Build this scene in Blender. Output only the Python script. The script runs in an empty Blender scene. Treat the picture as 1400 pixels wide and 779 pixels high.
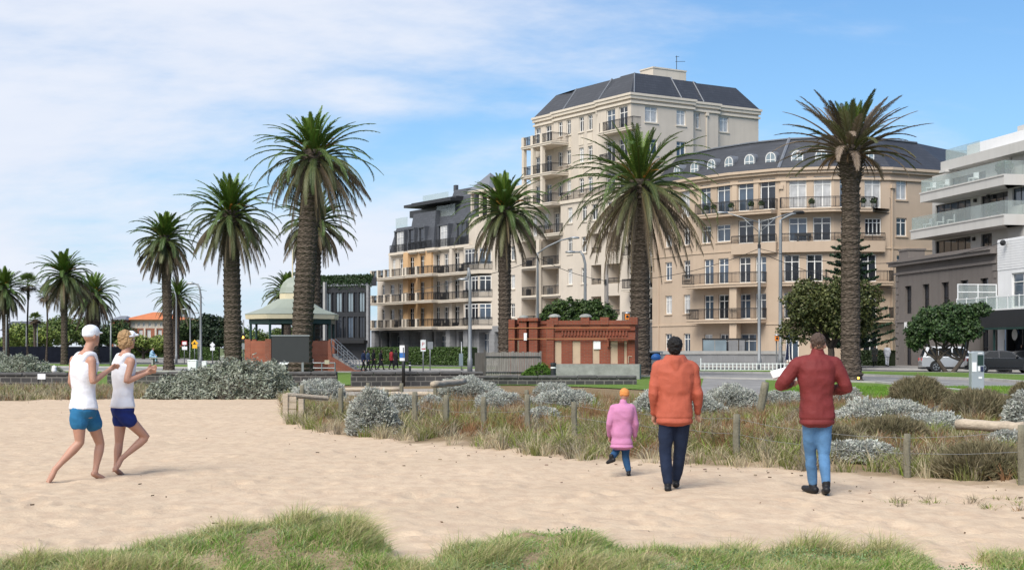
import bpy, bmesh, math, random
import numpy as np
from mathutils import Vector, Matrix, noise as mnoise
R = math.radians
PI = math.pi
random.seed(7)
rng = np.random.default_rng(7)
S = bpy.context.scene
COL = S.collection
F, H, HY = 2000.0, 1.64, 475.0          # focal length in photo pixels, eye height, horizon row


def gd(py): return F * H / (py - HY)                  # distance of a point of flat ground
def gp(px, py):
    D = gd(py); return ((px - 700) / F * D, D)
def gx(px, D): return (px - 700) / F * D
def gz(py, D): return H - (py - HY) / F * D


# ------------------------------------------------------------------ objects
def tag(o, label, cat, group=None):
    o['label'] = label; o['category'] = cat
    if group: o['group'] = group
    return o

def thing(name, label, cat, loc=(0, 0, 0), rotz=0, group=None):
    o = bpy.data.objects.new(name, None); COL.objects.link(o)
    o.empty_display_size = .2
    o.location = loc; o.rotation_euler = (0, 0, rotz)
    return tag(o, label, cat, group)

def link(name, me, mat=None, parent=None, loc=(0, 0, 0), rotz=0):
    o = bpy.data.objects.new(name, me); COL.objects.link(o)
    if mat is not None and len(me.materials) == 0: me.materials.append(mat)
    if parent is not None: o.parent = parent
    o.location = loc; o.rotation_euler = (0, 0, rotz)
    return o

def bm_mesh(bm, name, smooth=False, mat=None):
    me = bpy.data.meshes.new(name)
    bm.normal_update(); bm.to_mesh(me); bm.free()
    if smooth: me.polygons.foreach_set('use_smooth', [True] * len(me.polygons))
    if mat is not None: me.materials.append(mat)
    return me

def obj(name, bm, mat, parent=None, loc=(0, 0, 0), rotz=0, smooth=False):
    return link(name, bm_mesh(bm, name, smooth), mat, parent, loc, rotz)

def islands(name, bm, mat, parent):
    """every separate piece of bm becomes a part of its own."""
    bm.verts.ensure_lookup_table(); seen = set()
    for v in bm.verts:
        if v in seen: continue
        todo, comp = [v], {v}
        while todo:
            for e in todo.pop().link_edges:
                for w in e.verts:
                    if w not in comp: comp.add(w); todo.append(w)
        seen |= comp
        nb = bmesh.new(); mp_ = {w: nb.verts.new(w.co) for w in comp}
        for f in {f for w in comp for f in w.link_faces}: nb.faces.new([mp_[w] for w in f.verts])
        obj(name, nb, mat, parent)
    bm.free()

def struct(o):
    o['kind'] = 'structure'; return o
def stuff(o):
    o['kind'] = 'stuff'; return o

def quads_mesh(name, V, nper, mat, cols=None, smooth=False):
    """V: (N*nper,3) vertices, every nper in a row make one face; cols: (N,3) colour per face."""
    V = np.asarray(V, dtype=np.float32).reshape(-1, 3)
    n = len(V) // nper
    me = bpy.data.meshes.new(name)
    me.vertices.add(n * nper); me.vertices.foreach_set('co', V.ravel())
    me.loops.add(n * nper); me.loops.foreach_set('vertex_index', np.arange(n * nper, dtype=np.int32))
    me.polygons.add(n)
    me.polygons.foreach_set('loop_start', np.arange(0, n * nper, nper, dtype=np.int32))
    me.polygons.foreach_set('loop_total', np.full(n, nper, dtype=np.int32))
    if cols is not None:
        at = me.color_attributes.new('Col', 'FLOAT_COLOR', 'POINT')
        c = np.ones((n, nper, 4), dtype=np.float32)
        c[:, :, :3] = np.asarray(cols, dtype=np.float32)[:, None, :]
        at.data.foreach_set('color', c.ravel())
    me.update(); me.validate()
    if mat is not None: me.materials.append(mat)
    return me

def add_box(bm, x0, x1, y0, y1, z0, z1, M=None):
    vs = [bm.verts.new(M @ Vector(p) if M else p) for p in
          ((x0, y0, z0), (x1, y0, z0), (x1, y1, z0), (x0, y1, z0), (x0, y0, z1), (x1, y0, z1), (x1, y1, z1), (x0, y1, z1))]
    for f in ((3, 2, 1, 0), (4, 5, 6, 7), (0, 1, 5, 4), (1, 2, 6, 5), (2, 3, 7, 6), (3, 0, 4, 7)):
        bm.faces.new([vs[i] for i in f])
    return vs

def add_prism(bm, pts, z0, z1, M=None):
    """pts: plan polygon (counter-clockwise), extruded from z0 to z1."""
    a = [bm.verts.new(M @ Vector((p[0], p[1], z0)) if M else (p[0], p[1], z0)) for p in pts]
    b = [bm.verts.new(M @ Vector((p[0], p[1], z1)) if M else (p[0], p[1], z1)) for p in pts]
    n = len(pts)
    bm.faces.new(b); bm.faces.new(a[::-1])
    for i in range(n): bm.faces.new((a[i], a[(i + 1) % n], b[(i + 1) % n], b[i]))

def add_profile(bm, pts, y0, y1):
    """pts: outline in x,z (counter-clockwise seen from -y), extruded along y."""
    a = [bm.verts.new((p[0], y0, p[1])) for p in pts]
    b = [bm.verts.new((p[0], y1, p[1])) for p in pts]
    n = len(pts)
    bm.faces.new(a); bm.faces.new(b[::-1])
    for i in range(n): bm.faces.new((a[(i + 1) % n], a[i], b[i], b[(i + 1) % n]))

def add_tube(bm, pts, rad, seg=8, cap=True, flat=1.0):
    """tube through pts; rad one radius or one per point."""
    pts = [Vector(p) for p in pts]
    n = len(pts)
    if not hasattr(rad, '__len__'): rad = [rad] * n
    rings = []
    prev = None
    for i, p in enumerate(pts):
        t = (pts[min(i + 1, n - 1)] - pts[max(i - 1, 0)])
        if t.length < 1e-9: t = Vector((0, 0, 1))
        t.normalize()
        if prev is None:
            ref = Vector((0, 1, 0)) if abs(t.y) < .9 else Vector((1, 0, 0))
            a = t.cross(ref).normalized()
        else:
            a = (prev - t * prev.dot(t)).normalized()
        prev = a
        b = t.cross(a)
        rings.append([bm.verts.new(p + (a * math.cos(2 * PI * k / seg) + b * math.sin(2 * PI * k / seg) * flat) * rad[i]) for k in range(seg)])
    for i in range(n - 1):
        for k in range(seg):
            bm.faces.new((rings[i][k], rings[i][(k + 1) % seg], rings[i + 1][(k + 1) % seg], rings[i + 1][k]))
    if cap:
        bm.faces.new(rings[0][::-1]); bm.faces.new(rings[-1])
    return rings

def add_lathe(bm, prof, seg=16, c=(0, 0, 0), sx=1, sy=1):
    """prof: (radius, z) from bottom to top."""
    rings = [[bm.verts.new((c[0] + r * sx * math.cos(2 * PI * k / seg), c[1] + r * sy * math.sin(2 * PI * k / seg), c[2] + z)) for k in range(seg)] for r, z in prof]
    for i in range(len(prof) - 1):
        for k in range(seg):
            bm.faces.new((rings[i][k], rings[i][(k + 1) % seg], rings[i + 1][(k + 1) % seg], rings[i + 1][k]))
    bm.faces.new(rings[0][::-1]); bm.faces.new(rings[-1])

def add_sphere(bm, c, r, seg=12, sx=1, sy=1, sz=1):
    prof = [(max(.02, math.sin(PI * i / (seg // 2))) * r, -math.cos(PI * i / (seg // 2)) * r * sz) for i in range(seg // 2 + 1)]
    add_lathe(bm, prof, seg, c, sx, sy)

def bevel_all(bm, w, seg=2):
    bmesh.ops.bevel(bm, geom=list(bm.edges), offset=w, segments=seg, profile=.5, affect='EDGES', clamp_overlap=True)


# ------------------------------------------------------------------ materials
def new_mat(name):
    m = bpy.data.materials.new(name); m.use_nodes = True
    nt = m.node_tree
    return m, nt, nt.nodes['Principled BSDF']

def N(nt, t, **kw):
    n = nt.nodes.new(t)
    for k, v in kw.items(): setattr(n, k, v)
    return n

def L(nt, a, b): nt.links.new(a, b)

def mixcol(nt, fac, a, b, mode='MIX'):
    m = N(nt, 'ShaderNodeMix', data_type='RGBA', blend_type=mode)
    for sock, v in ((m.inputs['Factor'], fac), (m.inputs[6], a), (m.inputs[7], b)):
        if hasattr(v, 'links'): L(nt, v, sock)
        elif isinstance(v, (int, float)): sock.default_value = v
        else: sock.default_value = (*v[:3], 1)
    return m.outputs[2]

def noise_fac(nt, scale, detail=4, lo=.3, hi=.7, stretch=None, coord='Object', rough=.6):
    tc = N(nt, 'ShaderNodeTexCoord')
    src = tc.outputs[coord]
    if stretch:
        mp = N(nt, 'ShaderNodeMapping'); mp.inputs['Scale'].default_value = stretch
        L(nt, src, mp.inputs[0]); src = mp.outputs[0]
    n = N(nt, 'ShaderNodeTexNoise'); n.inputs['Scale'].default_value = scale; n.inputs['Detail'].default_value = detail
    n.inputs['Roughness'].default_value = rough
    L(nt, src, n.inputs['Vector'])
    mr = N(nt, 'ShaderNodeMapRange'); mr.inputs['From Min'].default_value = lo; mr.inputs['From Max'].default_value = hi
    L(nt, n.outputs['Fac'], mr.inputs['Value'])
    return mr.outputs[0]

def bump(nt, bs, h, strength=.3, dist=.02):
    b = N(nt, 'ShaderNodeBump'); b.inputs['Strength'].default_value = strength; b.inputs['Distance'].default_value = dist
    L(nt, h, b.inputs['Height'])
    L(nt, b.outputs[0], bs.inputs['Normal'])

def mat(name, col, rough=.7, metal=0, var=.15, scale=2.0, bmp=0, bscale=30, stretch=None, spec=.5, sheen=0):
    """plain surface with uneven colour (weathering) and an optional fine bump."""
    m, nt, bs = new_mat(name)
    bs.inputs['Roughness'].default_value = rough; bs.inputs['Metallic'].default_value = metal
    bs.inputs['Specular IOR Level'].default_value = spec
    f = noise_fac(nt, scale, 6, .25, .75, stretch)
    d = tuple(c * (1 - var) for c in col); u = tuple(min(1, c * (1 + var)) for c in col)
    L(nt, mixcol(nt, f, d, u), bs.inputs['Base Color'])
    if bmp:
        bump(nt, bs, noise_fac(nt, bscale, 5, .2, .8), bmp, .02)
    return m

def attr_mat(name, rough=.6, trans=.25, spec=.3, gain=1.0):
    """foliage: colour of each leaf from the attribute Col, thin and slightly translucent."""
    m, nt, bs = new_mat(name)
    a = N(nt, 'ShaderNodeAttribute', attribute_name='Col')
    c = a.outputs['Color']
    if gain != 1: c = mixcol(nt, 1.0, c, (gain, gain, gain), 'MULTIPLY')
    L(nt, c, bs.inputs['Base Color'])
    bs.inputs['Roughness'].default_value = rough; bs.inputs['Specular IOR Level'].default_value = spec
    if trans:
        t = N(nt, 'ShaderNodeBsdfTranslucent'); L(nt, c, t.inputs['Color'])
        mx = N(nt, 'ShaderNodeMixShader'); mx.inputs[0].default_value = trans
        L(nt, bs.outputs[0], mx.inputs[1]); L(nt, t.outputs[0], mx.inputs[2])
        L(nt, mx.outputs[0], nt.nodes['Material Output'].inputs[0])
    return m

def brick_mat(name, c1, c2, mortar, bw=.24, bh=.086, ms=.012, rough=.85, bmp=.4, wall=True, var=.5):
    m, nt, bs = new_mat(name)
    tc = N(nt, 'ShaderNodeTexCoord')
    # bricks laid on upright faces: run along x+y, rise along z
    sep = N(nt, 'ShaderNodeSeparateXYZ'); L(nt, tc.outputs['Object'], sep.inputs[0])
    ad = N(nt, 'ShaderNodeMath', operation='ADD'); L(nt, sep.outputs[0], ad.inputs[0]); L(nt, sep.outputs[1], ad.inputs[1])
    cb = N(nt, 'ShaderNodeCombineXYZ'); L(nt, ad.outputs[0], cb.inputs[0]); L(nt, sep.outputs[2], cb.inputs[1])
    b = N(nt, 'ShaderNodeTexBrick'); b.offset = .5
    b.inputs['Scale'].default_value = 1; b.inputs['Brick Width'].default_value = bw; b.inputs['Row Height'].default_value = bh
    b.inputs['Mortar Size'].default_value = ms; b.inputs['Color1'].default_value = (*c1, 1); b.inputs['Color2'].default_value = (*c2, 1)
    b.inputs['Mortar'].default_value = (*mortar, 1)
    L(nt, cb.outputs[0], b.inputs['Vector'])
    f = noise_fac(nt, 1.3, 6, .3, .7)
    c = mixcol(nt, f, b.outputs['Color'], tuple(x * .6 for x in c1))
    mm = N(nt, 'ShaderNodeMix', data_type='RGBA'); mm.inputs['Factor'].default_value = var
    L(nt, b.outputs['Color'], mm.inputs[6]); L(nt, c, mm.inputs[7])
    L(nt, mm.outputs[2], bs.inputs['Base Color'])
    bs.inputs['Roughness'].default_value = rough
    inv = N(nt, 'ShaderNodeMath', operation='SUBTRACT'); inv.inputs[0].default_value = 1
    L(nt, b.outputs['Fac'], inv.inputs[1])
    bump(nt, bs, inv.outputs[0], bmp, .015)
    return m

def glass_mat(name, col, rough=.05, var=.4, scale=.35):
    m, nt, bs = new_mat(name)
    f = noise_fac(nt, scale, 2, .35, .65)
    L(nt, mixcol(nt, f, tuple(c * (1 - var) for c in col), tuple(c * (1 + var) for c in col)), bs.inputs['Base Color'])
    bs.inputs['Roughness'].default_value = rough; bs.inputs['Specular IOR Level'].default_value = .8
    return m

def slate_mat(name, col, row=.3):
    m, nt, bs = new_mat(name)
    tc = N(nt, 'ShaderNodeTexCoord')
    sep = N(nt, 'ShaderNodeSeparateXYZ'); L(nt, tc.outputs['Object'], sep.inputs[0])
    ad = N(nt, 'ShaderNodeMath', operation='ADD'); L(nt, sep.outputs[0], ad.inputs[0]); L(nt, sep.outputs[1], ad.inputs[1])
    cb = N(nt, 'ShaderNodeCombineXYZ'); L(nt, ad.outputs[0], cb.inputs[0]); L(nt, sep.outputs[2], cb.inputs[1])
    b = N(nt, 'ShaderNodeTexBrick'); b.offset = .5
    b.inputs['Scale'].default_value = 1; b.inputs['Brick Width'].default_value = .45; b.inputs['Row Height'].default_value = row
    b.inputs['Mortar Size'].default_value = .02; b.inputs['Color1'].default_value = (*col, 1)
    b.inputs['Color2'].default_value = (*[c * 1.35 for c in col], 1); b.inputs['Mortar'].default_value = (*[c * .45 for c in col], 1)
    L(nt, cb.outputs[0], b.inputs['Vector'])
    f = noise_fac(nt, .6, 6, .3, .7)
    L(nt, mixcol(nt, f, b.outputs['Color'], tuple(c * .8 for c in col)), bs.inputs['Base Color'])
    bs.inputs['Roughness'].default_value = .55
    return m

def ground_mat(name, c1, c2, scale, rough=.9, c3=None, scale2=40, bmp=.3, bscale=60, bdist=.02):
    m, nt, bs = new_mat(name)
    f = noise_fac(nt, scale, 8, .35, .65)
    c = mixcol(nt, f, c1, c2)
    if c3:
        g = noise_fac(nt, scale2, 4, .45, .7)
        c = mixcol(nt, g, c, c3)
    L(nt, c, bs.inputs['Base Color'])
    bs.inputs['Roughness'].default_value = rough; bs.inputs['Specular IOR Level'].default_value = .2
    if bmp: bump(nt, bs, noise_fac(nt, bscale, 6, .2, .8), bmp, bdist)
    return m

def render_mat(name, col, var=.07, streak=.12):
    """painted render: faint blotches, faint vertical weather streaks, fine grain."""
    m, nt, bs = new_mat(name)
    f = noise_fac(nt, .35, 6, .3, .7)
    c = mixcol(nt, f, tuple(c * (1 - var) for c in col), tuple(c * (1 + var) for c in col))
    s = noise_fac(nt, 1.0, 5, .5, .8, (2.2, 2.2, .12))
    sm = N(nt, 'ShaderNodeMath', operation='MULTIPLY'); sm.inputs[1].default_value = streak; L(nt, s, sm.inputs[0])
    c = mixcol(nt, sm.outputs[0], c, tuple(x * .35 for x in col))
    L(nt, c, bs.inputs['Base Color'])
    bs.inputs['Roughness'].default_value = .85; bs.inputs['Specular IOR Level'].default_value = .25
    bump(nt, bs, noise_fac(nt, 14, 5, .2, .8), .15, .02)
    return m

def lin(r, g, b):
    f = lambda c: ((c / 255 + .055) / 1.055) ** 2.4 if c > 10 else c / 255 / 12.92
    return (f(r), f(g), f(b))

M = dict(
    cream=render_mat('cream_render', (.54, .475, .40)),
    cream2=render_mat('cream_trim', (.60, .53, .44), .05, .2),
    tan=render_mat('tan_render', (.44, .343, .258)),
    tan2=render_mat('tan_trim', (.48, .375, .28), .05, .2),
    orange=render_mat('orange_render', (.57, .37, .20)),
    stone=brick_mat('grey_stone_cladding', (.23, .23, .235), (.275, .275, .28), (.16, .16, .16), .9, .45, .012, .7, .2),
    mauve=render_mat('mauve_grey_render', (.158, .140, .130), .08, .25),
    mauve2=render_mat('mauve_grey_trim', (.172, .152, .142), .06, .3),
    white=render_mat('white_render', (.72, .72, .73), .03, .12),
    modern=render_mat('pale_grey_render', (.50, .485, .465), .04, .15),
    slate=slate_mat('dark_slate', (.042, .045, .054)),
    slate2=slate_mat('charcoal_slate', (.07, .075, .088)),
    lead=mat('lead_flashing', (.14, .15, .17), .5),
    frame=mat('white_window_frame', (.74, .73, .70), .5, var=.05),
    dframe=mat('black_window_frame', (.012, .012, .014), .4),
    gdark=glass_mat('dark_window_glass', (.018, .022, .03)),
    gblue=glass_mat('sky_reflecting_glass', (.06, .085, .12)),
    gpale=glass_mat('curtained_window_glass', (.42, .42, .42), .15, .15, 1.5),
    gteal=glass_mat('teal_window_glass', (.10, .24, .27), .05, .25),
    glite=glass_mat('pale_window_glass', (.20, .25, .28), .08, .25),
    rail=mat('black_railing_iron', (.014, .014, .016), .5),
    dmetal=mat('dark_charcoal_metal', (.02, .021, .024), .45),
    steel=mat('galvanised_steel', (.30, .31, .32), .45, .6, var=.12),
    pole=mat('grey_painted_pole', (.22, .23, .24), .55, .3, var=.12),
    wood=mat('weathered_grey_timber', (.20, .18, .165), .9, var=.35, scale=3, bmp=.4, stretch=(8, 8, .6)),
    postw=mat('lichened_post_timber', (.17, .155, .11), .9, var=.4, scale=5, bmp=.5, stretch=(3, 3, .5)),
    logw=mat('bleached_log_timber', (.40, .33, .25), .9, var=.25, scale=3, bmp=.5, stretch=(.6, 6, 6)),
    brick=brick_mat('red_brick', (.195, .041, .019), (.26, .060, .026), (.17, .09, .06), var=.5),
    brickr=brick_mat('orange_red_brick', (.30, .075, .035), (.36, .105, .05), (.28, .18, .13), var=.5),
    bluestone=brick_mat('bluestone_blocks', (.045, .043, .042), (.075, .07, .068), (.20, .185, .165), .42, .21, .022, .9, .8),
    concrete=mat('concrete', (.33, .325, .31), .9, var=.15, scale=1.5, bmp=.2),
    greyrock=mat('pale_rendered_plinth', (.24, .245, .225), .9, var=.3, scale=2.5, bmp=.5, bscale=12),
    board=mat('sun_faded_boarding', (.42, .31, .21), .8, var=.1),
    greenroof=mat('pale_green_sheet_roof', (.26, .288, .24), .55, var=.1, scale=1.2),
    dgreen=mat('dark_green_paint', (.012, .04, .035), .5),
    creamp=mat('cream_paint', (.62, .54, .38), .6, var=.06),
    terracotta=mat('terracotta_tiles', (.50, .16, .06), .85, var=.25, scale=1.2),
    black=mat('black_plastic', (.012, .012, .013), .5),
    whitep=mat('white_paint', (.75, .75, .75), .5, var=.05),
    yellow=mat('yellow_sign_sheet', (.80, .42, .02), .5, var=.06),
    bluep=mat('blue_paint', (.03, .14, .42), .5),
    redp=mat('red_paint', (.45, .03, .03), .5),
    navy=mat('navy_cloth', (.012, .02, .06), .8),
    orangep=mat('orange_plastic', (.75, .23, .03), .5),
    yband=mat('yellow_trim_band', (.32, .14, .055), .8, var=.15),
    whiteb=mat('white_balcony_paint', (.70, .71, .71), .5, var=.06),
)
M['gclear'] = None
def clear_glass():
    m, nt, bs = new_mat('clear_balustrade_glass')
    bs.inputs['Base Color'].default_value = (.55, .60, .60, 1); bs.inputs['Roughness'].default_value = .06
    t = N(nt, 'ShaderNodeBsdfTransparent'); t.inputs[0].default_value = (.86, .90, .89, 1)
    mx = N(nt, 'ShaderNodeMixShader'); mx.inputs[0].default_value = .76
    L(nt, bs.outputs[0], mx.inputs[1]); L(nt, t.outputs[0], mx.inputs[2])
    L(nt, mx.outputs[0], nt.nodes['Material Output'].inputs[0])
    return m
M['gclear'] = clear_glass()
FOL = attr_mat('leaf_foliage', .48, .18, .3)
FOLD = attr_mat('dry_foliage', .85, .12, .1)
FUR = attr_mat('grey_shrub_foliage', .8, .15, .1)
EXPOSURE = 1.32
SKY_STR, SUN_STR = .10, 2.0
SKY_TINT = (.30, .475, .605)
CLOUD_LOC = (8.7, 8.4, 0); CLOUD_ROT = -35; CLOUD_SIDE = 1.7; CLOUD_X0 = -.045; CLOUD_LO, CLOUD_HI = -.35, .85; CLOUD_LOW = .30; CLOUD_AMP = 4.6
CLOUD_A = (3.05, 3.3, 3.85); CLOUD_B = (3.65, 3.76, 4.05)
# ------------------------------------------------------------------ camera, sky, sun
cam = bpy.data.cameras.new('camera'); camo = bpy.data.objects.new('camera', cam); COL.objects.link(camo)
camo.location = (0, 0, H); camo.rotation_euler = (R(90), 0, 0)
cam.sensor_width = 36; cam.lens = 36 * F / 1400; cam.shift_y = (HY - 389.5) / 1400
cam.clip_end = 6000; cam.clip_start = .1
S.camera = camo
S.render.resolution_x, S.render.resolution_y = 1024, 569
S.view_settings.view_transform = 'Standard'; S.view_settings.look = 'None'
S.view_settings.exposure = EXPOSURE; S.view_settings.gamma = 1
try:
    S.cycles.use_denoising = True
except Exception: pass
S.cycles.max_bounces = 6; S.cycles.transparent_max_bounces = 12

SUN_EL, SUN_AZ = R(48), R(205)        # azimuth clockwise from +Y: behind the viewer, to the left
wd = bpy.data.worlds.new('World'); S.world = wd; wd.use_nodes = True
nt = wd.node_tree; nt.nodes.clear()
sky = N(nt, 'ShaderNodeTexSky', sky_type='NISHITA'); sky.sun_disc = False
sky.sun_elevation = SUN_EL; sky.sun_rotation = SUN_AZ; sky.air_density = 1.0; sky.dust_density = .6; sky.ozone_density = 2.0
tc = N(nt, 'ShaderNodeTexCoord')
nrm = N(nt, 'ShaderNodeVectorMath', operation='NORMALIZE'); L(nt, tc.outputs['Generated'], nrm.inputs[0])
sep = N(nt, 'ShaderNodeSeparateXYZ'); L(nt, nrm.outputs[0], sep.inputs[0])
def mth(op, a, b=None, clamp=False):
    n = N(nt, 'ShaderNodeMath', operation=op); n.use_clamp = clamp
    for i, v in enumerate((a, b)):
        if v is None: continue
        if hasattr(v, 'links'): L(nt, v, n.inputs[i])
        else: n.inputs[i].default_value = v
    return n.outputs[0]
# a high thin cloud deck: the view direction met with a plane far above
zz = mth('ADD', mth('MAXIMUM', sep.outputs[2], 0.0), .34)
cx = mth('DIVIDE', sep.outputs[0], zz); cy = mth('DIVIDE', sep.outputs[1], zz)
cv = N(nt, 'ShaderNodeCombineXYZ'); L(nt, cx, cv.inputs[0]); L(nt, cy, cv.inputs[1])
mp = N(nt, 'ShaderNodeMapping'); L(nt, cv.outputs[0], mp.inputs[0])
mp.inputs['Location'].default_value = CLOUD_LOC; mp.inputs['Rotation'].default_value = (0, 0, R(CLOUD_ROT)); mp.inputs['Scale'].default_value = (1.1, 2.0, 1)
n1 = N(nt, 'ShaderNodeTexNoise'); n1.inputs['Scale'].default_value = .95; n1.inputs['Detail'].default_value = 7; n1.inputs['Roughness'].default_value = .55
n1.inputs['Distortion'].default_value = .5
L(nt, mp.outputs[0], n1.inputs['Vector'])
n2 = N(nt, 'ShaderNodeTexNoise'); n2.inputs['Scale'].default_value = 3.4; n2.inputs['Detail'].default_value = 8; n2.inputs['Roughness'].default_value = .6
L(nt, mp.outputs[0], n2.inputs['Vector'])
nn = mth('ADD', mth('MULTIPLY', n1.outputs['Fac'], .72), mth('MULTIPLY', n2.outputs['Fac'], .28))
# more cloud towards the west (left) and the horizon, clearer towards the east
bias = mth('MULTIPLY', mth('ADD', sep.outputs[0], CLOUD_X0), -CLOUD_SIDE)
hz = mth('POWER', mth('SUBTRACT', 1.0, mth('MAXIMUM', sep.outputs[2], 0.0)), 7.0)
low = mth('MULTIPLY', hz, CLOUD_LOW)
m1 = mth('ADD', mth('ADD', mth('MULTIPLY', mth('SUBTRACT', nn, .5), CLOUD_AMP), bias), low)
mr = N(nt, 'ShaderNodeMapRange'); mr.interpolation_type = 'SMOOTHSTEP'
mr.inputs['From Min'].default_value = CLOUD_LO; mr.inputs['From Max'].default_value = CLOUD_HI; L(nt, m1, mr.inputs['Value'])
mask = mth('MULTIPLY', mr.outputs[0], .94)
skyc = mixcol(nt, 1.0, sky.outputs[0], SKY_TINT, 'MULTIPLY')
skyc = mixcol(nt, mth('MULTIPLY', hz, .65), skyc, (2.5, 3.15, 3.95))          # pale band above the horizon
cc = mixcol(nt, n2.outputs['Fac'], CLOUD_A, CLOUD_B)
fin = mixcol(nt, mask, skyc, cc)
bg = N(nt, 'ShaderNodeBackground'); bg.inputs['Strength'].default_value = SKY_STR
L(nt, fin, bg.inputs[0])
wo = N(nt, 'ShaderNodeOutputWorld'); L(nt, bg.outputs[0], wo.inputs[0])

sl = bpy.data.lights.new('sun', 'SUN'); sl.energy = SUN_STR; sl.angle = R(38); sl.color = (1, .955, .88)
so = bpy.data.objects.new('sun', sl); COL.objects.link(so)
sd = Vector((math.sin(SUN_AZ) * math.cos(SUN_EL), math.cos(SUN_AZ) * math.cos(SUN_EL), math.sin(SUN_EL)))
so.rotation_euler = sd.to_track_quat('Z', 'Y').to_euler(); so.location = (0, -20, 60)

# ------------------------------------------------------------------ the beach sheet
FRONT = [(-600, 556), (0, 549), (60, 547), (200, 545), (300, 543), (386, 541), (391, 578), (430, 589), (480, 598), (560, 604), (640, 613),
         (700, 620), (790, 630), (860, 635), (1000, 640), (1100, 646), (1250, 654), (1400, 666), (2000, 700)]
FS = [(p[0] - 700) / F for p in FRONT]; FD = [gd(p[1]) for p in FRONT]
MOUNDS = [(-1.62, 11.35, .50, .55, .23), (-2.25, 11.0, .6, .50, .15), (-1.25, 11.1, .3, .4, .13), (-3.0, 10.6, .6, .4, .07), (-.30, 11.0, .22, .4, .11), (.08, 11.25, .25, .45, .19), (.52, 11.3, .30, .45, .215), (.3, 10.75, .8, .35, .08), (1.15, 10.95, .3, .4, .10),
          (1.62, 10.9, .26, .36, .075), (2.2, 10.95, .32, .4, .095), (2.85, 10.9, .28, .36, .075), (3.9, 10.9, .36, .4, .10), (-1.3, 10.4, 1.3, .3, .05), (1.9, 10.45, 1.4, .25, .04), (4.7, 10.8, .5, .4, .08), (-2.9, 10.3, .9, .3, .05), (-1.75, 10.75, .75, .3, .10)]
def hgt(x, y):
    """height of the sand and dune ground (works on arrays)."""
    x = np.asarray(x, float); y = np.asarray(y, float)
    near = np.clip((46 - y) / 12, 0, 1)
    z = near * (.018 * np.sin(x * 1.3 + .7 * y) * np.cos(y * .9 - .4 * x) + .03 * np.sin(x * .31 + 1) * np.sin(y * .23 + 2))
    d = np.clip((y - np.interp(x / np.maximum(y, .1), FS, FD)) / 3.0, 0, 1)
    right = np.clip((x / np.maximum(y, .1) + .157) * 80, 0, 1)
    z += near * right * (d * d * (3 - 2 * d)) * (.16 + .05 * np.sin(x * 1.1) * np.sin(y * .8))
    for mx, my, rx, ry, h in MOUNDS:
        z += h * np.exp(-((x - mx) / rx) ** 2 - ((y - my) / ry) ** 2)
    return z
nr, nc = 460, 460
ys = 3.2 * (66 / 3.2) ** (np.arange(nr) / (nr - 1)); tt_ = np.linspace(-1, 1, nc); ss = .62 * tt_ + .95 * tt_ ** 5
YY, SS = np.meshgrid(ys, ss, indexing='ij'); XX = YY * SS
ZZ = hgt(XX, YY)
fr = np.interp(SS, FS, FD)
jit = np.array([[mnoise.noise((x * .9, y * .6, 3)) for x, y in zip(rx, ry)] for rx, ry in zip(XX, YY)])
jit2 = np.array([[mnoise.noise((x * 3.1, y * 2.2, 8)) for x, y in zip(rx, ry)] for rx, ry in zip(XX, YY)])
foot = np.array([[mnoise.noise((x * 2.3, y * 2.3, 21)) for x, y in zip(rx, ry)] for rx, ry in zip(XX, YY)])
sandy = np.clip((46 - YY) / 10, 0, 1)
ZZ = ZZ + sandy * .006 * jit2 * np.clip(YY / 10, .4, 1) - sandy * .012 * np.clip(foot - .22, 0, 1) * 3
# trodden sand: footprints and scuffs, pressed in with a raised far rim
rp = np.random.default_rng(3)
for i in range(1500):
    D = 11 + 36 * rp.uniform() ** 1.5; s_ = rp.uniform(-.42, .42); x_ = s_ * D
    a_ = rp.uniform(0, PI); l_ = rp.uniform(.12, .30); w_ = rp.uniform(.06, .11) + .003 * D
    r0 = np.searchsorted(ys, D - .6); r1 = np.searchsorted(ys, D + .6); c0 = np.searchsorted(ss, s_ - .6 / D); c1 = np.searchsorted(ss, s_ + .6 / D)
    X_ = XX[r0:r1, c0:c1] - x_; Y_ = YY[r0:r1, c0:c1] - D
    u_ = (X_ * math.cos(a_) + Y_ * math.sin(a_)) / l_; v_ = (-X_ * math.sin(a_) + Y_ * math.cos(a_)) / w_
    q_ = u_ * u_ + v_ * v_
    ZZ[r0:r1, c0:c1] += rp.uniform(.3, .9) * (-.034 * np.exp(-q_ * 1.4) + .015 * np.exp(-(np.sqrt(q_) - 1.35) ** 2 * 5))
soil = np.clip((YY - fr + jit * 1.3 + jit2 * .7) / 1.2, 0, 1)
front = np.zeros_like(YY)
for mx, my, rx, ry, h in MOUNDS:
    front = np.maximum(front, np.exp(-((XX - mx) / rx) ** 2 - ((YY - my) / ry) ** 2))
soil = np.maximum(soil, np.clip((front + jit * .2 + jit2 * .12 - .38) * 3, 0, 1) * .8)
me = bpy.data.meshes.new('beach')
idx = np.arange(nr * nc).reshape(nr, nc)
q = np.stack([idx[:-1, :-1], idx[:-1, 1:], idx[1:, 1:], idx[1:, :-1]], -1).reshape(-1, 4)
me.vertices.add(nr * nc); me.vertices.foreach_set('co', np.stack([XX, YY, ZZ], -1).astype(np.float32).ravel())
me.loops.add(q.size); me.loops.foreach_set('vertex_index', q.ravel().astype(np.int32))
me.polygons.add(len(q)); me.polygons.foreach_set('loop_start', np.arange(0, q.size, 4, dtype=np.int32)); me.polygons.foreach_set('loop_total', np.full(len(q), 4, dtype=np.int32))
me.polygons.foreach_set('use_smooth', np.ones(len(q), dtype=bool))
at = me.attributes.new('soil', 'FLOAT', 'POINT'); at.data.foreach_set('value', soil.astype(np.float32).ravel())
me.update()
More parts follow.
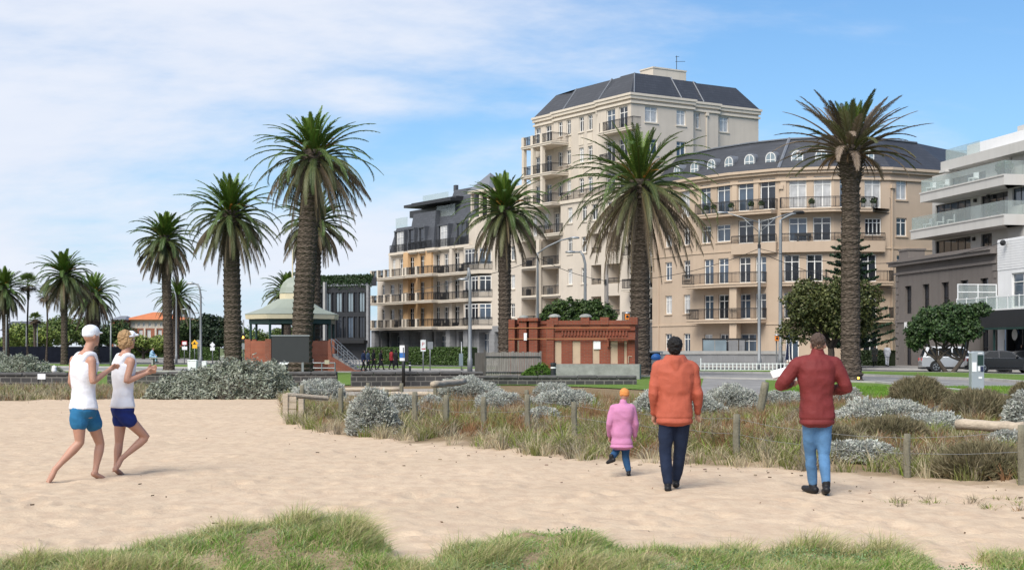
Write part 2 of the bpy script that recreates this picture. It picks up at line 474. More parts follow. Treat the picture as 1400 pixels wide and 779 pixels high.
m, nt, bs = new_mat('beach_sand')
f1 = noise_fac(nt, .45, 6, .3, .7); f2 = noise_fac(nt, 5, 8, .42, .62, (1, .55, 1)); f3 = noise_fac(nt, 60, 3, .5, .75)
c = mixcol(nt, f1, (.575, .45, .325), (.51, .398, .285))
mm = N(nt, 'ShaderNodeMath', operation='MULTIPLY'); mm.inputs[1].default_value = .45; L(nt, f2, mm.inputs[0])
c = mixcol(nt, mm.outputs[0], c, (.40, .285, .205))
mm3 = N(nt, 'ShaderNodeMath', operation='MULTIPLY'); mm3.inputs[1].default_value = .3; L(nt, f3, mm3.inputs[0])
c = mixcol(nt, mm3.outputs[0], c, (.33, .22, .14))
a = N(nt, 'ShaderNodeAttribute', attribute_name='soil')
sc = mixcol(nt, noise_fac(nt, 2.2, 7, .35, .65), (.16, .115, .065), (.24, .175, .10))
c = mixcol(nt, a.outputs['Fac'], c, sc)
L(nt, c, bs.inputs['Base Color']); bs.inputs['Roughness'].default_value = .95; bs.inputs['Specular IOR Level'].default_value = .15
b1 = noise_fac(nt, 5.5, 8, .34, .66, (1, .8, 1), rough=.68); b2 = noise_fac(nt, 26, 5, .3, .7)
ad = N(nt, 'ShaderNodeMath', operation='MULTIPLY_ADD'); L(nt, b2, ad.inputs[0]); ad.inputs[1].default_value = .3; L(nt, b1, ad.inputs[2])
bump(nt, bs, ad.outputs[0], .30, .06)
SAND = m
struct(link('beach', me, SAND))

# ------------------------------------------------------------------ flat sheets behind the beach
M['lawn'] = ground_mat('lawn_turf', (.075, .155, .018), (.12, .20, .03), .8, c3=(.16, .19, .06), scale2=2.5, bscale=25, bmp=.5, bdist=.05)
M['far_turf'] = ground_mat('far_turf', (.085, .12, .04), (.13, .14, .06), .2, bmp=0)
M['asphalt'] = ground_mat('asphalt_road', (.062, .062, .065), (.085, .085, .088), .5, bmp=.2)
M['paleroad'] = ground_mat('worn_concrete_road', (.20, .195, .19), (.28, .27, .26), .35, c3=(.17, .165, .16), scale2=1.4, bmp=.2)
M['paving'] = ground_mat('grey_paving', (.20, .19, .18), (.26, .25, .24), .4, bmp=.2)
M['kerb'] = mat('concrete_kerb', (.36, .35, .33), .9)
M['path'] = ground_mat('gravel_path', (.27, .24, .20), (.34, .31, .27), 1.2, bmp=.3)
M['line'] = mat('road_marking_paint', (.62, .62, .60), .7, var=.15, scale=6)

def sheet(name, pts, z, m):
    bm = bmesh.new()
    vs = [bm.verts.new((p[0], p[1], z)) for p in pts]
    f = bm.faces.new(vs); bm.normal_update()
    if f.normal.z < 0: f.normal_flip()
    bmesh.ops.triangulate(bm, faces=[f])
    return struct(obj(name, bm, m))
def px(*pts): return [gp(*p) for p in pts]

bm = bmesh.new()
add_box(bm, -2500, 2500, -60, 4000, -1.0, -.10)
struct(obj('ground', bm, M['far_turf']))
lawn_near = [(-75, 62)] + px((395, 527.2), (720, 527.2)) + [(3.0, 60), (9.5, 47.5), (11.0, 46.5)] + px((1230, 549), (1310, 553), (1400, 556)) + [(25, 33)]
road_near = px((1640, 620), (1450, 560), (1326, 537.5), (1200, 524.5), (1100, 521), (1000, 519), (900, 516), (760, 514), (640, 512), (520, 510)) + [(-60, 108), (-120, 128)]
sheet('lawn', lawn_near + [(26.5, 28)] + road_near + [(-110, 100)], .035, M['lawn'])
med_near = px((1700, 562), (1420, 526), (1357, 521), (1200, 515), (1100, 512), (1000, 510.5), (900, 509.3), (640, 506.5), (520, 505.5)) + [(-60, 130), (-130, 150)]
sheet('road', road_near[::-1] + med_near, .02, M['paleroad'])
med_far = px((1700, 538), (1395, 514.5), (1325, 512), (1200, 510.2), (1100, 508.6), (1000, 507.6), (900, 506.6), (640, 503.5), (520, 502)) + [(-60, 146), (-130, 168)]
def ribbon(name, pts, w, z0, z1, m):
    """a kerb: a low bar of width w along a line."""
    bm = bmesh.new()
    for a, b in zip(pts, pts[1:]):
        a = Vector((*a, 0)); b = Vector((*b, 0)); d = (b - a).normalized(); n = Vector((-d.y, d.x, 0)) * w / 2
        e = d * .0
        add_prism(bm, [(a - n - e)[:2], (b - n + e)[:2], (b + n + e)[:2], (a + n - e)[:2]], z0, z1)
    return struct(obj(name, bm, m))
ribbon('kerb', road_near, .25, -.05, .12, M['kerb'])
bm = bmesh.new()
pm = med_near + med_far[::-1]
vs = [bm.verts.new((p[0], p[1], .13)) for p in pm]; f = bm.faces.new(vs); bmesh.ops.triangulate(bm, faces=[f])
struct(obj('median_lawn', bm, M['lawn']))
ribbon('median_kerb', med_near, .3, -.05, .14, M['kerb']); ribbon('median_kerb', med_far, .3, -.05, .14, M['kerb'])
far_k = [(75, 62)] + [(42.5, 84), (37, 92), (33.2, 97), (29.0, 103.5), (22, 112), (13, 123)] + [(-8, 139), (-40, 160), (-110, 200)]
sheet('road', med_far + far_k[::-1], .022, M['asphalt'])
ribbon('kerb', far_k, .3, -.05, .16, M['kerb'])
bld = [(75, 70), (45, 97), (37, 108), (33.5, 124), (30, 134), (14, 150), (-3, 174), (-25, 205), (-110, 260)]
bm = bmesh.new()
vs = [bm.verts.new((p[0], p[1], .15)) for p in far_k + bld[::-1]]; f = bm.faces.new(vs); bmesh.ops.triangulate(bm, faces=[f])
struct(obj('footpath', bm, M['paving']))
# lane lines and worn patches on the near road
bm = bmesh.new()
for t in np.arange(.04, .97, .055):
    i = t * (len(med_far) - 4); k = int(i); u = i - k
    p0 = Vector((*med_far[k], 0)).lerp(Vector((*med_far[k + 1], 0)), u); q0 = Vector((*far_k[min(k, len(far_k) - 2)], 0))
for a, b in zip(road_near[1:8], road_near[2:9]):
    a = Vector((*a, 0)); b = Vector((*b, 0)); d = (b - a).normalized(); n = Vector((d.y, -d.x, 0))
    if n.y < 0: n = -n
    for k in range(int((b - a).length / 6) + 1):
        s = a + d * (k * 6) + n * 4.2
        e = s + d * 2.2
        vs = [bm.verts.new((*p[:2], .026)) for p in (s - n * .08, e - n * .08, e + n * .08, s + n * .08)]
        bm.faces.new(vs)
bmesh.ops.recalc_face_normals(bm, faces=bm.faces)
struct(obj('lane_marking', bm, M['line']))
sheet('path', px((955, 543), (1050, 541), (1046, 519.5), (962, 518)), .045, M['paleroad'])
sheet('path', px((520, 511.5), (640, 513), (640, 510.8), (520, 509.6)), .05, M['paving'])
sheet('path', px((425, 541), (600, 540), (600, 531.5), (425, 532)), .012, M['path'])
# ------------------------------------------------------------------ vegetation
def blades_mesh(name, pos, h, w, lean, cols, mat_, seg=2, twist=None):
    """one bent, tapering blade per row of pos."""
    n = len(pos)
    ang = rng.uniform(0, 2 * PI, n) if twist is None else twist
    side = np.stack([np.cos(ang), np.sin(ang), np.zeros(n)], -1)
    def at(t):
        c = pos + lean * (t * t)[None].T * 1.0 if False else pos + lean * (t * t)
        c = c.copy(); c[:, 2] += h * (t - .25 * t * t * np.minimum(1, np.linalg.norm(lean, axis=1) / np.maximum(h, 1e-3)))
        return c
    V = np.zeros((n, seg, 4, 3), np.float32)
    for k in range(seg):
        t0, t1 = k / seg, (k + 1) / seg
        a, b = at(t0), at(t1)
        w0 = (w * (1 - .95 * t0 ** 1.5))[:, None] * side * .5; w1 = (w * (1 - .95 * t1 ** 1.5))[:, None] * side * .5
        V[:, k, 0] = a - w0; V[:, k, 1] = a + w0; V[:, k, 2] = b + w1; V[:, k, 3] = b - w1
    return quads_mesh(name, V.reshape(-1, 3), 4, mat_, np.repeat(cols, seg, 0))

def leaf_quads(c, size, nrm, spread=.8, aspect=.5):
    """leaf-like rhombs at c (N,3), turned roughly to nrm."""
    n = len(c)
    nr_ = nrm + rng.normal(0, spread, (n, 3)); nr_ /= np.linalg.norm(nr_, axis=1)[:, None] + 1e-9
    r = rng.normal(0, 1, (n, 3)); a = np.cross(nr_, r); a /= np.linalg.norm(a, axis=1)[:, None] + 1e-9
    b = np.cross(nr_, a)
    s = (size * rng.uniform(.65, 1.35, n))[:, None]
    a = a * s; b = b * s * aspect
    return np.stack([c - a, c + b, c + a, c - b], 1).reshape(-1, 3)

def jitter_cols(base, n, v=.22, hue=.08):
    base = np.asarray(base, float)
    c = np.tile(base, (n, 1)) if base.ndim == 1 else base.copy()
    c = c * rng.uniform(1 - v, 1 + v, (n, 1)) * rng.uniform(1 - hue, 1 + hue, (n, 3))
    return np.clip(c, 0, 1)

def trunk_mesh(bm, pts, radii, seg=10): add_tube(bm, pts, radii, seg)

def limb(bm, a, b, r0, r1, wig=.12, n=5):
    a = Vector(a); b = Vector(b); L_ = (b - a).length
    pts = []
    for i in range(n + 1):
        t = i / n
        p = a.lerp(b, t)
        if 0 < i < n: p += Vector((random.uniform(-1, 1), random.uniform(-1, 1), random.uniform(-.5, .5))) * L_ * wig * .4
        pts.append(p)
    add_tube(bm, pts, [r0 + (r1 - r0) * i / n for i in range(n + 1)], 7)

BARK = mat('brown_bark', (.075, .058, .045), .95, var=.35, scale=4, bmp=.6, bscale=18, stretch=(3, 3, .7))
def tree(name, label, loc, clumps, cols, nleaf=6000, size=.13, trunk_r=.22, fork=1.5, legs=None, group=None, wood=True):
    """clumps: (x, y, z, rx, ry, rz) lumps of the crown, around loc."""
    t = thing(name, label, 'tree', loc, 0, group)
    vol = np.array([c[3] * c[4] * c[5] for c in clumps]) ** .67
    V, C = [], []
    for c, v in zip(clumps, vol / vol.sum()):
        n = max(50, int(nleaf * 1.45 * v))
        d = rng.normal(0, 1, (n, 3)); d /= np.linalg.norm(d, axis=1)[:, None]
        lump = np.array([mnoise.noise(Vector(x) * 2.6 + Vector(c[:3])) for x in d])
        lump2 = np.array([mnoise.noise(Vector(x) * 6.5 + Vector(c[:3])) for x in d])
        r = (.80 + .40 * lump + .2 * lump2) * rng.uniform(.45, 1.06, n) ** .35
        p = np.array(c[:3]) + d * r[:, None] * np.array(c[3:6])
        V.append(leaf_quads(p, np.full(n, size * .82), d * .9 + np.array([0, 0, .5]), .7, .6))
        base = np.asarray(cols[0]) + (np.asarray(cols[1]) - np.asarray(cols[0])) * np.clip(.5 + lump2 * 1.2 + rng.normal(0, .22, n), 0, 1)[:, None]
        C.append(jitter_cols(base, n, .2))
    link('crown', quads_mesh('crown', np.concatenate(V), 4, FOL, np.concatenate(C)), None, t)
    if wood:
        bm = bmesh.new()
        legs = legs or [(0, 0)]
        for lx, ly in legs:
            limb(bm, (lx * .1, ly * .1, -.1), (lx, ly, fork), trunk_r, trunk_r * .75, .05)
            for c in clumps[:7]:
                limb(bm, (lx, ly, fork - .1), (c[0], c[1], c[2]), trunk_r * .5, trunk_r * .12)
        obj('trunk', bm, BARK, t, smooth=True)
    return t

def cushion(label, x, y, rx, ry, h, n=None, col=((.23, .235, .205), (.56, .57, .51)), size=.021, name='cushion_bush', sprig=0., thin=False, z0=None, group='silvery cushion bushes on the dune', cat='shrub'):
    """low dense mound of a coastal shrub."""
    zb = float(hgt(x, y)) if z0 is None else z0
    t = thing(name, label, cat, (x, y, zb), 0, group)
    n = n or int(5000 + 16000 * min(2.4, rx * h * 2.2))
    ph = random.uniform(0, 50)
    th = rng.uniform(0, 2 * PI, n); u = rng.uniform(0, 1, n) ** .8
    d = np.stack([np.cos(th) * np.sqrt(1 - u * u), np.sin(th) * np.sqrt(1 - u * u), u], -1)
    sc_ = max(rx, h) * 1.3
    l1 = np.array([mnoise.noise(Vector((a * rx * 1.6 + ph, b * ry * 1.6, c_ * h * 1.6))) for a, b, c_ in d])
    l2 = np.array([mnoise.noise(Vector((a * rx * 5 + ph, b * ry * 5, c_ * h * 5))) for a, b, c_ in d])
    l3 = np.array([mnoise.voronoi(Vector((a * rx * 3.2 + ph, b * ry * 3.2, c_ * h * 3.2)))[0][0] for a, b, c_ in d])
    r = .95 + .22 * l1 + .08 * l2 - .17 * l3
    p = d * (r * rng.uniform(.86, 1.05, n))[:, None] * np.array([rx, ry, h])
    if sprig:
        p[:, 2] += np.abs(rng.normal(0, sprig, n)) * (d[:, 2] ** 2)
    # every tuft is a spray of short shoots that stand out from the mound
    if not sprig:
        m_ = max(60, n // 9); kk_ = np.arange(n) % m_
        d = d[kk_]; l2 = l2[kk_]; p = p[kk_] + d * rng.uniform(-.02, .035, (n, 1)) + rng.normal(0, .016, (n, 3))
        a_ = d + rng.normal(0, .55, (n, 3)) + (np.array([0, 0, .7]) if thin else 0); a_ /= np.linalg.norm(a_, axis=1)[:, None]; b_ = np.cross(a_, rng.normal(0, 1, (n, 3))); b_ /= np.linalg.norm(b_, axis=1)[:, None] + 1e-9
        wr_ = .09 if thin else .34
        s_ = (size * 1.35 * rng.uniform(.6, 1.3, n))[:, None]
        V = np.stack([p - a_ * s_, p + b_ * s_ * wr_, p + a_ * s_, p - b_ * s_ * wr_], 1).reshape(-1, 3)
    else: V = leaf_quads(p, np.full(n, size), d, 1.2, .36)
    f = np.clip(.5 + .6 * l2 + rng.normal(0, .25, n), 0, 1)[:, None]
    base = np.asarray(col[0]) * (1 - f) + np.asarray(col[1]) * f
    link('foliage', quads_mesh('foliage', V, 4, FUR, jitter_cols(base, n, .12, .04)), None, t)
    bm = bmesh.new()                                         # woody, dead-leaf inside of the mound
    bmesh.ops.create_uvsphere(bm, u_segments=20, v_segments=12, radius=1)
    for v in bm.verts:
        dd = v.co.normalized(); dd.z = max(dd.z, -.05)
        k = .64 + .24 * mnoise.noise(Vector((dd.x * rx * 1.6 + ph, dd.y * ry * 1.6, dd.z * h * 1.6)))
        v.co = Vector((dd.x * rx, dd.y * ry, dd.z * h)) * k
    obj('stems', bm, STEM, t, smooth=True)
    return t
STEM = mat('dead_stems', (.10, .088, .072), .95, var=.4, scale=14, bmp=.6)

# ---------------------------------------------------------------- palms
def frond(V, C, base, az, e0, bend, ln, col, lw=.05, ll=.5, nl=26, droop=.25, dead=0.):
    """one feather frond: an arched midrib with two rows of leaflets."""
    ns = 9; col = np.array(col) * random.uniform(.68, 1.34)
    ca, sa = math.cos(az), math.sin(az)
    tw = random.uniform(-.25, .25)
    P_, T_ = [], []
    p = np.array(base, float); 
    for i in range(ns + 1):
        s = i / ns
        e = e0 - bend * s ** 1.35
        aa = az + tw * s
        t = np.array([math.cos(e) * math.cos(aa), math.cos(e) * math.sin(aa), math.sin(e)])
        P_.append(p.copy()); T_.append(t)
        p = p + t * ln / ns
    P_ = np.array(P_); T_ = np.array(T_)
    up0 = np.array([0, 0, 1.0])
    # midrib: a flat strip seen from any side as two crossed quads
    for i in range(ns):
        sd = np.cross(T_[i], up0); sd /= np.linalg.norm(sd) + 1e-6
        nn_ = np.cross(sd, T_[i])
        wa = .05 * (1 - i / ns) + .012; wb = .05 * (1 - (i + 1) / ns) + .012
        for ax in (sd, nn_):
            V += [P_[i] - ax * wa, P_[i] + ax * wa, P_[i + 1] + ax * wb, P_[i + 1] - ax * wb]
            C.append(np.array(col) * .9 + np.array([.05, .04, .01]))
    ss_ = (np.arange(nl) + .5) / nl * .88 + .12
    for s in ss_:
        i = min(int(s * ns), ns - 1); u = s * ns - i
        q_ = P_[i] * (1 - u) + P_[i + 1] * u; t = T_[i] * (1 - u) + T_[i + 1] * u
        sd = np.cross(t, up0); sd /= np.linalg.norm(sd) + 1e-6
        nn_ = np.cross(sd, t)
        l = ll * (math.sin(PI * min(1, .22 + .74 * s)) ** .7) * random.uniform(.85, 1.1)
        for sg in (-1, 1):
            dr = t * (.85 + .3 * s) + sd * sg * (.62 - .3 * dead) + nn_ * random.uniform(.15, .4) * (1 - 2.2 * dead)
            dr = dr / np.linalg.norm(dr)
            tip = q_ + dr * l; tip[2] -= droop * l * (1 + dead)
            mid = q_ + dr * l * .5; mid[2] -= droop * l * .2
            wv = t * lw * .5
            V += [q_ - wv * .6, q_ + wv * .6, mid + wv, mid - wv]
            V += [mid - wv, mid + wv, tip + wv * .12, tip - wv * .12]
            cc_ = np.array(col) * random.uniform(.78, 1.22)
            C.append(cc_); C.append(cc_ * random.uniform(.95, 1.15))

PTRUNK = None
def palm_bark():
    m, nt, bs = new_mat('palm_trunk_scars')
    tc = N(nt, 'ShaderNodeTexCoord')
    f = noise_fac(nt, 2.0, 6, .3, .7)
    v = N(nt, 'ShaderNodeTexVoronoi'); v.inputs['Scale'].default_value = 5
    mp_ = N(nt, 'ShaderNodeMapping'); mp_.inputs['Scale'].default_value = (1, 1, 2.4); L(nt, tc.outputs['Object'], mp_.inputs[0]); L(nt, mp_.outputs[0], v.inputs['Vector'])
    c = mixcol(nt, f, (.115, .09, .07), (.225, .18, .142))
    mr_ = N(nt, 'ShaderNodeMapRange'); mr_.inputs['From Min'].default_value = .0; mr_.inputs['From Max'].default_value = .55; L(nt, v.outputs['Distance'], mr_.inputs['Value'])
    c = mixcol(nt, mr_.outputs[0], c, (.075, .058, .045))
    L(nt, c, bs.inputs['Base Color']); bs.inputs['Roughness'].default_value = .95; bs.inputs['Specular IOR Level'].default_value = .15
    inv = N(nt, 'ShaderNodeMath', operation='SUBTRACT'); inv.inputs[0].default_value = 1; L(nt, v.outputs['Distance'], inv.inputs[1])
    bump(nt, bs, inv.outputs[0], .8, .08)
    return m
PTRUNK = palm_bark()

GREEN = (.052, .102, .016); GREEN2 = (.105, .168, .024); DULL = (.12, .115, .055); DEADC = (.13, .10, .07); DEAD2 = (.185, .145, .11); ORANGE = (.36, .15, .03)
def palm(label, base, top, crown_r, trunk_r, seed, upright=24, mid=30, low=22, dead=24, lean=(0, 0), fruit=True, kind='date', sparse=False, group='canary date palms along the foreshore', seg=16, ll=.5, lw=.085, nl=30, bulge=1.25):
    """date palm: base (x,y), top = height where the fronds spring."""
    random.seed(seed)
    t = thing('palm_tree', label, 'palm tree', (base[0], base[1], 0), 0, group)
    bm = bmesh.new()
    nz = int(top / .16); pts, rad = [], []
    for i in range(nz + 1):
        s = i / nz
        c = Vector((lean[0] * s ** 1.3, lean[1] * s ** 1.3, -.15 + (top + .15) * s))
        r = trunk_r * (1 + .32 * max(0, 1 - s * 9) - .10 * s) * (1.04 if i % 2 else .965) * random.uniform(.975, 1.025)
        if s > .84: r *= 1 + (bulge - 1) * min(1, (s - .84) / .10)
        pts.append(c); rad.append(r)
    add_tube(bm, pts, rad, seg)
    # leaf-base stubs: the raised diamonds left by old fronds
    for i in range(nz - 1):
        k_n = 9
        for k in range(k_n):
            a = 2 * PI * (k + .5 * (i % 2)) / k_n + random.uniform(-.08, .08)
            r = rad[i] * .99; c = pts[i]
            o = Vector((math.cos(a), math.sin(a), 0)); sdv = Vector((-math.sin(a), math.cos(a), 0))
            w_ = r * .26; hh = .075
            dep = .035 + (.10 if i > nz * .86 else 0) * random.uniform(.4, 1.2)
            p0 = c + o * r
            f_ = [p0 - sdv * w_, p0 - Vector((0, 0, hh)), p0 + sdv * w_, p0 + Vector((0, 0, hh * 1.3)) + o * dep]
            tip = p0 + o * dep + Vector((0, 0, hh * .5))
            vs = [bm.verts.new(x) for x in f_]; tv = bm.verts.new(tip)
            for j in range(4): bm.faces.new((vs[j], vs[(j + 1) % 4], tv))
    obj('trunk', bm, PTRUNK, t)
    hx, hy = lean; V, C, VD, CD = [], [], [], []
    ga = 2.39996
    L0 = crown_r
    idx_ = 0
    def ring(n, ea, eb, ba, bb, la, lb, colf, VV, CC, dead_=0., droop=.25, dz=0., rr=.8):
        nonlocal idx_
        for i in range(n):
            s = (i + random.uniform(0, .9)) / n
            az = idx_ * ga + random.uniform(-.2, .2); idx_ += 1
            e = R(ea + (eb - ea) * s) ; b = R(ba + (bb - ba) * s) * random.uniform(.65, 1.3)
            l = (la + (lb - la) * s) * L0 * random.uniform(.76, 1.12)
            q0 = (hx + math.cos(az) * trunk_r * rr, hy + math.sin(az) * trunk_r * rr, top + dz - .5 * s)
            frond(VV, CC, q0, az, e, b, l, colf(s), lw, ll * (1 - .25 * dead_), nl, droop, dead_)
    gmix = lambda a, b: (lambda s: np.array(a) * (1 - s) + np.array(b) * s * random.uniform(.8, 1.2) + np.array(a) * 0)
    ring(upright, 86, 44, 14, 70, .66, 1.08, gmix(GREEN2, GREEN), V, C, 0, .18, .25, .35)
    ring(mid, 48, 0, 62, 100, 1.14, 1.16, gmix(GREEN, (.08, .115, .04)), V, C, 0, .34, 0)
    ring(low, -2, -38, 78, 50, 1.14, 1.12, gmix((.09, .11, .045), DULL), V, C, .2, .45, -.3)
    if fruit:
        VF, CF = [], []
        for k in range(9):
            az = random.uniform(0, 2 * PI)
            frond(VF, CF, (hx + math.cos(az) * trunk_r * .6, hy + math.sin(az) * trunk_r * .6, top + .1), az, R(random.uniform(20, 60)), R(50), L0 * .36, np.array(ORANGE) * random.uniform(.7, 1.1), .03, .22, 14, .5)
        V += VF; C += CF
    # every crown sits a little askew and is a little fuller on one side
    Rm = np.array(Matrix.Rotation(R(random.uniform(-8, 8)), 3, 'X') @ Matrix.Rotation(R(random.uniform(-8, 8)), 3, 'Y') @ Matrix.Diagonal((random.uniform(.94, 1.08), random.uniform(.94, 1.08), 1)))
    tp_ = np.array([hx, hy, top]); V = list((np.array(V) - tp_) @ Rm.T + tp_) if V else V
    if V: link('crown', quads_mesh('crown', np.array(V), 4, FOL, np.array(C)), None, t)
    if dead:
        ring(dead, -22, -74, 58, 12, 1.10, 1.16, lambda s: np.array(DEADC) * (1 - s) + np.array(DEAD2) * s * random.uniform(.6, 1.1), VD, CD, .8, .6, -.5)
        VD = (np.array(VD) - tp_) @ Rm.T + tp_
        link('dead_fronds', quads_mesh('dead_fronds', np.array(VD), 4, FOLD, np.array(CD)), None, t)
    return t

def dry_palm(label, base, top, crown_r, trunk_r, seed):
    """the right-hand palm: bare collar, brown arching fronds and a small green heart."""
    t = palm(label, base, top, crown_r, trunk_r, seed, upright=0, mid=0, low=0, dead=0, fruit=False, group=None, bulge=1.45)
    random.seed(seed + 1)
    V, C, VD, CD = [], [], [], []
    for i in range(20):
        az = i * 2.4; s = i / 20
        frond(V, C, (math.cos(az) * .25, math.sin(az) * .25, top + .35), az, R(84 - 20 * s), R(14), crown_r * (.50 + .15 * s), np.array(GREEN2) * random.uniform(.8, 1.25), .07, .42, 26, .1)
    for i in range(66):
        az = i * 2.39996 + .3; s = i / 66
        frond(VD, CD, (math.cos(az) * trunk_r * .8, math.sin(az) * trunk_r * .8, top + .2 - .7 * s), az, R(66 - 62 * s), R(24 + 52 * s) * random.uniform(.5, 1.25),
              crown_r * random.uniform(.8, 1.06) * (.74 + .36 * math.sin(PI * min(1, s * .7 + .12))), np.array((.20, .155, .12)) * random.uniform(.5, 1.3) + (np.array((-.03, .015, -.03)) if random.random() < .3 else 0), .085, .5, 34, .16, .12)
    for i in range(16):                                                        # short dead stubs hanging under the head
        az = i * 2.4 + 1
        frond(VD, CD, (math.cos(az) * trunk_r, math.sin(az) * trunk_r, top - .4), az, R(-10 - 20 * random.random()), R(60), crown_r * random.uniform(.25, .5), np.array((.14, .09, .06)), .05, .25, 12, .3, .6)
    link('crown', quads_mesh('crown', np.array(V), 4, FOL, np.array(C)), None, t)
    link('dead_fronds', quads_mesh('dead_fronds', np.array(VD), 4, FOLD, np.array(CD)), None, t)
    return t

def fan_palm(label, x, y, top, r, seed, trunk_r=.2):
    random.seed(seed)
    t = thing('fan_palm', label, 'palm tree', (x, y, 0), 0, 'slim fan palms at the far left')
    bm = bmesh.new(); n = 24
    add_tube(bm, [(math.sin(i * .2 + seed) * .06, 0, -.1 + (top + .1) * i / n) for i in range(n + 1)], [trunk_r * (1.5 - .7 * min(1, i / 6) ) if i < 6 else trunk_r * (.8 if i < n - 4 else 1.35) for i in range(n + 1)], 9)
    obj('trunk', bm, PTRUNK, t)
    V, C = [], []; VD, CD = [], []
    for i in range(44):
        az = i * 2.4; e = R(80 - 130 * i / 44)
        d = np.array([math.cos(e) * math.cos(az), math.cos(e) * math.sin(az), math.sin(e)])
        st = r * random.uniform(.45, .62)
        hub = np.array([0, 0, top]) + d * st
        sd = np.cross(d, [0, 0, 1]); sd /= np.linalg.norm(sd) + 1e-6; up = np.cross(sd, d)
        deadf = i > 30
        col = np.array(DEADC if deadf else (.13, .18, .05)) * random.uniform(.7, 1.3)
        VV, CC = (VD, CD) if deadf else (V, C)
        VV += [np.array([0, 0, top]) - sd * .02, np.array([0, 0, top]) + sd * .02, hub + sd * .015, hub - sd * .015]; CC.append(col)
        for k in range(15):
            a = R(-105 + 210 * k / 14)
            v = d * math.cos(a) + sd * math.sin(a); l = r * .46 * (.75 + .25 * math.cos(a))
            w = np.cross(v, up) * .035
            tip = hub + v * l; tip[2] -= .22 * l
            mid = hub + v * l * .6
            VV += [hub - w * .4, hub + w * .4, mid + w, mid - w, mid - w, mid + w, tip + w * .2, tip - w * .2]
            CC += [col, col * 1.05]
    link('crown', quads_mesh('crown', np.array(V), 4, FOL, np.array(C)), None, t)
    link('dead_fronds', quads_mesh('dead_fronds', np.array(VD), 4, FOLD, np.array(CD)), None, t)
    return t

def place_palm(label, pxx, D, py_top, py_crown, r_px, tr_px, seed, lean_px=0, **kw):
    """pxx: column of the trunk's foot; py_crown: row where the fronds spring; r_px: reach of the crown."""
    k = D / F
    return palm(label, (gx(pxx, D), D), gz(py_crown, D), r_px * k * 1.0, tr_px * k, seed, lean=(lean_px * k, 0), **kw)

# from left to right as they stand along the foreshore
place_palm('date palm at the far left edge, cut by the frame', 9, 148, 360, 392, 34, 4.5, 11, -4, ll=.6, nl=26)
fan_palm('taller slim fan palm right of the far left date palm', gx(38, 150), 150, gz(388, 150), 14 * .1, 3, .11)
fan_palm('lower slim fan palm with its small crown left of the wide date palm', gx(64, 150), 150, gz(403, 150), 13 * .1, 5, .11)
fan_palm('short fan palm low beside the garage roofs', gx(48, 170), 170, gz(436, 170), 1.0, 8)
place_palm('slender date palm left of the runners with a full round crown', 88, 130, 340, 372, 40, 4.5, 12, 0, ll=.6, nl=26)
place_palm('short thick date palm just above the white capped runner', 127, 150, 368, 400, 36, 9, 13, 0, mid=34, dead=26)
place_palm('tall slim date palm beside the white bins', 231, 103, 283, 322, 43, 6.5, 14, -6)
place_palm('small distant date palm behind the slim palm near the red roof', 240, 190, 380, 404, 32, 5, 15, 2, dead=14, fruit=False)
place_palm('stout date palm with orange fruit stalks left of the bandstand', 319, 92, 227, 288, 64, 12, 16, -4, upright=30, mid=36)
place_palm('distant date palm whose fronds show behind the green dome', 392, 150, 376, 396, 32, 6, 17, 0, dead=10, fruit=False)
place_palm('lower date palm half hidden behind the tallest palm', 426, 108, 262, 298, 48, 11, 18, 4, dead=20)
place_palm('tallest date palm leaning right, in front of the bandstand roof', 411, 86, 137, 206, 75, 14.5, 19, 18, upright=26, mid=32, dead=34)
place_palm('date palm with a slim trunk before the cream loggias', 690, 100, 228, 282, 61, 9, 20, 0, upright=32, mid=34)
place_palm('broad date palm beside the red brick pump house', 875, 84, 163, 246, 103, 13.5, 21, 0, upright=28, mid=34, low=24, dead=42, lw=.09)
dry_palm('tall date palm at the right with a brown dried crown', (gx(1163, 72), 72), gz(200, 72), 90 * 72 / F, 13.2 * 72 / F, 22)

# broadleaf trees
def blob(n, rx, ry, rz, zc, k=.42, seed=1):
    random.seed(seed); out = []
    for i in range(n):
        a = i * 2.4; s = math.sqrt((i + .5) / n)
        z = random.uniform(-.55, .75)
        q = math.sqrt(max(.05, 1 - z * z)) * (.35 + .5 * s)
        out.append((math.cos(a) * rx * q, math.sin(a) * ry * q, zc + z * rz * .75, rx * k * random.uniform(.75, 1.2), ry * k * random.uniform(.75, 1.2), rz * k * random.uniform(.8, 1.2)))
    return out
DK = ((.026, .048, .016), (.08, .12, .038)); MID = ((.05, .085, .022), (.14, .19, .05)); LT = ((.10, .15, .03), (.21, .26, .06))
random.seed(5)
tree('broadleaf_tree', 'rounded dark green tree behind the red brick pump house', (gx(790, 97), 97, 0), [(-1.7, 0, 3.6, 1.05, 1, 1.05), (-.6, 0, 4.0, 1.2, 1, 1.05), (.6, 0, 4.0, 1.2, 1, 1.0), (1.7, 0, 3.7, 1.05, 1, .95), (0, -.3, 3.0, 2.2, 1, 1.1), (2.2, 0, 2.9, .7, .7, .9), (-2.1, 0, 2.9, .7, .7, .9), (1.1, .2, 4.35, .7, .7, .6), (-1.2, .2, 4.3, .7, .7, .6)], ((.020, .042, .012), (.062, .10, .026)), 13000, .12, .2, 1.6)
tree('evergreen_tree', 'large olive green tree left of the dry palm', (gx(1136, 106), 106, 0), blob(18, 3.4, 2.4, 3.4, gz(430, 106), .42, 3), ((.036, .05, .014), (.125, .135, .045)), 19000, .13, .3, 1.6)
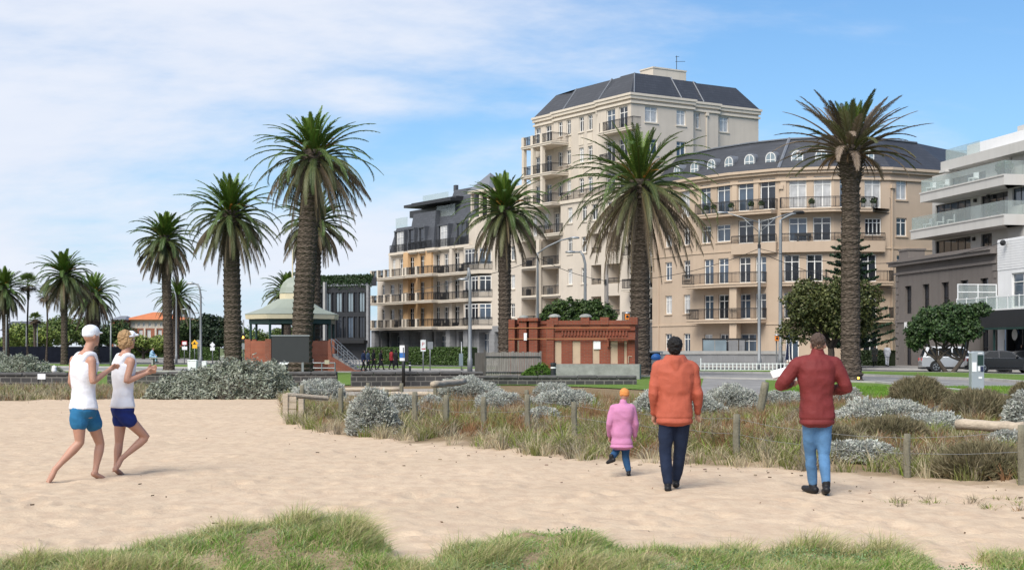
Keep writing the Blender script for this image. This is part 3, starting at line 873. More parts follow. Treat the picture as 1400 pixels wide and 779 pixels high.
tree('broadleaf_tree', 'dark low spreading tree with forked trunks before the silver car', (gx(1298, 91), 91, 0), [(-1.8, 0, 2.8, 1.1, 1, .9), (-.9, .3, 3.5, 1.2, 1, .85), (.1, 0, 3.65, 1.2, 1, .9), (1.0, .2, 3.7, 1.1, 1, .8), (1.9, 0, 4.0, .75, .7, .55), (-2.1, 0, 2.0, .7, .7, .6), (1.1, -.2, 2.8, 1.0, .9, .8), (-.5, -.5, 2.7, 1.1, .9, .8), (.4, -.3, 2.4, .8, .7, .6)],
     ((.022, .046, .017), (.065, .11, .036)), 12000, .11, .16, .9, legs=[(-.75, 0), (.85, .1)])
# araucaria behind the evergreen
def norfolk(label, x, y, h):
    t = thing('norfolk_pine', label, 'tree', (x, y, 0))
    bm = bmesh.new(); add_tube(bm, [(0, 0, -.1), (0, 0, h * .5), (0, 0, h)], [.28, .18, .03], 9); obj('trunk', bm, BARK, t, smooth=True)
    P_, D_ = [], []
    z = 1.6
    while z < h - .3:
        l = (h - z) * .27 + .95 if z < h - 1.2 else (h - z) * .7 + .2
        for k in range(6):
            a = k * PI / 3 + z * 1.7
            nn_ = int(190 * l / 2) + 60
            s = rng.uniform(.08, 1, nn_)
            off = rng.normal(0, .16, (nn_, 2)) * (1.15 - s)[:, None] * 1.4
            p = np.stack([np.cos(a) * s * l - np.sin(a) * off[:, 0] * 1.6, np.sin(a) * s * l + np.cos(a) * off[:, 0] * 1.6, z + .22 * s * s * l + np.abs(off[:, 1]) * .5], -1)
            P_.append(p)
        z += .62
    p = np.concatenate(P_)
    V = leaf_quads(p, np.full(len(p), .15), np.tile([0, 0, 1.0], (len(p), 1)), .9, .4)
    link('crown', quads_mesh('crown', V, 4, FOL, jitter_cols((.028, .055, .028), len(p), .35)), None, t)
norfolk('norfolk pine with tiered branches behind the dry palm', gx(1163, 112), 112, gz(312, 112))

# the far left belt of trees behind the dark screen fence
G_ = 'trees behind the dark screen fence'
for lab, pxx, D, pyt, wpx, col, nl_ in (
        ('bright green tree at the far left behind the fan palms', 42, 185, 440, 62, LT, 5000),
        ('round mid green tree behind the slender date palm', 92, 200, 428, 66, MID, 6000),
        ('dark green tree behind the short thick date palm', 148, 205, 432, 50, DK, 4500),
        ('low yellow green tree in front of the red roofed building', 196, 190, 457, 60, LT, 4500),
        ('low dark tree right of the slim palm beside the red roof', 262, 200, 432, 44, DK, 5000),
        ('tall dark conifer left of the bandstand', 297, 175, 428, 52, ((.012, .025, .014), (.035, .055, .026)), 7000),
        ('dark spreading tree behind the bandstand columns', 365, 165, 440, 80, MID, 6000),
        ('green treetop at the left edge behind the date palm', 6, 190, 448, 44, MID, 3000)):
    k = D / F; h = gz(pyt, D); r = wpx * k * .62
    tree('broadleaf_tree', lab, (gx(pxx, D), D, 0), blob(9, r, r * .7, h * .5, h * .52, .5, pxx), col, nl_, .2, .25, h * .3, group=G_)
# ------------------------------------------------------------------ dune grasses
def dfront(x, y): return np.interp(np.asarray(x) / np.asarray(y), FS, FD)
def scatter_px(n, x0, x1, y0, y1):
    """points of ground spread evenly over the ground, kept inside a wedge of the dune."""
    D1, D0 = gd(y0), gd(y1)
    D = np.sqrt(rng.uniform(D0 ** 2, D1 ** 2, n)); s = rng.uniform((x0 - 700) / F, (x1 - 700) / F, n)
    return s * D, D

STRAW = (.40, .345, .225); OLIVE = (.18, .19, .065); LIME = (.17, .23, .04); RUST = (.235, .135, .07); GREYB = (.24, .205, .15)
def tussocks(name, x, y, nb, h, spread, colf, width=.010, lean=.5):
    nT = len(x)
    k = np.repeat(np.arange(nT), nb)
    n = len(k)
    a = rng.uniform(0, 2 * PI, n); rr = np.abs(rng.normal(0, 1, n)) * spread * .45
    hh = np.repeat(h * rng.uniform(.65, 1.25, nT), nb) * rng.uniform(.5, 1.1, n)
    bx = x[k] + np.cos(a) * rr; by = y[k] + np.sin(a) * rr
    pos = np.stack([bx, by, hgt(bx, by) - .015], -1)
    aa = a + rng.normal(0, .6, n)
    ln_ = hh * rng.uniform(.1, 1.0, n) * lean * (1 + rr / spread)
    ln = np.stack([np.cos(aa) * ln_, np.sin(aa) * ln_, np.zeros(n)], -1)
    cols = colf(x, y)[k] * rng.uniform(.7, 1.3, (n, 1)) * rng.uniform(.94, 1.06, (n, 3))
    return stuff(link(name, blades_mesh(name, pos, hh, width * rng.uniform(.6, 1.4, n), ln, cols, FOLD)))

def mixcols(w):
    """w: (N,5) weights for straw, olive, lime, rust, greybrown -> one picked colour each."""
    pal = np.array([STRAW, OLIVE, LIME, RUST, GREYB]); w = w / w.sum(1, keepdims=True)
    c = w.cumsum(1); r = rng.uniform(0, 1, (len(w), 1))
    return pal[np.minimum(4, (r > c).sum(1))]
def nz(x, y, s, o=0): return np.array([mnoise.noise((a * s, b * s, o)) for a, b in zip(x, y)])

# front fringe of the fenced dune
x, y = scatter_px(14000, 385, 1560, 548, 672)
d = y - dfront(x, y)
patch = nz(x, y, .55, 4)
keep = (d > .1 + .5 * nz(x, y, 1.4, 9)) & (rng.uniform(0, 1, len(x)) < np.clip(.62 + 1.1 * patch, .08, 1)) & (y < 46)
keep &= ~((x / y > .232) & (y > 43))
x, y = x[keep], y[keep]; d = y - dfront(x, y)
g = nz(x, y, .5, 30)
def col1(x, y):
    d = y - dfront(x, y); fr_ = np.clip(1 - d / 4, 0, 1); g = nz(x, y, .5, 30); r_ = nz(x, y, .35, 60)
    w = np.stack([.28 + .40 * fr_, .46 + .5 * np.clip(g, 0, 1), .14 + .8 * np.clip(g - .1, 0, 1) * (.4 + fr_), (.55 + 1.0 * np.clip(r_, 0, 1)) * (1 - fr_), .28 + 0 * d], -1)
    return mixcols(np.maximum(w, .01))
hh = np.where(d < 3, .33, .24)
tussocks('dune_grass', x, y, 30, hh, .16, col1, .012, .9)

# reddish sedge standing taller between the bushes
x, y = scatter_px(1500, 395, 1500, 543, 600)
keep = (y - dfront(x, y) > 1.2) & (nz(x, y, .4, 77) > .08) & (y < 45) & ~((x / y > .232) & (y > 42))
x, y = x[keep], y[keep]
tussocks('dune_sedge', x, y, 34, np.full(len(x), .42), .2, lambda x, y: mixcols(np.tile([.25, .12, .02, .9, .25], (len(x), 1))), .012, .45)

# stray clumps on the sand along the dune foot
pts_ = [(1246, 684), (1262, 681), (1235, 687), (1385, 684), (1345, 690), (1400, 692), (1325, 682)]
x = np.array([gp(a, b)[0] + random.uniform(-.12, .12) for a, b in pts_ for _ in range(5)]); y = np.array([gp(a, b)[1] + random.uniform(-.25, .25) for a, b in pts_ for _ in range(5)])
tussocks('stray_grass', x, y, 16, np.full(len(x), .09), .14, lambda x, y: mixcols(np.tile([.6, .5, .3, .1, .5], (len(x), 1))), .009, 1.2)

# far left strip along the low walls
x, y = scatter_px(5200, -250, 400, 526, 550)
keep = (y - dfront(x, y) > .15 + .6 * nz(x, y, .5, 9)) & (y < 57)
x, y = x[keep], y[keep]
tussocks('strip_grass', x, y, 20, np.full(len(x), .36), .3, lambda x, y: mixcols(np.stack([.5 + 0 * x, .25 + 0 * x, .05 + .4 * np.clip(nz(x, y, .4, 5), 0, 1), .15 + 0 * x, .5 + 0 * x], -1)), .022, .8)

# foreground turf on the low mounds
x = rng.uniform(-5.2, 5.6, 90000); y = rng.uniform(9.6, 12.4, 90000)
cov = np.zeros(len(x))
for mx, my, rx, ry, h in MOUNDS:
    cov = np.maximum(cov, np.exp(-((x - mx) / rx) ** 2 - ((y - my) / ry) ** 2))
keep = (cov + .16 * nz(x, y, 2.2, 3) + .10 * nz(x, y, 6, 6) > .29) & (rng.uniform(0, 1, len(x)) < .78)
x, y = x[keep], y[keep]
n = len(x)
k = np.repeat(np.arange(n), 4); m_ = len(k)
bx = x[k] + rng.normal(0, .03, m_); by = y[k] + rng.normal(0, .03, m_)
pos = np.stack([bx, by, hgt(bx, by) - .01], -1)
pz = nz(x, y, 1.1, 15); pz2 = nz(x, y, 3.0, 25)
hh = (np.clip(.10 + .08 * pz + .15 * pz2, .025, .30))[k] * rng.uniform(.5, 1.3, m_)
wind = rng.normal(0.3, .75, m_)
ln = np.stack([hh * wind, hh * rng.normal(0, .5, m_), np.zeros(m_)], -1)
gcol = np.array([(.27, .33, .10), (.41, .39, .17), (.14, .28, .035), (.48, .40, .22), (.28, .36, .18)])
w = np.stack([.45 + .5 * pz, .45 + 1.1 * pz2, .10 + np.clip(-pz * 2.6, 0, 1.8), .22 + 1.2 * np.clip(pz2, 0, 1), .25 - .6 * pz2], -1); w = np.maximum(w, .02); w /= w.sum(1, keepdims=True)
pick = np.minimum(4, (rng.uniform(0, 1, (m_, 1)) > w.cumsum(1)[k]).sum(1))
stuff(link('foreground_grass', blades_mesh('foreground_grass', pos, hh, .0052 * rng.uniform(.6, 1.5, m_), ln, gcol[pick] * rng.uniform(.75, 1.25, (m_, 1)), FOL, 3)))
# little pale herbs among the turf
x, y = rng.uniform(-.5, 4.8, 1700), rng.uniform(10, 11.6, 1700)
cov = np.zeros(len(x))
for mx, my, rx, ry, h in MOUNDS: cov = np.maximum(cov, np.exp(-((x - mx) / rx) ** 2 - ((y - my) / ry) ** 2))
kp = (cov > .22) & (nz(x, y, 1.6, 41) > .1); x, y = x[kp], y[kp]
k = np.repeat(np.arange(len(x)), 16); bx = x[k] + rng.normal(0, .05, len(k)); by = y[k] + rng.normal(0, .05, len(k))
p = np.stack([bx, by, hgt(bx, by) + rng.uniform(0, .07, len(k))], -1)
stuff(link('low_herbs', quads_mesh('low_herbs', leaf_quads(p, np.full(len(k), .010), np.tile([0, 0, 1.], (len(k), 1)), .6, .6), 4, FOL, jitter_cols((.15, .24, .10), len(k), .3))))

# short mown turf on the right-hand lawn
x, y = scatter_px(60000, 1060, 1500, 530, 556)
kp = (y > 42) & (x > 10) & (y < 66) & (y > np.interp(x, [9.5, 11, 13.5, 17.4, 21.5, 25], [47.5, 46.5, 44.5, 42.5, 40.8, 36]))
x, y = x[kp], y[kp]; n = len(x)
pos = np.stack([x, y, np.full(n, .03)], -1); hh = rng.uniform(.05, .14, n)
pz = nz(x, y, .25, 5)[:, None]
stuff(link('lawn_grass', blades_mesh('lawn_grass', pos, hh, np.full(n, .02), np.stack([hh * rng.normal(0, .6, n), hh * rng.normal(0, .6, n), 0 * x], -1), np.clip(np.array([(.12, .235, .02)]) * (1 + .3 * pz) + np.array([(.06, .02, .01)]) * np.clip(pz, 0, 1), 0, 1) * rng.uniform(.75, 1.25, (n, 1)), FOL, 1)))

# ------------------------------------------------------------------ shrubs of the dune, placed where they stand
def bush(label, pxx, pyb, w_px, h_px, ratio=.8, **kw):
    D = gd(pyb); k = D / F
    D2 = D + w_px * k * .5 * ratio
    return cushion(label, gx(pxx, D2), D2, w_px * k * .58, w_px * k * .55 * ratio, h_px * k * 1.10, **kw)
BUSHES = [
    ('grey cushion bush leaning beside the boarded bay at the dune corner', 432, 558, 84, 32),
    ('silver cushion bush behind the fence posts with a rounded dome', 512, 598, 78, 58),
    ('small grey bush just right of the silver dome', 548, 583, 46, 32),
    ('broad silver bush below the timber paling fence', 636, 552, 98, 32),
    ('grey bush at the right foot of the broad silver bush', 683, 571, 70, 26),
    ('small round grey bush between two fence posts', 590, 568, 34, 20),
    ('low grey bush in front of the pale plinth of the pump house', 755, 552, 62, 26),
    ('grey bush below the pump house, nearer the beach', 772, 574, 88, 26),
    ('grey bush left of the small child', 738, 590, 52, 22),
    ('pale grey bush right behind the orange jacket', 900, 580, 70, 34),
    ('silver bush right of the orange jacket, the nearer one', 958, 586, 74, 30),
    ('big silver bush left of the leaning old post', 1000, 574, 84, 38),
    ('silver bush between the two walkers, near the path', 985, 560, 62, 24),
    ('grey bush directly right of the leaning old post', 1068, 566, 60, 26),
    ('long low silver bush right of the red jacket', 1205, 590, 150, 32),
    ('small silver bush close behind the red jacket', 1150, 560, 54, 24),
    ('low straggling grey bush in front of the long log rail', 1270, 606, 110, 20),
    ('bright silver bush at the right edge above the log rail', 1398, 606, 54, 60),
    ('grey bush below the log rail at the right edge', 1380, 628, 60, 26),
    ('low pale bush along the sand right of the blue jeans', 1170, 640, 110, 24),
]
for i, (lab, a, b, w_, h_) in enumerate(BUSHES): bush(lab, a, b, w_, h_)
OLV = ((.12, .11, .06), (.27, .23, .14))
for lab, a, b, w_, h_ in (('brown twiggy bush in front of the ticket machine lawn', 1255, 572, 90, 40), ('dark twiggy bush hanging over the stones below the lawn', 1335, 586, 90, 34), ('dry brown bush on the sand at the right edge', 1345, 658, 120, 34),
                          ('olive bush right of the red jacket under the silver mound', 1215, 618, 90, 24), ('brown bush below the ticket machine at the right edge', 1398, 572, 40, 30), ('dry bush behind the wooden post near the child', 1130, 632, 70, 24)):
    bush(lab, a, b, w_, h_, col=OLV, name='twiggy_bush', size=.085, thin=True, group='brown twiggy bushes on the dune')
SALT = ((.14, .155, .11), (.37, .39, .32))
for lab, a, b, w_, h_ in (('big grey green saltbush left of the low stone wall', 330, 546, 150, 50), ('wide low saltbush behind the second runner', 250, 546, 110, 27), ('saltbush between the bandstand board and the big saltbush', 372, 541, 60, 39), ('saltbush in front of the slim palm', 290, 543, 100, 38)):
    bush(lab, a, b, w_, h_, .5, col=SALT, name='saltbush', size=.06, sprig=.10, group='saltbushes at the back of the beach', n=9000)
for lab, a, b, w_, h_ in (('grey saltbush above the dark wall at the far left', 28, 521, 84, 34), ('flatter saltbush above the dark wall left of the runners', 66, 518, 50, 18), ('pale bush at the left edge in front of the wall', -8, 520, 60, 36)):
    bush(lab, a, b, w_, h_, .5, col=SALT, name='saltbush', size=.06, sprig=.05, group='saltbushes at the back of the beach', n=5000)
cushion('weedy green plant at the foot of the grey paling fence', gx(738, 74), 74, .9, .5, .75, 2200, ((.04, .09, .015), (.09, .16, .03)), .08, 'weed_clump', .1, 0, None, 'plant')

# ------------------------------------------------------------------ posts and rails in the dune
def post_bm(h, r, seed):
    random.seed(seed); bm = bmesh.new()
    n = 7
    add_tube(bm, [(random.uniform(-.006, .006), random.uniform(-.006, .006), -.25 + (h + .25) * i / n) for i in range(n + 1)], [r * random.uniform(.95, 1.04) for _ in range(n)] + [r * .86], 10)
    return bm
def fence_line(name, label, posts, wires=(.55, .9), rails=None):
    """posts: (px, py_base, height in px, width in px)."""
    P_ = []
    x0, y0 = gp(*posts[0][:2])
    t = thing(name, label, 'fence', (x0, y0, float(hgt(x0, y0))))
    for i, (a, b, h_, w_) in enumerate(posts):
        x, y = gp(a, b); z = float(hgt(x, y)); k = y / F
        x = gx(a, y)
        obj('post', post_bm(h_ * k, w_ * k * .5, i + a), M['postw'], t, (x - x0, y - y0, z - t.location.z), smooth=True)
        P_.append(Vector((x - x0, y - y0, z - t.location.z)) )
    hs = [p[2] * gd(p[1]) / F for p in posts]
    for f in wires:
        bm = bmesh.new()
        for (a, ha), (b, hb) in zip(zip(P_, hs), zip(P_[1:], hs[1:])):
            A = a + Vector((0, 0, ha * f)); B = b + Vector((0, 0, hb * f))
            add_tube(bm, [A, A.lerp(B, .5) - Vector((0, 0, .02)), B], .0026, 5)
        obj('wire', bm, M['steel'], t)
    return t

fence_line('post_fence', 'post and wire fence of lichened timber posts along the beach side of the dune', [(413, 576, 40, 7), (466, 580, 40, 7), (528, 582, 38, 7), (567, 588, 38, 8), (610, 598, 50, 8), (661, 598, 44, 8), (721, 606, 50, 8), (785, 612, 46, 8), (862, 618, 46, 9), (934, 624, 50, 9), (1007, 632, 60, 10), (1100, 641, 56, 10), (1240, 652, 60, 10), (1397, 664, 82, 11)])
fence_line('post_fence', 'shorter run of old posts with wire nearer the low stone wall', [(503, 545, 22, 5.5), (549, 548, 24, 5.5), (595, 552, 30, 6), (720, 560, 24, 6)], wires=(.8,))
xs_, ys_ = [], []
for i in range(240):
    D = 11 + 30 * random.random() ** 1.3; s_ = random.uniform(-.40, .40)
    if random.random() < .55: D = float(np.interp(s_, FS, FD)) - abs(random.gauss(0, 1.2))
    xs_.append(s_ * D); ys_.append(D)
x, y = np.array(xs_), np.array(ys_); kp = y < dfront(x, y) + .2; x, y = x[kp], y[kp]; n = len(x)
a = rng.uniform(0, 2 * PI, n); dd = np.stack([np.cos(a), np.sin(a), np.zeros(n)], -1); l_ = (.008 + .03 * rng.uniform(0, 1, n) ** 3)[:, None]; w_ = np.stack([-np.sin(a), np.cos(a), np.zeros(n)], -1) * rng.uniform(.003, .008, n)[:, None]
c = np.stack([x, y, hgt(x, y) + .012], -1); up = np.array([0, 0, .014])
V = np.stack([c - dd * l_ - w_, c + dd * l_ - w_ * .6, c + dd * l_ + w_ * .6 + up, c - dd * l_ + w_ + up], 1)
stuff(link('beach_litter', quads_mesh('beach_litter', V.reshape(-1, 3), 4, FOLD, jitter_cols((.17, .125, .085), n, .5))))
def single(name, label, cat, bm, m, loc, rotz=0, group=None, smooth=True):
    o = obj(name, bm, m, None, loc, rotz, smooth); return tag(o, label, cat, group)
def at_px(a, b): x, y = gp(a, b); return (x, y, float(hgt(x, y)))
x, y, z = at_px(1038, 582)
o = single('leaning_post', 'split leaning old post with a hollow side between the two walkers', 'post', post_bm(.75, .085, 3), M['postw'], (x, y, z)); o.rotation_euler = (R(6), R(9), 0)
def log(label, a, b, r, za, zb):
    A = Vector(at_px(*a)) + Vector((0, 0, za)); B = Vector(at_px(*b)) + Vector((0, 0, zb))
    bm = bmesh.new(); n = 8
    add_tube(bm, [(A.lerp(B, i / n) - A) + Vector((0, random.uniform(-.01, .01), random.uniform(-.012, .012))) for i in range(n + 1)], [r * random.uniform(.93, 1.06) for _ in range(n + 1)], 10)
    return single('log_rail', label, 'rail', bm, M['logw'], tuple(A), 0, None)
log('bleached log rail at the right edge lying between grey bushes', (1308, 620), (1400, 624), .085, .33, .32)
log('sloping log rail below the grey paling fence', (592, 560), (634, 553), .09, .55, .62)
log('long low log rail beside the path in front of the stone wall', (425, 546), (548, 546), .07, .30, .34)
log('second low log rail right of the gap in the stone wall', (503, 549), (600, 551), .07, .22, .24)
# boarded bay at the corner of the dune
t = thing('timber_bay', 'short boarded timber bay with bleached planks at the dune corner', 'timber screen', at_px(402, 578))
for i, (dx, dy) in enumerate(((-.17, -.1), (.12, .25), (.2, -.3))):
    bm = bmesh.new(); add_box(bm, dx - .055, dx + .055, dy - .05, dy + .05, -.2, .62 - .05 * i); obj('post', bm, M['logw'], t)
bm = bmesh.new()
for i in range(4): add_box(bm, -.112, .062, -.12 + .006 * i, -.085 + .006 * i, .02 + i * .14, .145 + i * .14)
obj('boarding', bm, M['logw'], t)
bm = bmesh.new(); add_tube(bm, [(-.15, -.1, .60), (.65, .6, .50)], .05, 8); obj('rail', bm, M['logw'], t)
# ------------------------------------------------------------------ building kit
def offset_line(pts, d, closed=False):
    """plan polyline pts (left to right as seen) moved outwards (towards the viewer's side) by d, mitred."""
    n = len(pts); out = []
    for i in range(n):
        e = []
        if closed or i > 0: a, b = pts[i - 1], pts[i]; e.append((a, b))
        if closed or i < n - 1: a, b = pts[i], pts[(i + 1) % n]; e.append((a, b))
        ns = []
        for a, b in e:
            u = Vector((b[0] - a[0], b[1] - a[1])).normalized(); ns.append(Vector((u.y, -u.x)))
        if len(ns) == 1: o = ns[0] * d
        else:
            s = ns[0] + ns[1]; o = s * (d / max(.25, (1 + ns[0].dot(ns[1]))))
        out.append((pts[i][0] + o.x, pts[i][1] + o.y))
    return out

def band(bm, pts, d0, d1, z0, z1, root, closed=False):
    """a moulding that runs along a plan line between the offsets d0 (in) and d1 (out)."""
    a = offset_line(pts, d0, closed); b = offset_line(pts, d1, closed)
    rx, ry = root.location.x, root.location.y
    n = len(pts)
    V = [[bm.verts.new((p[0] - rx, p[1] - ry, z)) for p in l] for l, z in ((a, z0), (b, z0), (b, z1), (a, z1))]
    for i in range(n if closed else n - 1):
        j = (i + 1) % n
        for k in range(4):
            l = (k + 1) % 4
            bm.faces.new((V[k][i], V[k][j], V[l][j], V[l][i]))
    if not closed:
        bm.faces.new([V[k][0] for k in range(4)]); bm.faces.new([V[k][-1] for k in (3, 2, 1, 0)])

class Face:
    """an upright facade plane through A towards B (left to right as seen from the beach)."""
    def __init__(s, root, A, B):
        s.root = root; s.o = Vector(A); s.B = Vector(B); s.u = (s.B - s.o).normalized(); s.n = Vector((s.u.y, -s.u.x))
        s.len = (s.B - s.o).length; s.rot = math.atan2(s.u.y, s.u.x)
    def t(s, px_, d=0):
        k = (px_ - 700) / F; o = s.o + s.n * d
        return (k * o.y - o.x) / (s.u.x - k * s.u.y)
    def z(s, px_, py_, d=0):
        t = s.t(px_, d); D = (s.o + s.n * d + s.u * t).y
        return H - (py_ - HY) * D / F
    def w(s, t, d=0):
        p = s.o + s.u * t + s.n * d; return (p.x, p.y)
    def p(s, t, z, d=0):
        q = s.o + s.u * t + s.n * d - s.root.location.to_2d(); return Vector((q.x, q.y, z))

def wall(bm, fc, t0, t1, z0, z1, ops=(), d=0, ret=None):
    """wall sheet with real openings (t0,t1,z0,z1[,depth[,back]]) and their reveals."""
    ops = [o for o in ops if o[0] > t0 and o[1] < t1 and o[2] >= z0 - 1e-6 and o[3] <= z1 + 1e-6]
    ts = sorted({t0, t1, *[round(x, 4) for o in ops for x in o[:2]]}); zs = sorted({z0, z1, *[round(x, 4) for o in ops for x in o[2:4]]})
    for a, b in zip(ts, ts[1:]):
        for c, e in zip(zs, zs[1:]):
            mt, mz = (a + b) / 2, (c + e) / 2
            if any(o[0] < mt < o[1] and o[2] < mz < o[3] for o in ops): continue
            bm.faces.new([bm.verts.new(fc.p(*q, d)) for q in ((a, c), (b, c), (b, e), (a, e))])
    for o in ops:
        dep = o[4] if len(o) > 4 else .28
        a, b, c, e = o[:4]
        for q in (((a, c), (b, c)), ((b, c), (b, e)), ((b, e), (a, e)), ((a, e), (a, c))):
            bm.faces.new([bm.verts.new(fc.p(*x)) for x in ((*q[0], d), (*q[0], d - dep), (*q[1], d - dep), (*q[1], d))])
        if len(o) > 5 and o[5]:
            bm.faces.new([bm.verts.new(fc.p(*q, d - dep)) for q in ((a, c), (b, c), (b, e), (a, e))])
    if ret:                                                     # side returns so that the wall has depth
        for tt in (t0, t1):
            bm.faces.new([bm.verts.new(fc.p(tt, *q)) for q in ((z0, d), (z0, d - ret), (z1, d - ret), (z1, d))])
        bm.faces.new([bm.verts.new(fc.p(tt, z1, q)) for tt, q in ((t0, d), (t1, d), (t1, d - ret), (t0, d - ret))])

def fbox(bm, fc, t0, t1, d0, d1, z0, z1):
    c = [fc.p(t, 0, d) for t, d in ((t0, d1), (t1, d1), (t1, d0), (t0, d0))]
    a = [bm.verts.new((p.x, p.y, z0)) for p in c]; b = [bm.verts.new((p.x, p.y, z1)) for p in c]
    bm.faces.new(a[::-1]); bm.faces.new(b)
    for i in range(4): bm.faces.new((a[i], a[(i + 1) % 4], b[(i + 1) % 4], b[i]))

def loose(o, root, label, cat, group=None):
    """a loose thing standing on a building: top level, at its real place."""
    l = o.location.copy(); o.parent = None; o.location = l + root.location
    return tag(o, label, cat, group)
_wc = {}
def win_mesh(w, h, style, fm):
    k = (round(w, 2), round(h, 2), style, fm)
    if k in _wc: return _wc[k]
    bm = bmesh.new(); fw = .085 if style != 'dark' else .07; y0, y1 = .14, .22
    a = w / 2
    add_box(bm, -a, -a + fw, y0, y1, 0, h); add_box(bm, a - fw, a, y0, y1, 0, h)
    add_box(bm, -a + fw, a - fw, y0, y1, h - fw, h); add_box(bm, -a + fw, a - fw, y0, y1, 0, fw * (1.3 if h > 2 else 1))
    nm = {'door': 1, 'case': 1, 'dark': max(1, round(w / 1.15) - 1), 'sash': 0, 'four': 3}[style]
    th = h * .74 if style in ('door', 'case', 'four') else (h * .5 if style == 'sash' else None)
    for i in range(nm):
        x = -a + w * (i + 1) / (nm + 1); add_box(bm, x - fw * .55, x + fw * .55, y0 + .004, y1 - .004, fw, h - fw)
    if th: add_box(bm, -a + fw, a - fw, y0 - .006, y1 - .008, th - fw * .4, th + fw * .4)
    fr = bm_mesh(bm, 'window_frame', mat=M[fm])
    bm = bmesh.new(); add_box(bm, -a + fw * .5, a - fw * .5, .172, .188, fw * .5, h - fw * .5)
    gm = bm_mesh(bm, 'pane')
    bm = bmesh.new(); add_box(bm, -a - .12, a + .12, -.09, .10, -.14, -.003); sm = bm_mesh(bm, 'sill')
    _wc[k] = (fr, gm, sm); return _wc[k]
_pc = {}
def win(fc, t0, t1, z0, z1, style='door', pane=None, d=0, sill=None, fm='frame', label=None):
    w, h = round(t1 - t0, 2), round(z1 - z0, 2)
    fr, gm, sm = win_mesh(w, h, style, fm)
    q = fc.p((t0 + t1) / 2, z0, d)
    o = link('window', fr, None, fc.root, q, fc.rot)
    pane = pane or random.choices(['gdark', 'gblue', 'gpale'], [.55, .25, .20])[0]
    k = (gm.name, pane)
    if k not in _pc:
        g = gm.copy(); g.materials.append(M[pane]); _pc[k] = g
    link('pane', _pc[k], None, o)
    if sill:
        k = (sm.name, sill)
        if k not in _pc:
            g = sm.copy(); g.materials.append(M[sill]); _pc[k] = g
        link('sill', _pc[k], None, o)
    return o

def rail_bars(bm, pts, z, h=1.0, step=.13, r=.012, root=None):
    """iron railing along a world plan line."""
    rx, ry = root.location.x, root.location.y
    for a, b in zip(pts, pts[1:]):
        a = Vector((a[0] - rx, a[1] - ry, 0)); b = Vector((b[0] - rx, b[1] - ry, 0)); u = (b - a); ln_ = u.length; u.normalize()
        ang = math.atan2(u.y, u.x); Mx = Matrix.Translation(a) @ Matrix.Rotation(ang, 4, 'Z')
        for zz_, t_ in ((h - .02, .03), (h * .86, .014), (.10, .018)):
            add_box(bm, 0, ln_, -t_, t_, z + zz_ - t_, z + zz_ + t_, Mx)
        n = max(1, int(ln_ / step))
        for i in range(n + 1):
            x = ln_ * i / n; rr = r * (2.0 if i % 9 == 0 else 1)
            add_box(bm, x - rr, x + rr, -rr, rr, z + .08, z + h - .04, Mx)

def balcony(fc, t0, t1, z, out, m='cream2', d=0, th=.28, rail=True, piers=(), pm='cream2', h=1.0, name='balcony', left=True, right=True, solid=0, glass=False):
    bm = bmesh.new(); fbox(bm, fc, t0, t1, d + .004, d + out, z - th, z)
    fbox(bm, fc, t0 - .06, t1 + .06, d + .006, d + out + .06, z - .09, z + .03)
    for p_ in piers: fbox(bm, fc, p_ - .22, p_ + .22, d + out - .40, d + out - .01, z + .03, z + h + .06)
    if solid: fbox(bm, fc, t0, t1, d + out - .14, d + out, z + .03, z + solid)
    o = obj(name, bm, M[m], fc.root)
    if rail:
        bm = bmesh.new()
        pts = ([fc.w(t0 + .05, d + .05)] if left else []) + [fc.w(t0 + .05, d + out - .08), fc.w(t1 - .05, d + out - .08)] + ([fc.w(t1 - .05, d + .05)] if right else [])
        if glass:
            for a, b in zip(pts, pts[1:]):
                u = Vector((b[0] - a[0], b[1] - a[1])); ang = math.atan2(u.y, u.x)
                Mx = Matrix.Translation((a[0] - fc.root.location.x, a[1] - fc.root.location.y, 0)) @ Matrix.Rotation(ang, 4, 'Z')
                n = max(1, round(u.length / 1.5))
                for i in range(n): add_box(bm, u.length * i / n + .02, u.length * (i + 1) / n - .02, -.012, .012, z + solid + .03, z + h + .08, Mx)
            obj('glass_balustrade', bm, M['gclear'], o)
        else:
            rail_bars(bm, pts, z + solid, h - solid, root=fc.root)
            obj('railing', bm, M['rail'], o)
    return o

def mansard(bm, pts, inset, z0, z1, root, top=True, out=0):
    a = offset_line(pts, out, True); b = offset_line(pts, -inset, True)
    rx, ry = root.location.x, root.location.y
    A = [bm.verts.new((p[0] - rx, p[1] - ry, z0)) for p in a]; B = [bm.verts.new((p[0] - rx, p[1] - ry, z1)) for p in b]
    n = len(pts)
    for i in range(n): bm.faces.new((A[i], A[(i + 1) % n], B[(i + 1) % n], B[i]))
    if top:
        f = bm.faces.new(B); bmesh.ops.triangulate(bm, faces=[f])

FL = [0, 4.2, 7.5, 10.8, 14.1, 17.4, 20.7, 24.0, 27.3]
U = Vector((.5333, -.8459))                                       # run of the sea front facades, left to right
CORN = Vector((12.45, 150))                                       # street corner of the tower
def on_front(px_):
    k = (px_ - 700) / F
    t = (k * CORN.y - CORN.x) / (U.x - k * U.y); p = CORN + U * t; return (p.x, p.y)

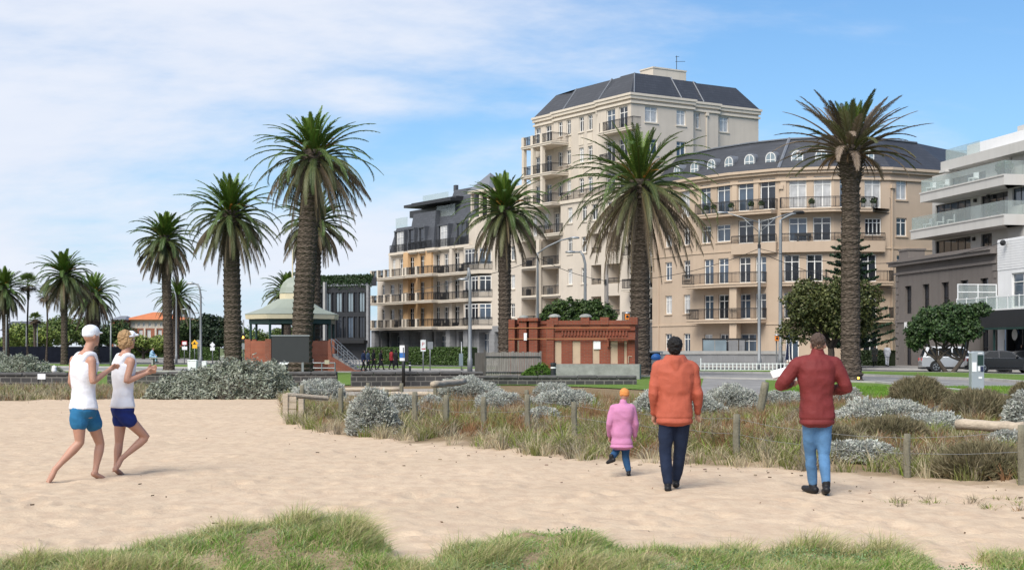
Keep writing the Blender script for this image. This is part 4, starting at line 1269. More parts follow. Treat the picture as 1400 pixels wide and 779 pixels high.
# ------------------------------------------------------------------ left block: grey ground floor, slate top storeys, orange bay
random.seed(31)
A0 = on_front(516); B0 = on_front(641)
left = thing('apartment_block', 'terraced cream apartment block with an orange bay, grey stone base and dark slate mansard', 'building', (A0[0], A0[1], 0))
fc = Face(left, A0, B0)
T = fc.t
def pair(fc, a, b, d=0): return fc.t(a, d), fc.t(b, d)
cols_ = [(522, 526, 'sash'), (533, 539, 'door'), (544.5, 550, 'door')]
colr_ = [(595, 601, 'door'), (607, 613, 'door'), (621, 628, 'door'), (633, 637, 'door')]
colo_ = [(559.5, 566, 'door'), (574, 580, 'door')]
bmw = bmesh.new(); bmo = bmesh.new(); bms = bmesh.new()
tO0, tO1 = pair(fc, 551, 590, .35)
for fl in (1, 2, 3):
    z0, z1 = FL[fl], FL[fl + 1]
    opsL, opsR, opsO = [], [], []
    for cs, ops, d in ((cols_ if fl < 3 else [(536, 540.5, 'door'), (546, 551, 'door')], opsL, 0), (colr_, opsR, 0), (colo_, opsO, .35)):
        for a, b, st in cs:
            t0, t1 = pair(fc, a, b, d)
            if ops is opsL and t1 > tO0 - .1: t1 = tO0 - .15
            o = (t0, t1, z0 + (.15 if st == 'door' else .9), z0 + 2.55); ops.append(o)
            win(fc, *o, st if st != 'sash' else 'case', None, d)
    wall(bmw, fc, 0 if fl < 3 else T(531.5), tO0, z0, z1, opsL)
    wall(bmw, fc, tO1, fc.len, z0, z1, opsR)
    wall(bmo, fc, tO0, tO1, z0, z1, opsO, .35, .35)
for a, b in ((551.5, 557.5), (582, 589.5), (568, 571.5)):               # orange pilasters
    t0, t1 = pair(fc, a, b, .8); fbox(bmo, fc, t0, t1, .36, .8 if b != 571.5 else .5, FL[1] + .02, FL[4] - .12)
for a in (616, 591.5, 638): t0 = T(a, .5); fbox(bmw, fc, t0 - .3, t0 + .3, .004, .5, FL[1] + .02, FL[4] - .12)
# side return to the back and the roof slab behind the mansard
Q = [fc.w(0), fc.w(fc.len), fc.w(fc.len, -16), fc.w(0, -16)]
for p_, q_ in ((Q[3], Q[0]),):
    bmw.faces.new([bmw.verts.new((x[0] - left.location.x, x[1] - left.location.y, z)) for x, z in ((p_, 0), (q_, 0), (q_, FL[3]), (p_, FL[3]))])
fbox(bmw, fc, T(531.5), fc.len - .01, -14, -.3, FL[3], FL[4] - .01)
fbox(bmw, fc, .05, T(531.5) + .3, -14, -.3, FL[3] - .2, FL[3] - .02)
obj('wall', bmw, M['cream'], left); obj('bay_wall', bmo, M['orange'], left)
# stone base: deep bays between square columns
ops = []
for a, b in ((523, 532), (535, 546), (552.5, 560), (563, 575), (585.5, 593), (596, 610), (614, 624), (627, 633.5)):
    ops.append((T(a), T(b), .1, FL[1] - .55, 1.0, True))
wall(bms, fc, 0, fc.len, 0, FL[1], ops)
bms.faces.new([bms.verts.new((x[0] - left.location.x, x[1] - left.location.y, z)) for x, z in ((Q[3], 0), (Q[0], 0), (Q[0], FL[1]), (Q[3], FL[1]))])
for a in (519, 549, 580, 612, 636): t0 = T(a, .9); fbox(bms, fc, t0 - .5, t0 + .5, .004, .9, .02, FL[1] - .32)
t0, t1 = pair(fc, 507.5, 512, 1.9); fbox(bms, fc, t0, t1, 1.2, 1.9, 0, FL[1] - .28); fbox(bms, fc, t0 + .3, .0, -8, .3, 0, FL[1] - .3)
obj('stone_base', bms, M['stone'], left)
for a, b in ((534, 545.5), (597, 609), (564, 570)): win(fc, *pair(fc, a, b, -.8), .15, 3.2, 'four', 'gblue', -.8)
# balconies: long white slabs
for fl in (1, 2, 3):
    z = FL[fl] + .02
    t0, t1 = pair(fc, 505.5, 552, 2.2)
    balcony(fc, t0, t1, z, 2.2, piers=[t0 + .25, t0 + 2.2, t0 + 4.1, t0 + 6.0, t1 - .4], left=True)
    t0, t1 = pair(fc, 553, 590, 2.5)
    balcony(fc, t0, t1, z, 2.5, piers=[t0 + .2, t0 + 3.0])
    t0, t1 = pair(fc, 591.5, 638, 1.6)
    balcony(fc, t0, t1, z - .06, 1.6)
# planters and chairs along the balconies
for fl, px_, k in ((1, 597, 0), (1, 609, 1), (1, 622, 0), (2, 606, 1), (3, 602, 1), (3, 630, 1), (1, 540, 1), (2, 515, 0), (1, 566, 1), (3, 519, 0)):
    bm = bmesh.new(); t0 = fc.t(px_, 1.1)
    fbox(bm, fc, t0 - .35, t0 + .35, .8, 1.3, FL[fl] + .06, FL[fl] + .5)
    if k: fbox(bm, fc, t0 - .35, t0 + .35, .75, .85, FL[fl] + .505, FL[fl] + .95)
    loose(obj('outdoor_chair' if k else 'planter_box', bm, M['black'], left), left, ('black outdoor chair on a long slab balcony of the terraced block' if k else 'black planter box behind the railing of the terraced block'), 'chair' if k else 'planter', 'furniture on the balconies of the terraced block')
# cornice and slate storey
bm = bmesh.new()
for a, b, d_ in ((531, 556, .5), (557, 568, .95), (569, 580, .95), (581, 594, 1.1), (595, 621, .5), (622, 641, .5)):
    t0, t1 = pair(fc, a, b, d_); fbox(bm, fc, t0, t1, -.3, d_, FL[4] - .24, FL[4] + .08)
    fbox(bm, fc, t0 + .15, t1 - .15, -.2, d_ - .2, FL[4] - .42, FL[4] - .242)
obj('cornice', bm, M['cream2'], left)
def slope_box(bm, fc, t0, t1, d0, d1, z0, z1, back=-9, m0=0, m1=0):
    """a slate roof storey: front leans back from d0 (foot) to d1 (head)."""
    c = [(t0, d0, z0), (t1, d0, z0), (t1 - m1, d1, z1), (t0 + m0, d1, z1), (t0, back, z0), (t1, back, z0), (t1 - m1, back, z1), (t0 + m0, back, z1)]
    v = [bm.verts.new(fc.p(t, z, d)) for t, d, z in c]
    for f in ((0, 1, 2, 3), (5, 4, 7, 6), (4, 0, 3, 7), (1, 5, 6, 2), (3, 2, 6, 7), (4, 5, 1, 0)): bm.faces.new([v[i] for i in f])
bm = bmesh.new()
z4 = FL[4] + .09
slope_box(bm, fc, *pair(fc, 532, 557), 0, -.7, z4, 17.55, m0=.8)
slope_box(bm, fc, *pair(fc, 556.5, 592, .5), .5, -.2, z4, 19.0, m0=.5, m1=.5)
slope_box(bm, fc, *pair(fc, 591.5, 646), -.05, -.8, z4, 18.2)
slope_box(bm, fc, *pair(fc, 609, 650, -1.0), -1.0, -2.0, 18.21, 21.5, m0=.5)
fbox(bm, fc, *pair(fc, 620, 623, -2.6), -3.0, -2.6, 21.505, 22.3)
obj('slate_roof', bm, M['slate2'], left)
bm = bmesh.new(); bmg = bmesh.new()
for a, b, d_ in ((539, 553, .1), (557.5, 566.5, .7), (571.5, 580.5, .7), (598, 613, .1), (623, 637, .1)):   # dormer cheeks
    t0, t1 = pair(fc, a, b, d_)
    fbox(bm, fc, t0, t0 + .3, -.6, d_, z4, 16.9); fbox(bm, fc, t1 - .3, t1, -.6, d_, z4, 16.9); fbox(bm, fc, t0, t1, -.6, d_ + .05, 16.905, 17.1)
obj('dormer', bm, M['slate2'], left)
win(fc, *pair(fc, 541.5, 550.5, .2), z4 + .02, 16.85, 'door', 'gpale', .2)
win(fc, *pair(fc, 601, 610.5, .2), z4 + .02, 16.85, 'door', 'gpale', .2)
win(fc, *pair(fc, 559.5, 564.5, .75), z4 + .02, 16.85, 'sash', 'gdark', .75, fm='dframe'); win(fc, *pair(fc, 573.5, 578.5, .75), z4 + .02, 16.85, 'sash', 'gdark', .75, fm='dframe')
win(fc, *pair(fc, 625, 635, .2), z4 + .02, 16.85, 'dark', 'gdark', .2, fm='dframe')
bm = bmesh.new()
for a, b, d_ in ((533, 556, .35), (558, 590, .75), (596, 620, .35), (623, 640, .35)): rail_bars(bm, [fc.w(fc.t(a, d_), d_), fc.w(fc.t(b, d_), d_)], FL[4] + .09, 1.0, root=left)
obj('railing', bm, M['rail'], left)
bm = bmesh.new()
t0, t1 = pair(fc, 552, 616, .2); fbox(bm, fc, t0, t1, -7, .2, 19.9, 20.25); fbox(bm, fc, t0 + .6, t1, -7, -.6, 20.255, 20.5)
obj('canopy', bm, M['dmetal'], left)
bm = bmesh.new()
fbox(bm, fc, *pair(fc, 541, 557, -.9), -.92, -.9, 17.56, 18.9); fbox(bm, fc, *pair(fc, 597, 622, -.85), -.87, -.85, 18.21, 19.6); fbox(bm, fc, *pair(fc, 578, 613, -1), -1.02, -1, 20.51, 21.3)
islands('glass_balustrade', bm, M['gclear'], left)
bm = bmesh.new(); fbox(bm, fc, *pair(fc, 560, 612, -2.5), -8, -2.5, 18.99, 19.895); obj('penthouse_wall', bm, M['dmetal'], left)

# ------------------------------------------------------------------ tower with its lower loggia wing
random.seed(32)
A1 = on_front(641); tw = thing('apartment_tower', 'tall cream corner apartment tower with slate mansard and stacked loggias', 'building', (CORN.x, CORN.y, 0))
fl_ = Face(tw, A1, tuple(CORN)); V2 = Vector((-U.y, U.x))          # run of the side face, left to right
fr_ = Face(tw, tuple(CORN), tuple(CORN + V2 * 14.35))
T = fl_.t
bm = bmesh.new(); bms = bmesh.new(); bmt = bmesh.new()
# loggia wing: 641 to 768, wall line 0, up to floor 6
ops = []; 
tb0, tb1 = pair(fl_, 641.5, 673)
for fl in (1, 2, 3, 4):
    z = FL[fl]
    for a, b in ((682, 687.5), (698, 704)):
        o = (*pair(fl_, a, b), z + .95, z + 2.55); ops.append(o); win(fl_, *o, 'case', None, 0, 'cream2')
for fl in (1, 2, 3):
    z = FL[fl]
    for a, b in ((713, 733.5), (741.5, 764)):
        ops.append((*pair(fl_, a, b), z + .02, z + 2.95, 1.9, True))
for a, b in ((743, 750), (758, 764.5)):
    o = (*pair(fl_, a, b), FL[4] + .15, FL[4] + 2.5); ops.append(o); win(fl_, *o, 'door', None)
for a, b in ((717, 722), (728, 734)):
    o = (*pair(fl_, a, b), FL[4] + .15, FL[4] + 2.5); ops.append(o); win(fl_, *o, 'door', None)
wall(bm, fl_, 0, T(769), FL[1], FL[5] - .02, ops)
for fl in (1, 2, 3):
    z = FL[fl]
    for a, b in ((714.5, 732.5), (743, 763)):
        bmr = bmesh.new(); t0, t1 = pair(fl_, a, b); rail_bars(bmr, [fl_.w(t0 - .2, -.1), fl_.w(t1 + .2, -.1)], z + .05, 1.0, root=tw)
        obj('railing', bmr, M['rail'], tw)
        win(fl_, *pair(fl_, b - 6, b - 1.5, -1.75), z + .1, z + 2.4, 'sash', 'gblue', -1.75)
    fbox(bmt, fl_, *pair(fl_, 711.5, 766, .22), .004, .22, z - .16, z + .04)
fbox(bmt, fl_, *pair(fl_, 735.5, 739.5, .3), .24, .55, FL[1] - .1, FL[4] - .3)
balcony(fl_, *pair(fl_, 735, 767, 1.5), FL[4] + .03, 1.5)
bmr = bmesh.new(); fbox(bmr, fl_, fl_.t(750, .7) - .5, fl_.t(750, .7) + .6, .5, .9, FL[4] + .08, FL[4] + .6); loose(obj('storage_box', bmr, M['board'], tw), tw, 'tan storage box on the open balcony above the stacked loggias', 'box')
for px_, fl in ((752, 2), (722, 2), (724, 3), (752, 3)):          # air conditioners and chairs
    bmr = bmesh.new(); t0 = fl_.t(px_, -.9); fbox(bmr, fl_, t0 - .45, t0 + .45, -1.0, -.65, FL[fl] + .08, FL[fl] + .85); obj('air_conditioner', bmr, M['steel'] if px_ == 752 else M['black'], tw)
# rounded bay
for fl in (1, 2, 3):
    z = FL[fl]
    ln_ = [fl_.w(tb0, .004), fl_.w(tb0 + .9, 1.3), fl_.w(tb1 - 1.0, 1.3), fl_.w(tb1, .004)]
    band(bm, ln_, -.35, 0, z - .35, z + .75, tw)
    if fl == 3: band(bm, ln_, -.35, 0, z + 2.7, z + 3.1, tw)
    for q in range(3):
        f2 = Face(tw, ln_[q], ln_[q + 1])
        win(f2, .1, f2.len - .1, z + .76, z + 2.65, 'case' if f2.len < 2.2 else 'four', 'gdark' if fl == 2 else None, .05)
        for tt in (.0, f2.len - .12): fbox(bm, f2, tt, tt + .12, -.3, .02, z + .752, z + 2.68)
    bmr = bmesh.new(); rail_bars(bmr, offset_line(ln_, .06), z + .1, .95, root=tw); obj('railing', bmr, M['rail'], tw)
# storey above the wing, its terrace and pavilion
wall(bm, fl_, T(668), T(730), FL[5], FL[6], [], -2.0, 6)
fbox(bm, fl_, 0, T(769), -12, -.05, FL[5] - .25, FL[5] - .03)
for a in (644.5, 656, 667): t0 = fl_.t(a, -.8); fbox(bm, fl_, t0 - .16, t0 + .16, -1.1, -.78, FL[5], 20.4)
t0, t1 = pair(fl_, 643, 669, -.7)
fbox(bmt, fl_, t0 - .3, t1 + .3, -4, -.5, 20.405, 20.75)
pv = bmesh.new(); a_, b_, c_, d_ = [fl_.p(*q) for q in ((t0 - .3, 20.755, -.5), (t1 + .3, 20.755, -.5), (t1 + .3, 20.755, -4), (t0 - .3, 20.755, -4))]; ap = fl_.p((t0 + t1) / 2, 22.9, -2.2)
vv = [pv.verts.new(x) for x in (a_, b_, c_, d_, ap)]
for f in ((0, 1, 4), (1, 2, 4), (2, 3, 4), (3, 0, 4), (3, 2, 1, 0)): pv.faces.new([vv[i] for i in f])
obj('pavilion_roof', pv, M['lead'], tw)
# lower tower body, standing 1.2 m forward, from 767 to the corner
dF = 1.2
ops = []
for fl in (1, 2, 3, 4):
    z = FL[fl]
    for a, b in ((776, 782.5), (795, 802)):
        o = (*pair(fl_, a, b, dF), z + .95, z + 2.6); ops.append(o); win(fl_, *o, 'case', None, dF, 'cream2')
    for a, b in ((808, 822), (829, 847.5)):
        if fl < 4: ops.append((*pair(fl_, a, b, dF), z + .75, z + 2.8, 1.6, True))
        else:
            o = (*pair(fl_, a + 1, a + 9, dF), z + .95, z + 2.6); ops.append(o); win(fl_, *o, 'case', None, dF, 'cream2')
tE = fl_.t(766.5, dF)
TC = fl_.len + dF * 0
wall(bm, fl_, tE, fl_.len + 1.2, FL[1], FL[5], ops, dF, 1.2)
for fl in (1, 2, 3):
    for a, b in ((808, 822), (829, 847.5)):
        t0, t1 = pair(fl_, a, b, dF); z = FL[fl]
        bmr = bmesh.new(); rail_bars(bmr, [fl_.w(t0 - .05, dF - .12), fl_.w(t1 + .05, dF - .12)], z + .75, .6, root=tw); obj('railing', bmr, M['rail'], tw)
        win(fl_, t1 - 1.1, t1 - .1, z + .77, z + 2.6, 'sash', 'gdark', dF - 1.45)
    t0, t1 = pair(fl_, 849.5, 865, dF + 1.2); balcony(fl_, t0, t1, FL[fl] + .02, 1.2, d=dF)
    o = (*pair(fl_, 851, 859, dF), FL[fl] + .1, FL[fl] + 2.5); win(fl_, *o, 'door', 'gdark', dF - .0)
f4 = Face(tw, fl_.w(fl_.len + 1.2, dF), tuple(Vector(fl_.w(fl_.len + 1.2, dF)) + V2 * 12))
ops = []
for fl in (1, 2, 3, 4):
    for a in (882, 889.5): o = (f4.t(a) - .5, f4.t(a) + .5, FL[fl] + .2, FL[fl] + 2.5); ops.append(o)
ops = [o for o in ops if o[0] > .1]
for o in ops: win(f4, *o, 'door', None)
wall(bm, f4, 0, 12, FL[1], FL[5], ops)
fbox(bm, fl_, tE, fl_.len + 1.19, -3, dF - .3, FL[5] - .3, FL[5] - .02)
bmr = bmesh.new(); rail_bars(bmr, [fl_.w(tE, dF - .1), fl_.w(fl_.len + 1.1, dF - .1), f4.w(4, -.1)], FL[5] + .12, .95, root=tw); obj('railing', bmr, M['rail'], tw)
ln_ = [fl_.w(tE, dF), fl_.w(fl_.len + 1.2, dF), f4.w(10)]
band(bmt, ln_, .004, .16, FL[5] - .22, FL[5] + .1, tw)
# ground floor of the whole foot, in grey stone
ops = [(*pair(fl_, a, b), .1, 3.5, .9, True) for a, b in ((655, 668), (676, 688), (694, 706), (714, 733), (742, 763))]
wall(bms, fl_, 0, tE, 0, FL[1], ops); wall(bms, fl_, tE, fl_.len + 1.2, 0, FL[1], [], dF, 1.2); wall(bms, f4, 0, 12, 0, FL[1])
obj('stone_base', bms, M['stone'], tw)
win(fl_, *pair(fl_, 655.3, 667.7, -.7), .15, 3.4, 'four', 'gblue', -.7)
# upper tower: jogged plan
t7 = T(727)
J = [fl_.w(t7, -.4), fl_.w(T(757), -.4), fl_.w(T(757), 0), fl_.w(T(820), 0), fl_.w(T(820), .3)]
cq = Vector(fl_.w(fl_.len, .3)) ; J.append(tuple(cq))
s1, s2, s3 = fr_.t(948), fr_.t(982, -.7), fr_.t(1037, -1.2)
J += [fr_.w(s1, 0), fr_.w(s1, -.7), fr_.w(s2, -.7), fr_.w(s2, -1.2), fr_.w(s3, -1.2)]
bk = Vector(fr_.w(s3, -1.2)) - U * 17; J += [tuple(bk), tuple(Vector(fl_.w(t7, -.4)) + V2 * 16)]
EV = 27.3
def seg_wall(k, ops=(), z0=FL[5] - 1):
    f = Face(tw, J[k], J[k + 1]); wall(bm, f, 0, f.len, z0, EV, [o for o in ops]); return f
def tower_windows(k, cols, rows, style='case'):
    f = Face(tw, J[k], J[k + 1]); ops = []
    for a, b in cols:
        t0, t1 = f.t(a), f.t(b)
        if t0 < .06 or t1 > f.len - .06: continue
        for z0, z1 in rows:
            o = (t0, t1, z0, z1); ops.append(o); win(f, *o, 'door' if z1 - z0 > 1.9 else style, None, 0, 'cream2' if z1 - z0 < 1.9 else None)
    seg_wall(k, ops)
up = [(FL[5] + .9, FL[5] + 2.5), (FL[6] + .9, FL[6] + 2.5), (FL[7] + .9, FL[7] + 2.5)]
tower_windows(0, [(732, 739), (746, 754)], [(FL[k] + .1, FL[k] + 2.5) for k in (5, 6, 7)])
tower_windows(2, [(763, 769), (774.5, 780.5), (791.5, 798), (803.5, 810)], up)
seg_wall(1); seg_wall(3)
tower_windows(4, [(829, 841), (846, 858)], [(FL[7] + .1, FL[7] + 2.5), (FL[6] + .1, FL[6] + 2.5), (FL[5] + .1, FL[5] + 2.5)])
tower_windows(5, [(882, 899), (925, 937.5)], [(FL[6] + .9, FL[6] + 2.5), (FL[7] + .9, FL[7] + 2.5)])
seg_wall(6); tower_windows(7, [(952, 957)], [(FL[7] + .9, FL[7] + 2.5)]); seg_wall(8)
tower_windows(9, [(984, 996)], [(FL[7] + .9, FL[7] + 2.5), (FL[6] + .9, FL[6] + 2.5)])
for k in (10, 11, 12):
    f = Face(tw, J[k], J[(k + 1) % len(J)]); wall(bm, f, 0, f.len, FL[5] - 1, EV)
# recessed panels between the window rows, drawn as thin proud mouldings
for a, b in ((763, 769), (774.5, 780.5), (791.5, 798), (803.5, 810)):
    t0, t1 = pair(fl_, a, b); fbox(bmt, fl_, t0, t1, .003, .05, FL[7] - .55, FL[7] + .55); fbox(bmt, fl_, t0, t1, .003, .05, FL[6] - .55, FL[6] + .55)
balcony(fl_, *pair(fl_, 818, 864, 1.5), FL[7] + .02, 1.15, d=.3, piers=[fl_.t(820, 1.4) + .3])
balcony(fl_, *pair(fl_, 818, 864, 1.5), FL[6] + .02, 1.15, d=.3)
band(bmt, J, .0035, .2, EV - .15, EV + .18, tw, True); band(bmt, J, .0035, .3, EV + .182, EV + .42, tw, True); band(bmt, J, .0035, .16, EV - .62, EV - .40, tw, True)
for f, a, d in ((fr_, 966, -.7), (fl_, 818, 0)):
    bm2 = bmesh.new(); t0 = f.t(a, d); fbox(bm2, f, t0 - .06, t0 + .06, d + .01, d + .12, FL[5], EV - 1.0); fbox(bm2, f, t0 - .18, t0 + .18, d + .011, d + .22, EV - .99, EV - .66); obj('downpipe', bm2, M['cream2'], tw)
# stacked porch at the left edge
po = .9; t0, t1 = fl_.t(712.5, 2.3), fl_.t(757, 2.0)
for fl in (5, 6, 7):
    z = FL[fl]
    o = balcony(fl_, t0, t1, z + .02, 2.7, d=-.4, piers=[t0 + .25, t0 + 2.1, t0 + 4.0] if fl == 7 else ())
    if fl < 7:
        for q in (t0 + .25, t0 + 2.1, t0 + 4.0): fbox(bmt, fl_, q - .2, q + .2, 1.85, 2.25, z + .06, FL[fl + 1] - .262)
obj('wall', bm, M['cream'], tw); obj('cornice', bmt, M['cream2'], tw)
bm = bmesh.new(); mansard(bm, J, 1.75, EV + .43, 30.2, tw, True, .1); roof = obj('roof', bm, M['slate'], tw)
bm = bmesh.new()
for f, tt in ((fl_, T(771)), (fl_, T(822)), (fr_, .02), (fr_, fr_.t(931)), (fr_, fr_.t(967))):
    d0 = .35 if f is fl_ else (.05 if tt < s1 - .1 else -.6)
    if f is fl_ and tt > T(815): d0 = .35
    elif f is fl_: d0 = .05
    a = f.p(tt, EV + .45, d0 + .06); b = f.p(tt, 30.2, d0 - 1.78)
    if f is fr_ and tt < .1: b = fr_.p(-.0, 30.2, d0 - 1.78) - Vector((U.x, U.y, 0)) * 1.5 * 0 + (fr_.p(1.45, 0, 0) - fr_.p(0, 0, 0))
    add_tube(bm, [a, b], .075, 6)
islands('lead_hip', bm, M['lead'], roof)
bm = bmesh.new()
t0, t1 = fr_.t(893, -4), fr_.t(938, -4); fbox(bm, fr_, t0, t1, -6.3, -4, 30.1, 31.5); fbox(bm, fr_, t0 - .06, t1 + .06, -6.36, -3.94, 31.5, 31.65)
obj('plant_room', bm, M['cream2'], tw)
bm = bmesh.new(); p_ = fr_.p(fr_.t(925, -5), 31.65, -5); add_tube(bm, [p_, p_ + Vector((0, 0, 1.75))], .035, 6)
for k, l in ((1.62, .3), (1.1, .95)): add_tube(bm, [p_ + Vector((-.12, 0, k)), p_ + Vector((l, .2, k + .06))], .025, 5)
add_sphere(bm, p_ + Vector((-2.3, 0, .2)), .28, 10); obj('aerial', bm, M['dmetal'], tw)

# ------------------------------------------------------------------ curved tan block at the right
random.seed(33)
def pd(px_, D): return (gx(px_, D), D)
PL = [(14.1, 147), pd(948, 140.4), pd(1000, 136.3), pd(1065, 133.0), pd(1140, 131.6), pd(1217, 132.2), pd(1304, 135.6)]
rb = thing('curved_apartments', 'long tan curved apartment block with arched dormers in a slate roof', 'building', (*PL[3], 0))
fs = [Face(rb, a, b) for a, b in zip(PL, PL[1:])]
def seg(px_):
    for f, a, b in zip(fs, (892, 948, 1000, 1065, 1140, 1217), (948, 1000, 1065, 1140, 1217, 1304)):
        if a <= px_ < b: return f
EVR = 17.5
opn = {id(f): [] for f in fs}
def rwin(a, b, z0, z1, style='door', pane=None, sill=None):
    f = seg((a + b) / 2); t0, t1 = f.t(a), f.t(b)
    t0 = max(t0, .12); t1 = min(t1, f.len - .12)
    o = (t0, t1, z0, z1); opn[id(f)].append(o); win(f, *o, style, pane, 0, sill)
g = 'gblue'
for a, b in ((930, 943), (957.5, 971.5), (980, 998), (1009, 1030), (1039, 1060), (1079, 1102.5), (1112.5, 1136.5), (1148, 1170), (1182, 1204.5)): rwin(a, b, FL[4] + .12, FL[4] + 3.0, 'door', random.choice(['gdark', 'gblue', 'gblue', 'gdark', 'gpale']))
rwin(1225.5, 1240, FL[4] + .95, FL[4] + 2.8, 'case', None, 'tan2')
for a, b in ((959, 972), (979.5, 998.5)): rwin(a, b, FL[3] + .75, FL[3] + 2.35, 'case', None, 'tan2')
for a, b in ((1009, 1030), (1039, 1060), (1078.5, 1103.5), (1111.5, 1136), (1150, 1170)): rwin(a, b, FL[3] + .45, FL[3] + 2.6, 'door')
rwin(1182.5, 1205, FL[3] + .95, FL[3] + 2.5, 'four', 'gdark', 'tan2'); rwin(1225.5, 1240, FL[3] + .95, FL[3] + 2.6, 'case', None, 'tan2')
for a, b in ((909.5, 918.5), (934.5, 943.5)):
    for fl in (1, 2, 3): rwin(a, b, FL[fl] + .75, FL[fl] + 2.55, 'case', None, 'tan2')
    rwin(a, b, .9, 3.0, 'case', None, 'tan2')
for a, b in ((962.5, 975.5), (982, 996), (1010.5, 1026), (1033, 1047.5)):
    rwin(a, b, FL[2] + .08, FL[2] + 2.5, 'door', random.choice(['gblue', 'gdark']))
    rwin(a, b, FL[1] + .08, FL[1] + 2.4, 'door', random.choice(['gblue', 'gdark']))
for a, b in ((1072, 1093), (1102.5, 1124.5), (1176.5, 1198.5)): rwin(a, b, FL[2] + .08, FL[2] + 2.55, 'door', 'gdark'); rwin(a, b, FL[1] + .08, FL[1] + 2.4, 'door')
rwin(1226, 1239, FL[2] + .95, FL[2] + 2.5, 'case', None, 'tan2')
for a, b in ((963, 974), (984, 996), (1012, 1034), (1074, 1092), (1180, 1200)): rwin(a, b, .4, 2.9, 'door', random.choice(['gpale', 'gdark', 'gblue']))
bm = bmesh.new()
for f in fs: wall(bm, f, 0, f.len, 0, EVR, opn[id(f)])
bk = [(PL[-1][0] + 6, PL[-1][1] + 12), (26, 152), (18.5, 152.5)]
rx, ry = rb.location.x, rb.location.y
e_ = Face(rb, PL[-1], bk[0]); wall(bm, e_, 0, e_.len, 0, EVR)
obj('wall', bm, M['tan'], rb)
bm = bmesh.new()
band(bm, PL, .0035, .18, EVR - .75, EVR - .55, rb); band(bm, PL, .0035, .30, EVR - .12, EVR + .14, rb); band(bm, PL, .0035, .48, EVR + .142, EVR + .38, rb); band(bm, PL, .003, .07, FL[3] - .25, FL[3] - .12, rb); band(bm, PL, .003, .07, FL[1] - .45, FL[1] - .3, rb)
for a in (1005, 1034.5, 1071): f = seg(a); t0 = f.t(a); fbox(bm, f, t0 - .25, t0 + .25, .003, .10, FL[4] + .05, EVR - .76)
obj('cornice', bm, M['tan2'], rb)
bm = bmesh.new(); poly = PL + bk
inn = offset_line(PL, -3.0)
a = [bm.verts.new((p[0] - rx, p[1] - ry, EVR + .39)) for p in offset_line(PL, .1)]; b = [bm.verts.new((p[0] - rx, p[1] - ry, 20.95)) for p in inn[:-1]] + [bm.verts.new((inn[-1][0] - 1.4 - rx, inn[-1][1] - ry, 20.95))]
for i in range(len(PL) - 1): bm.faces.new((a[i], a[i + 1], b[i + 1], b[i]))
tp = [bm.verts.new((p[0] - rx, p[1] - ry, 20.95)) for p in bk]
be = bm.verts.new((bk[0][0] - rx, bk[0][1] - ry, EVR + .39))
bm.faces.new((a[-1], be, tp[0], b[-1]))
f = bm.faces.new(b + tp); bmesh.ops.triangulate(bm, faces=[f])
rr_ = obj('roof', bm, M['slate'], rb)
bm = bmesh.new(); add_tube(bm, [a_ for a_ in (Vector((offset_line(PL, .1)[3][0] - rx, offset_line(PL, .1)[3][1] - ry, EVR + .4)), Vector((inn[3][0] - rx, inn[3][1] - ry, 21.0)))], .16, 6)
ip = offset_line(PL, -2.9); add_tube(bm, [(p[0] - rx, p[1] - ry, 20.97) for p in ip[:-1]] + [(ip[-1][0] - 1.4 - rx, ip[-1][1] - ry, 20.97)], .09, 6)
islands('lead_hip', bm, M['lead'], rr_)
for a in (1066.5, 901, 1219):                                      # downpipes with rain heads
    f = seg(a); bm = bmesh.new(); t0 = min(max(f.t(a), .2), f.len - .2); fbox(bm, f, t0 - .06, t0 + .06, .012, .12, .2, EVR - 1.5); fbox(bm, f, t0 - .2, t0 + .2, .013, .25, EVR - 1.49, EVR - 1.1); obj('downpipe', bm, M['tan2'], rb)
# arched dormers
def dormer(px_, w=1.05, h=1.5):
    f = seg(px_); d = -.75; q = f.p(f.t(px_, d), EVR + .55, d)
    def arch(w, h, n=9): return [(-w / 2, 0), (w / 2, 0)] + [(w / 2 * math.cos(PI * i / n), h - w / 2 + w / 2 * math.sin(PI * i / n)) for i in range(n + 1)]
    bm = bmesh.new(); add_profile(bm, arch(w + .22, h + .12), .0, 2.0)
    o = obj('dormer', bm, M['lead'], rb, q, f.rot)
    bm = bmesh.new(); add_profile(bm, arch(w, h), -.05, -.003); pane = obj('pane', bm, M['glite'], o)
    bm = bmesh.new()
    P_ = arch(w, h, 11); Pi = arch(w - .13, h - .065, 11); Pi[0] = (-(w - .13) / 2, .07); Pi[1] = ((w - .13) / 2, .07)
    n = len(P_)
    for i in range(n):
        j = (i + 1) % n
        v = [bm.verts.new((x, y, z)) for (x, z), y in ((P_[i], -.08), (P_[j], -.08), (Pi[j], -.08), (Pi[i], -.08), (P_[i], -.049), (P_[j], -.049), (Pi[j], -.049), (Pi[i], -.049))]
        for ff in ((0, 1, 2, 3), (0, 4, 5, 1), (3, 2, 6, 7)): bm.faces.new([v[k] for k in ff])
    add_box(bm, -.03, .03, -.078, -.052, .07, h - .07); add_box(bm, -w / 2 + .07, w / 2 - .07, -.076, -.053, h * .52, h * .52 + .06)
    bmesh.ops.recalc_face_normals(bm, faces=bm.faces); obj('window_frame', bm, M['frame'], o)
for a in (926, 950, 973, 997, 1025, 1054, 1090, 1123, 1155, 1187): dormer(a)
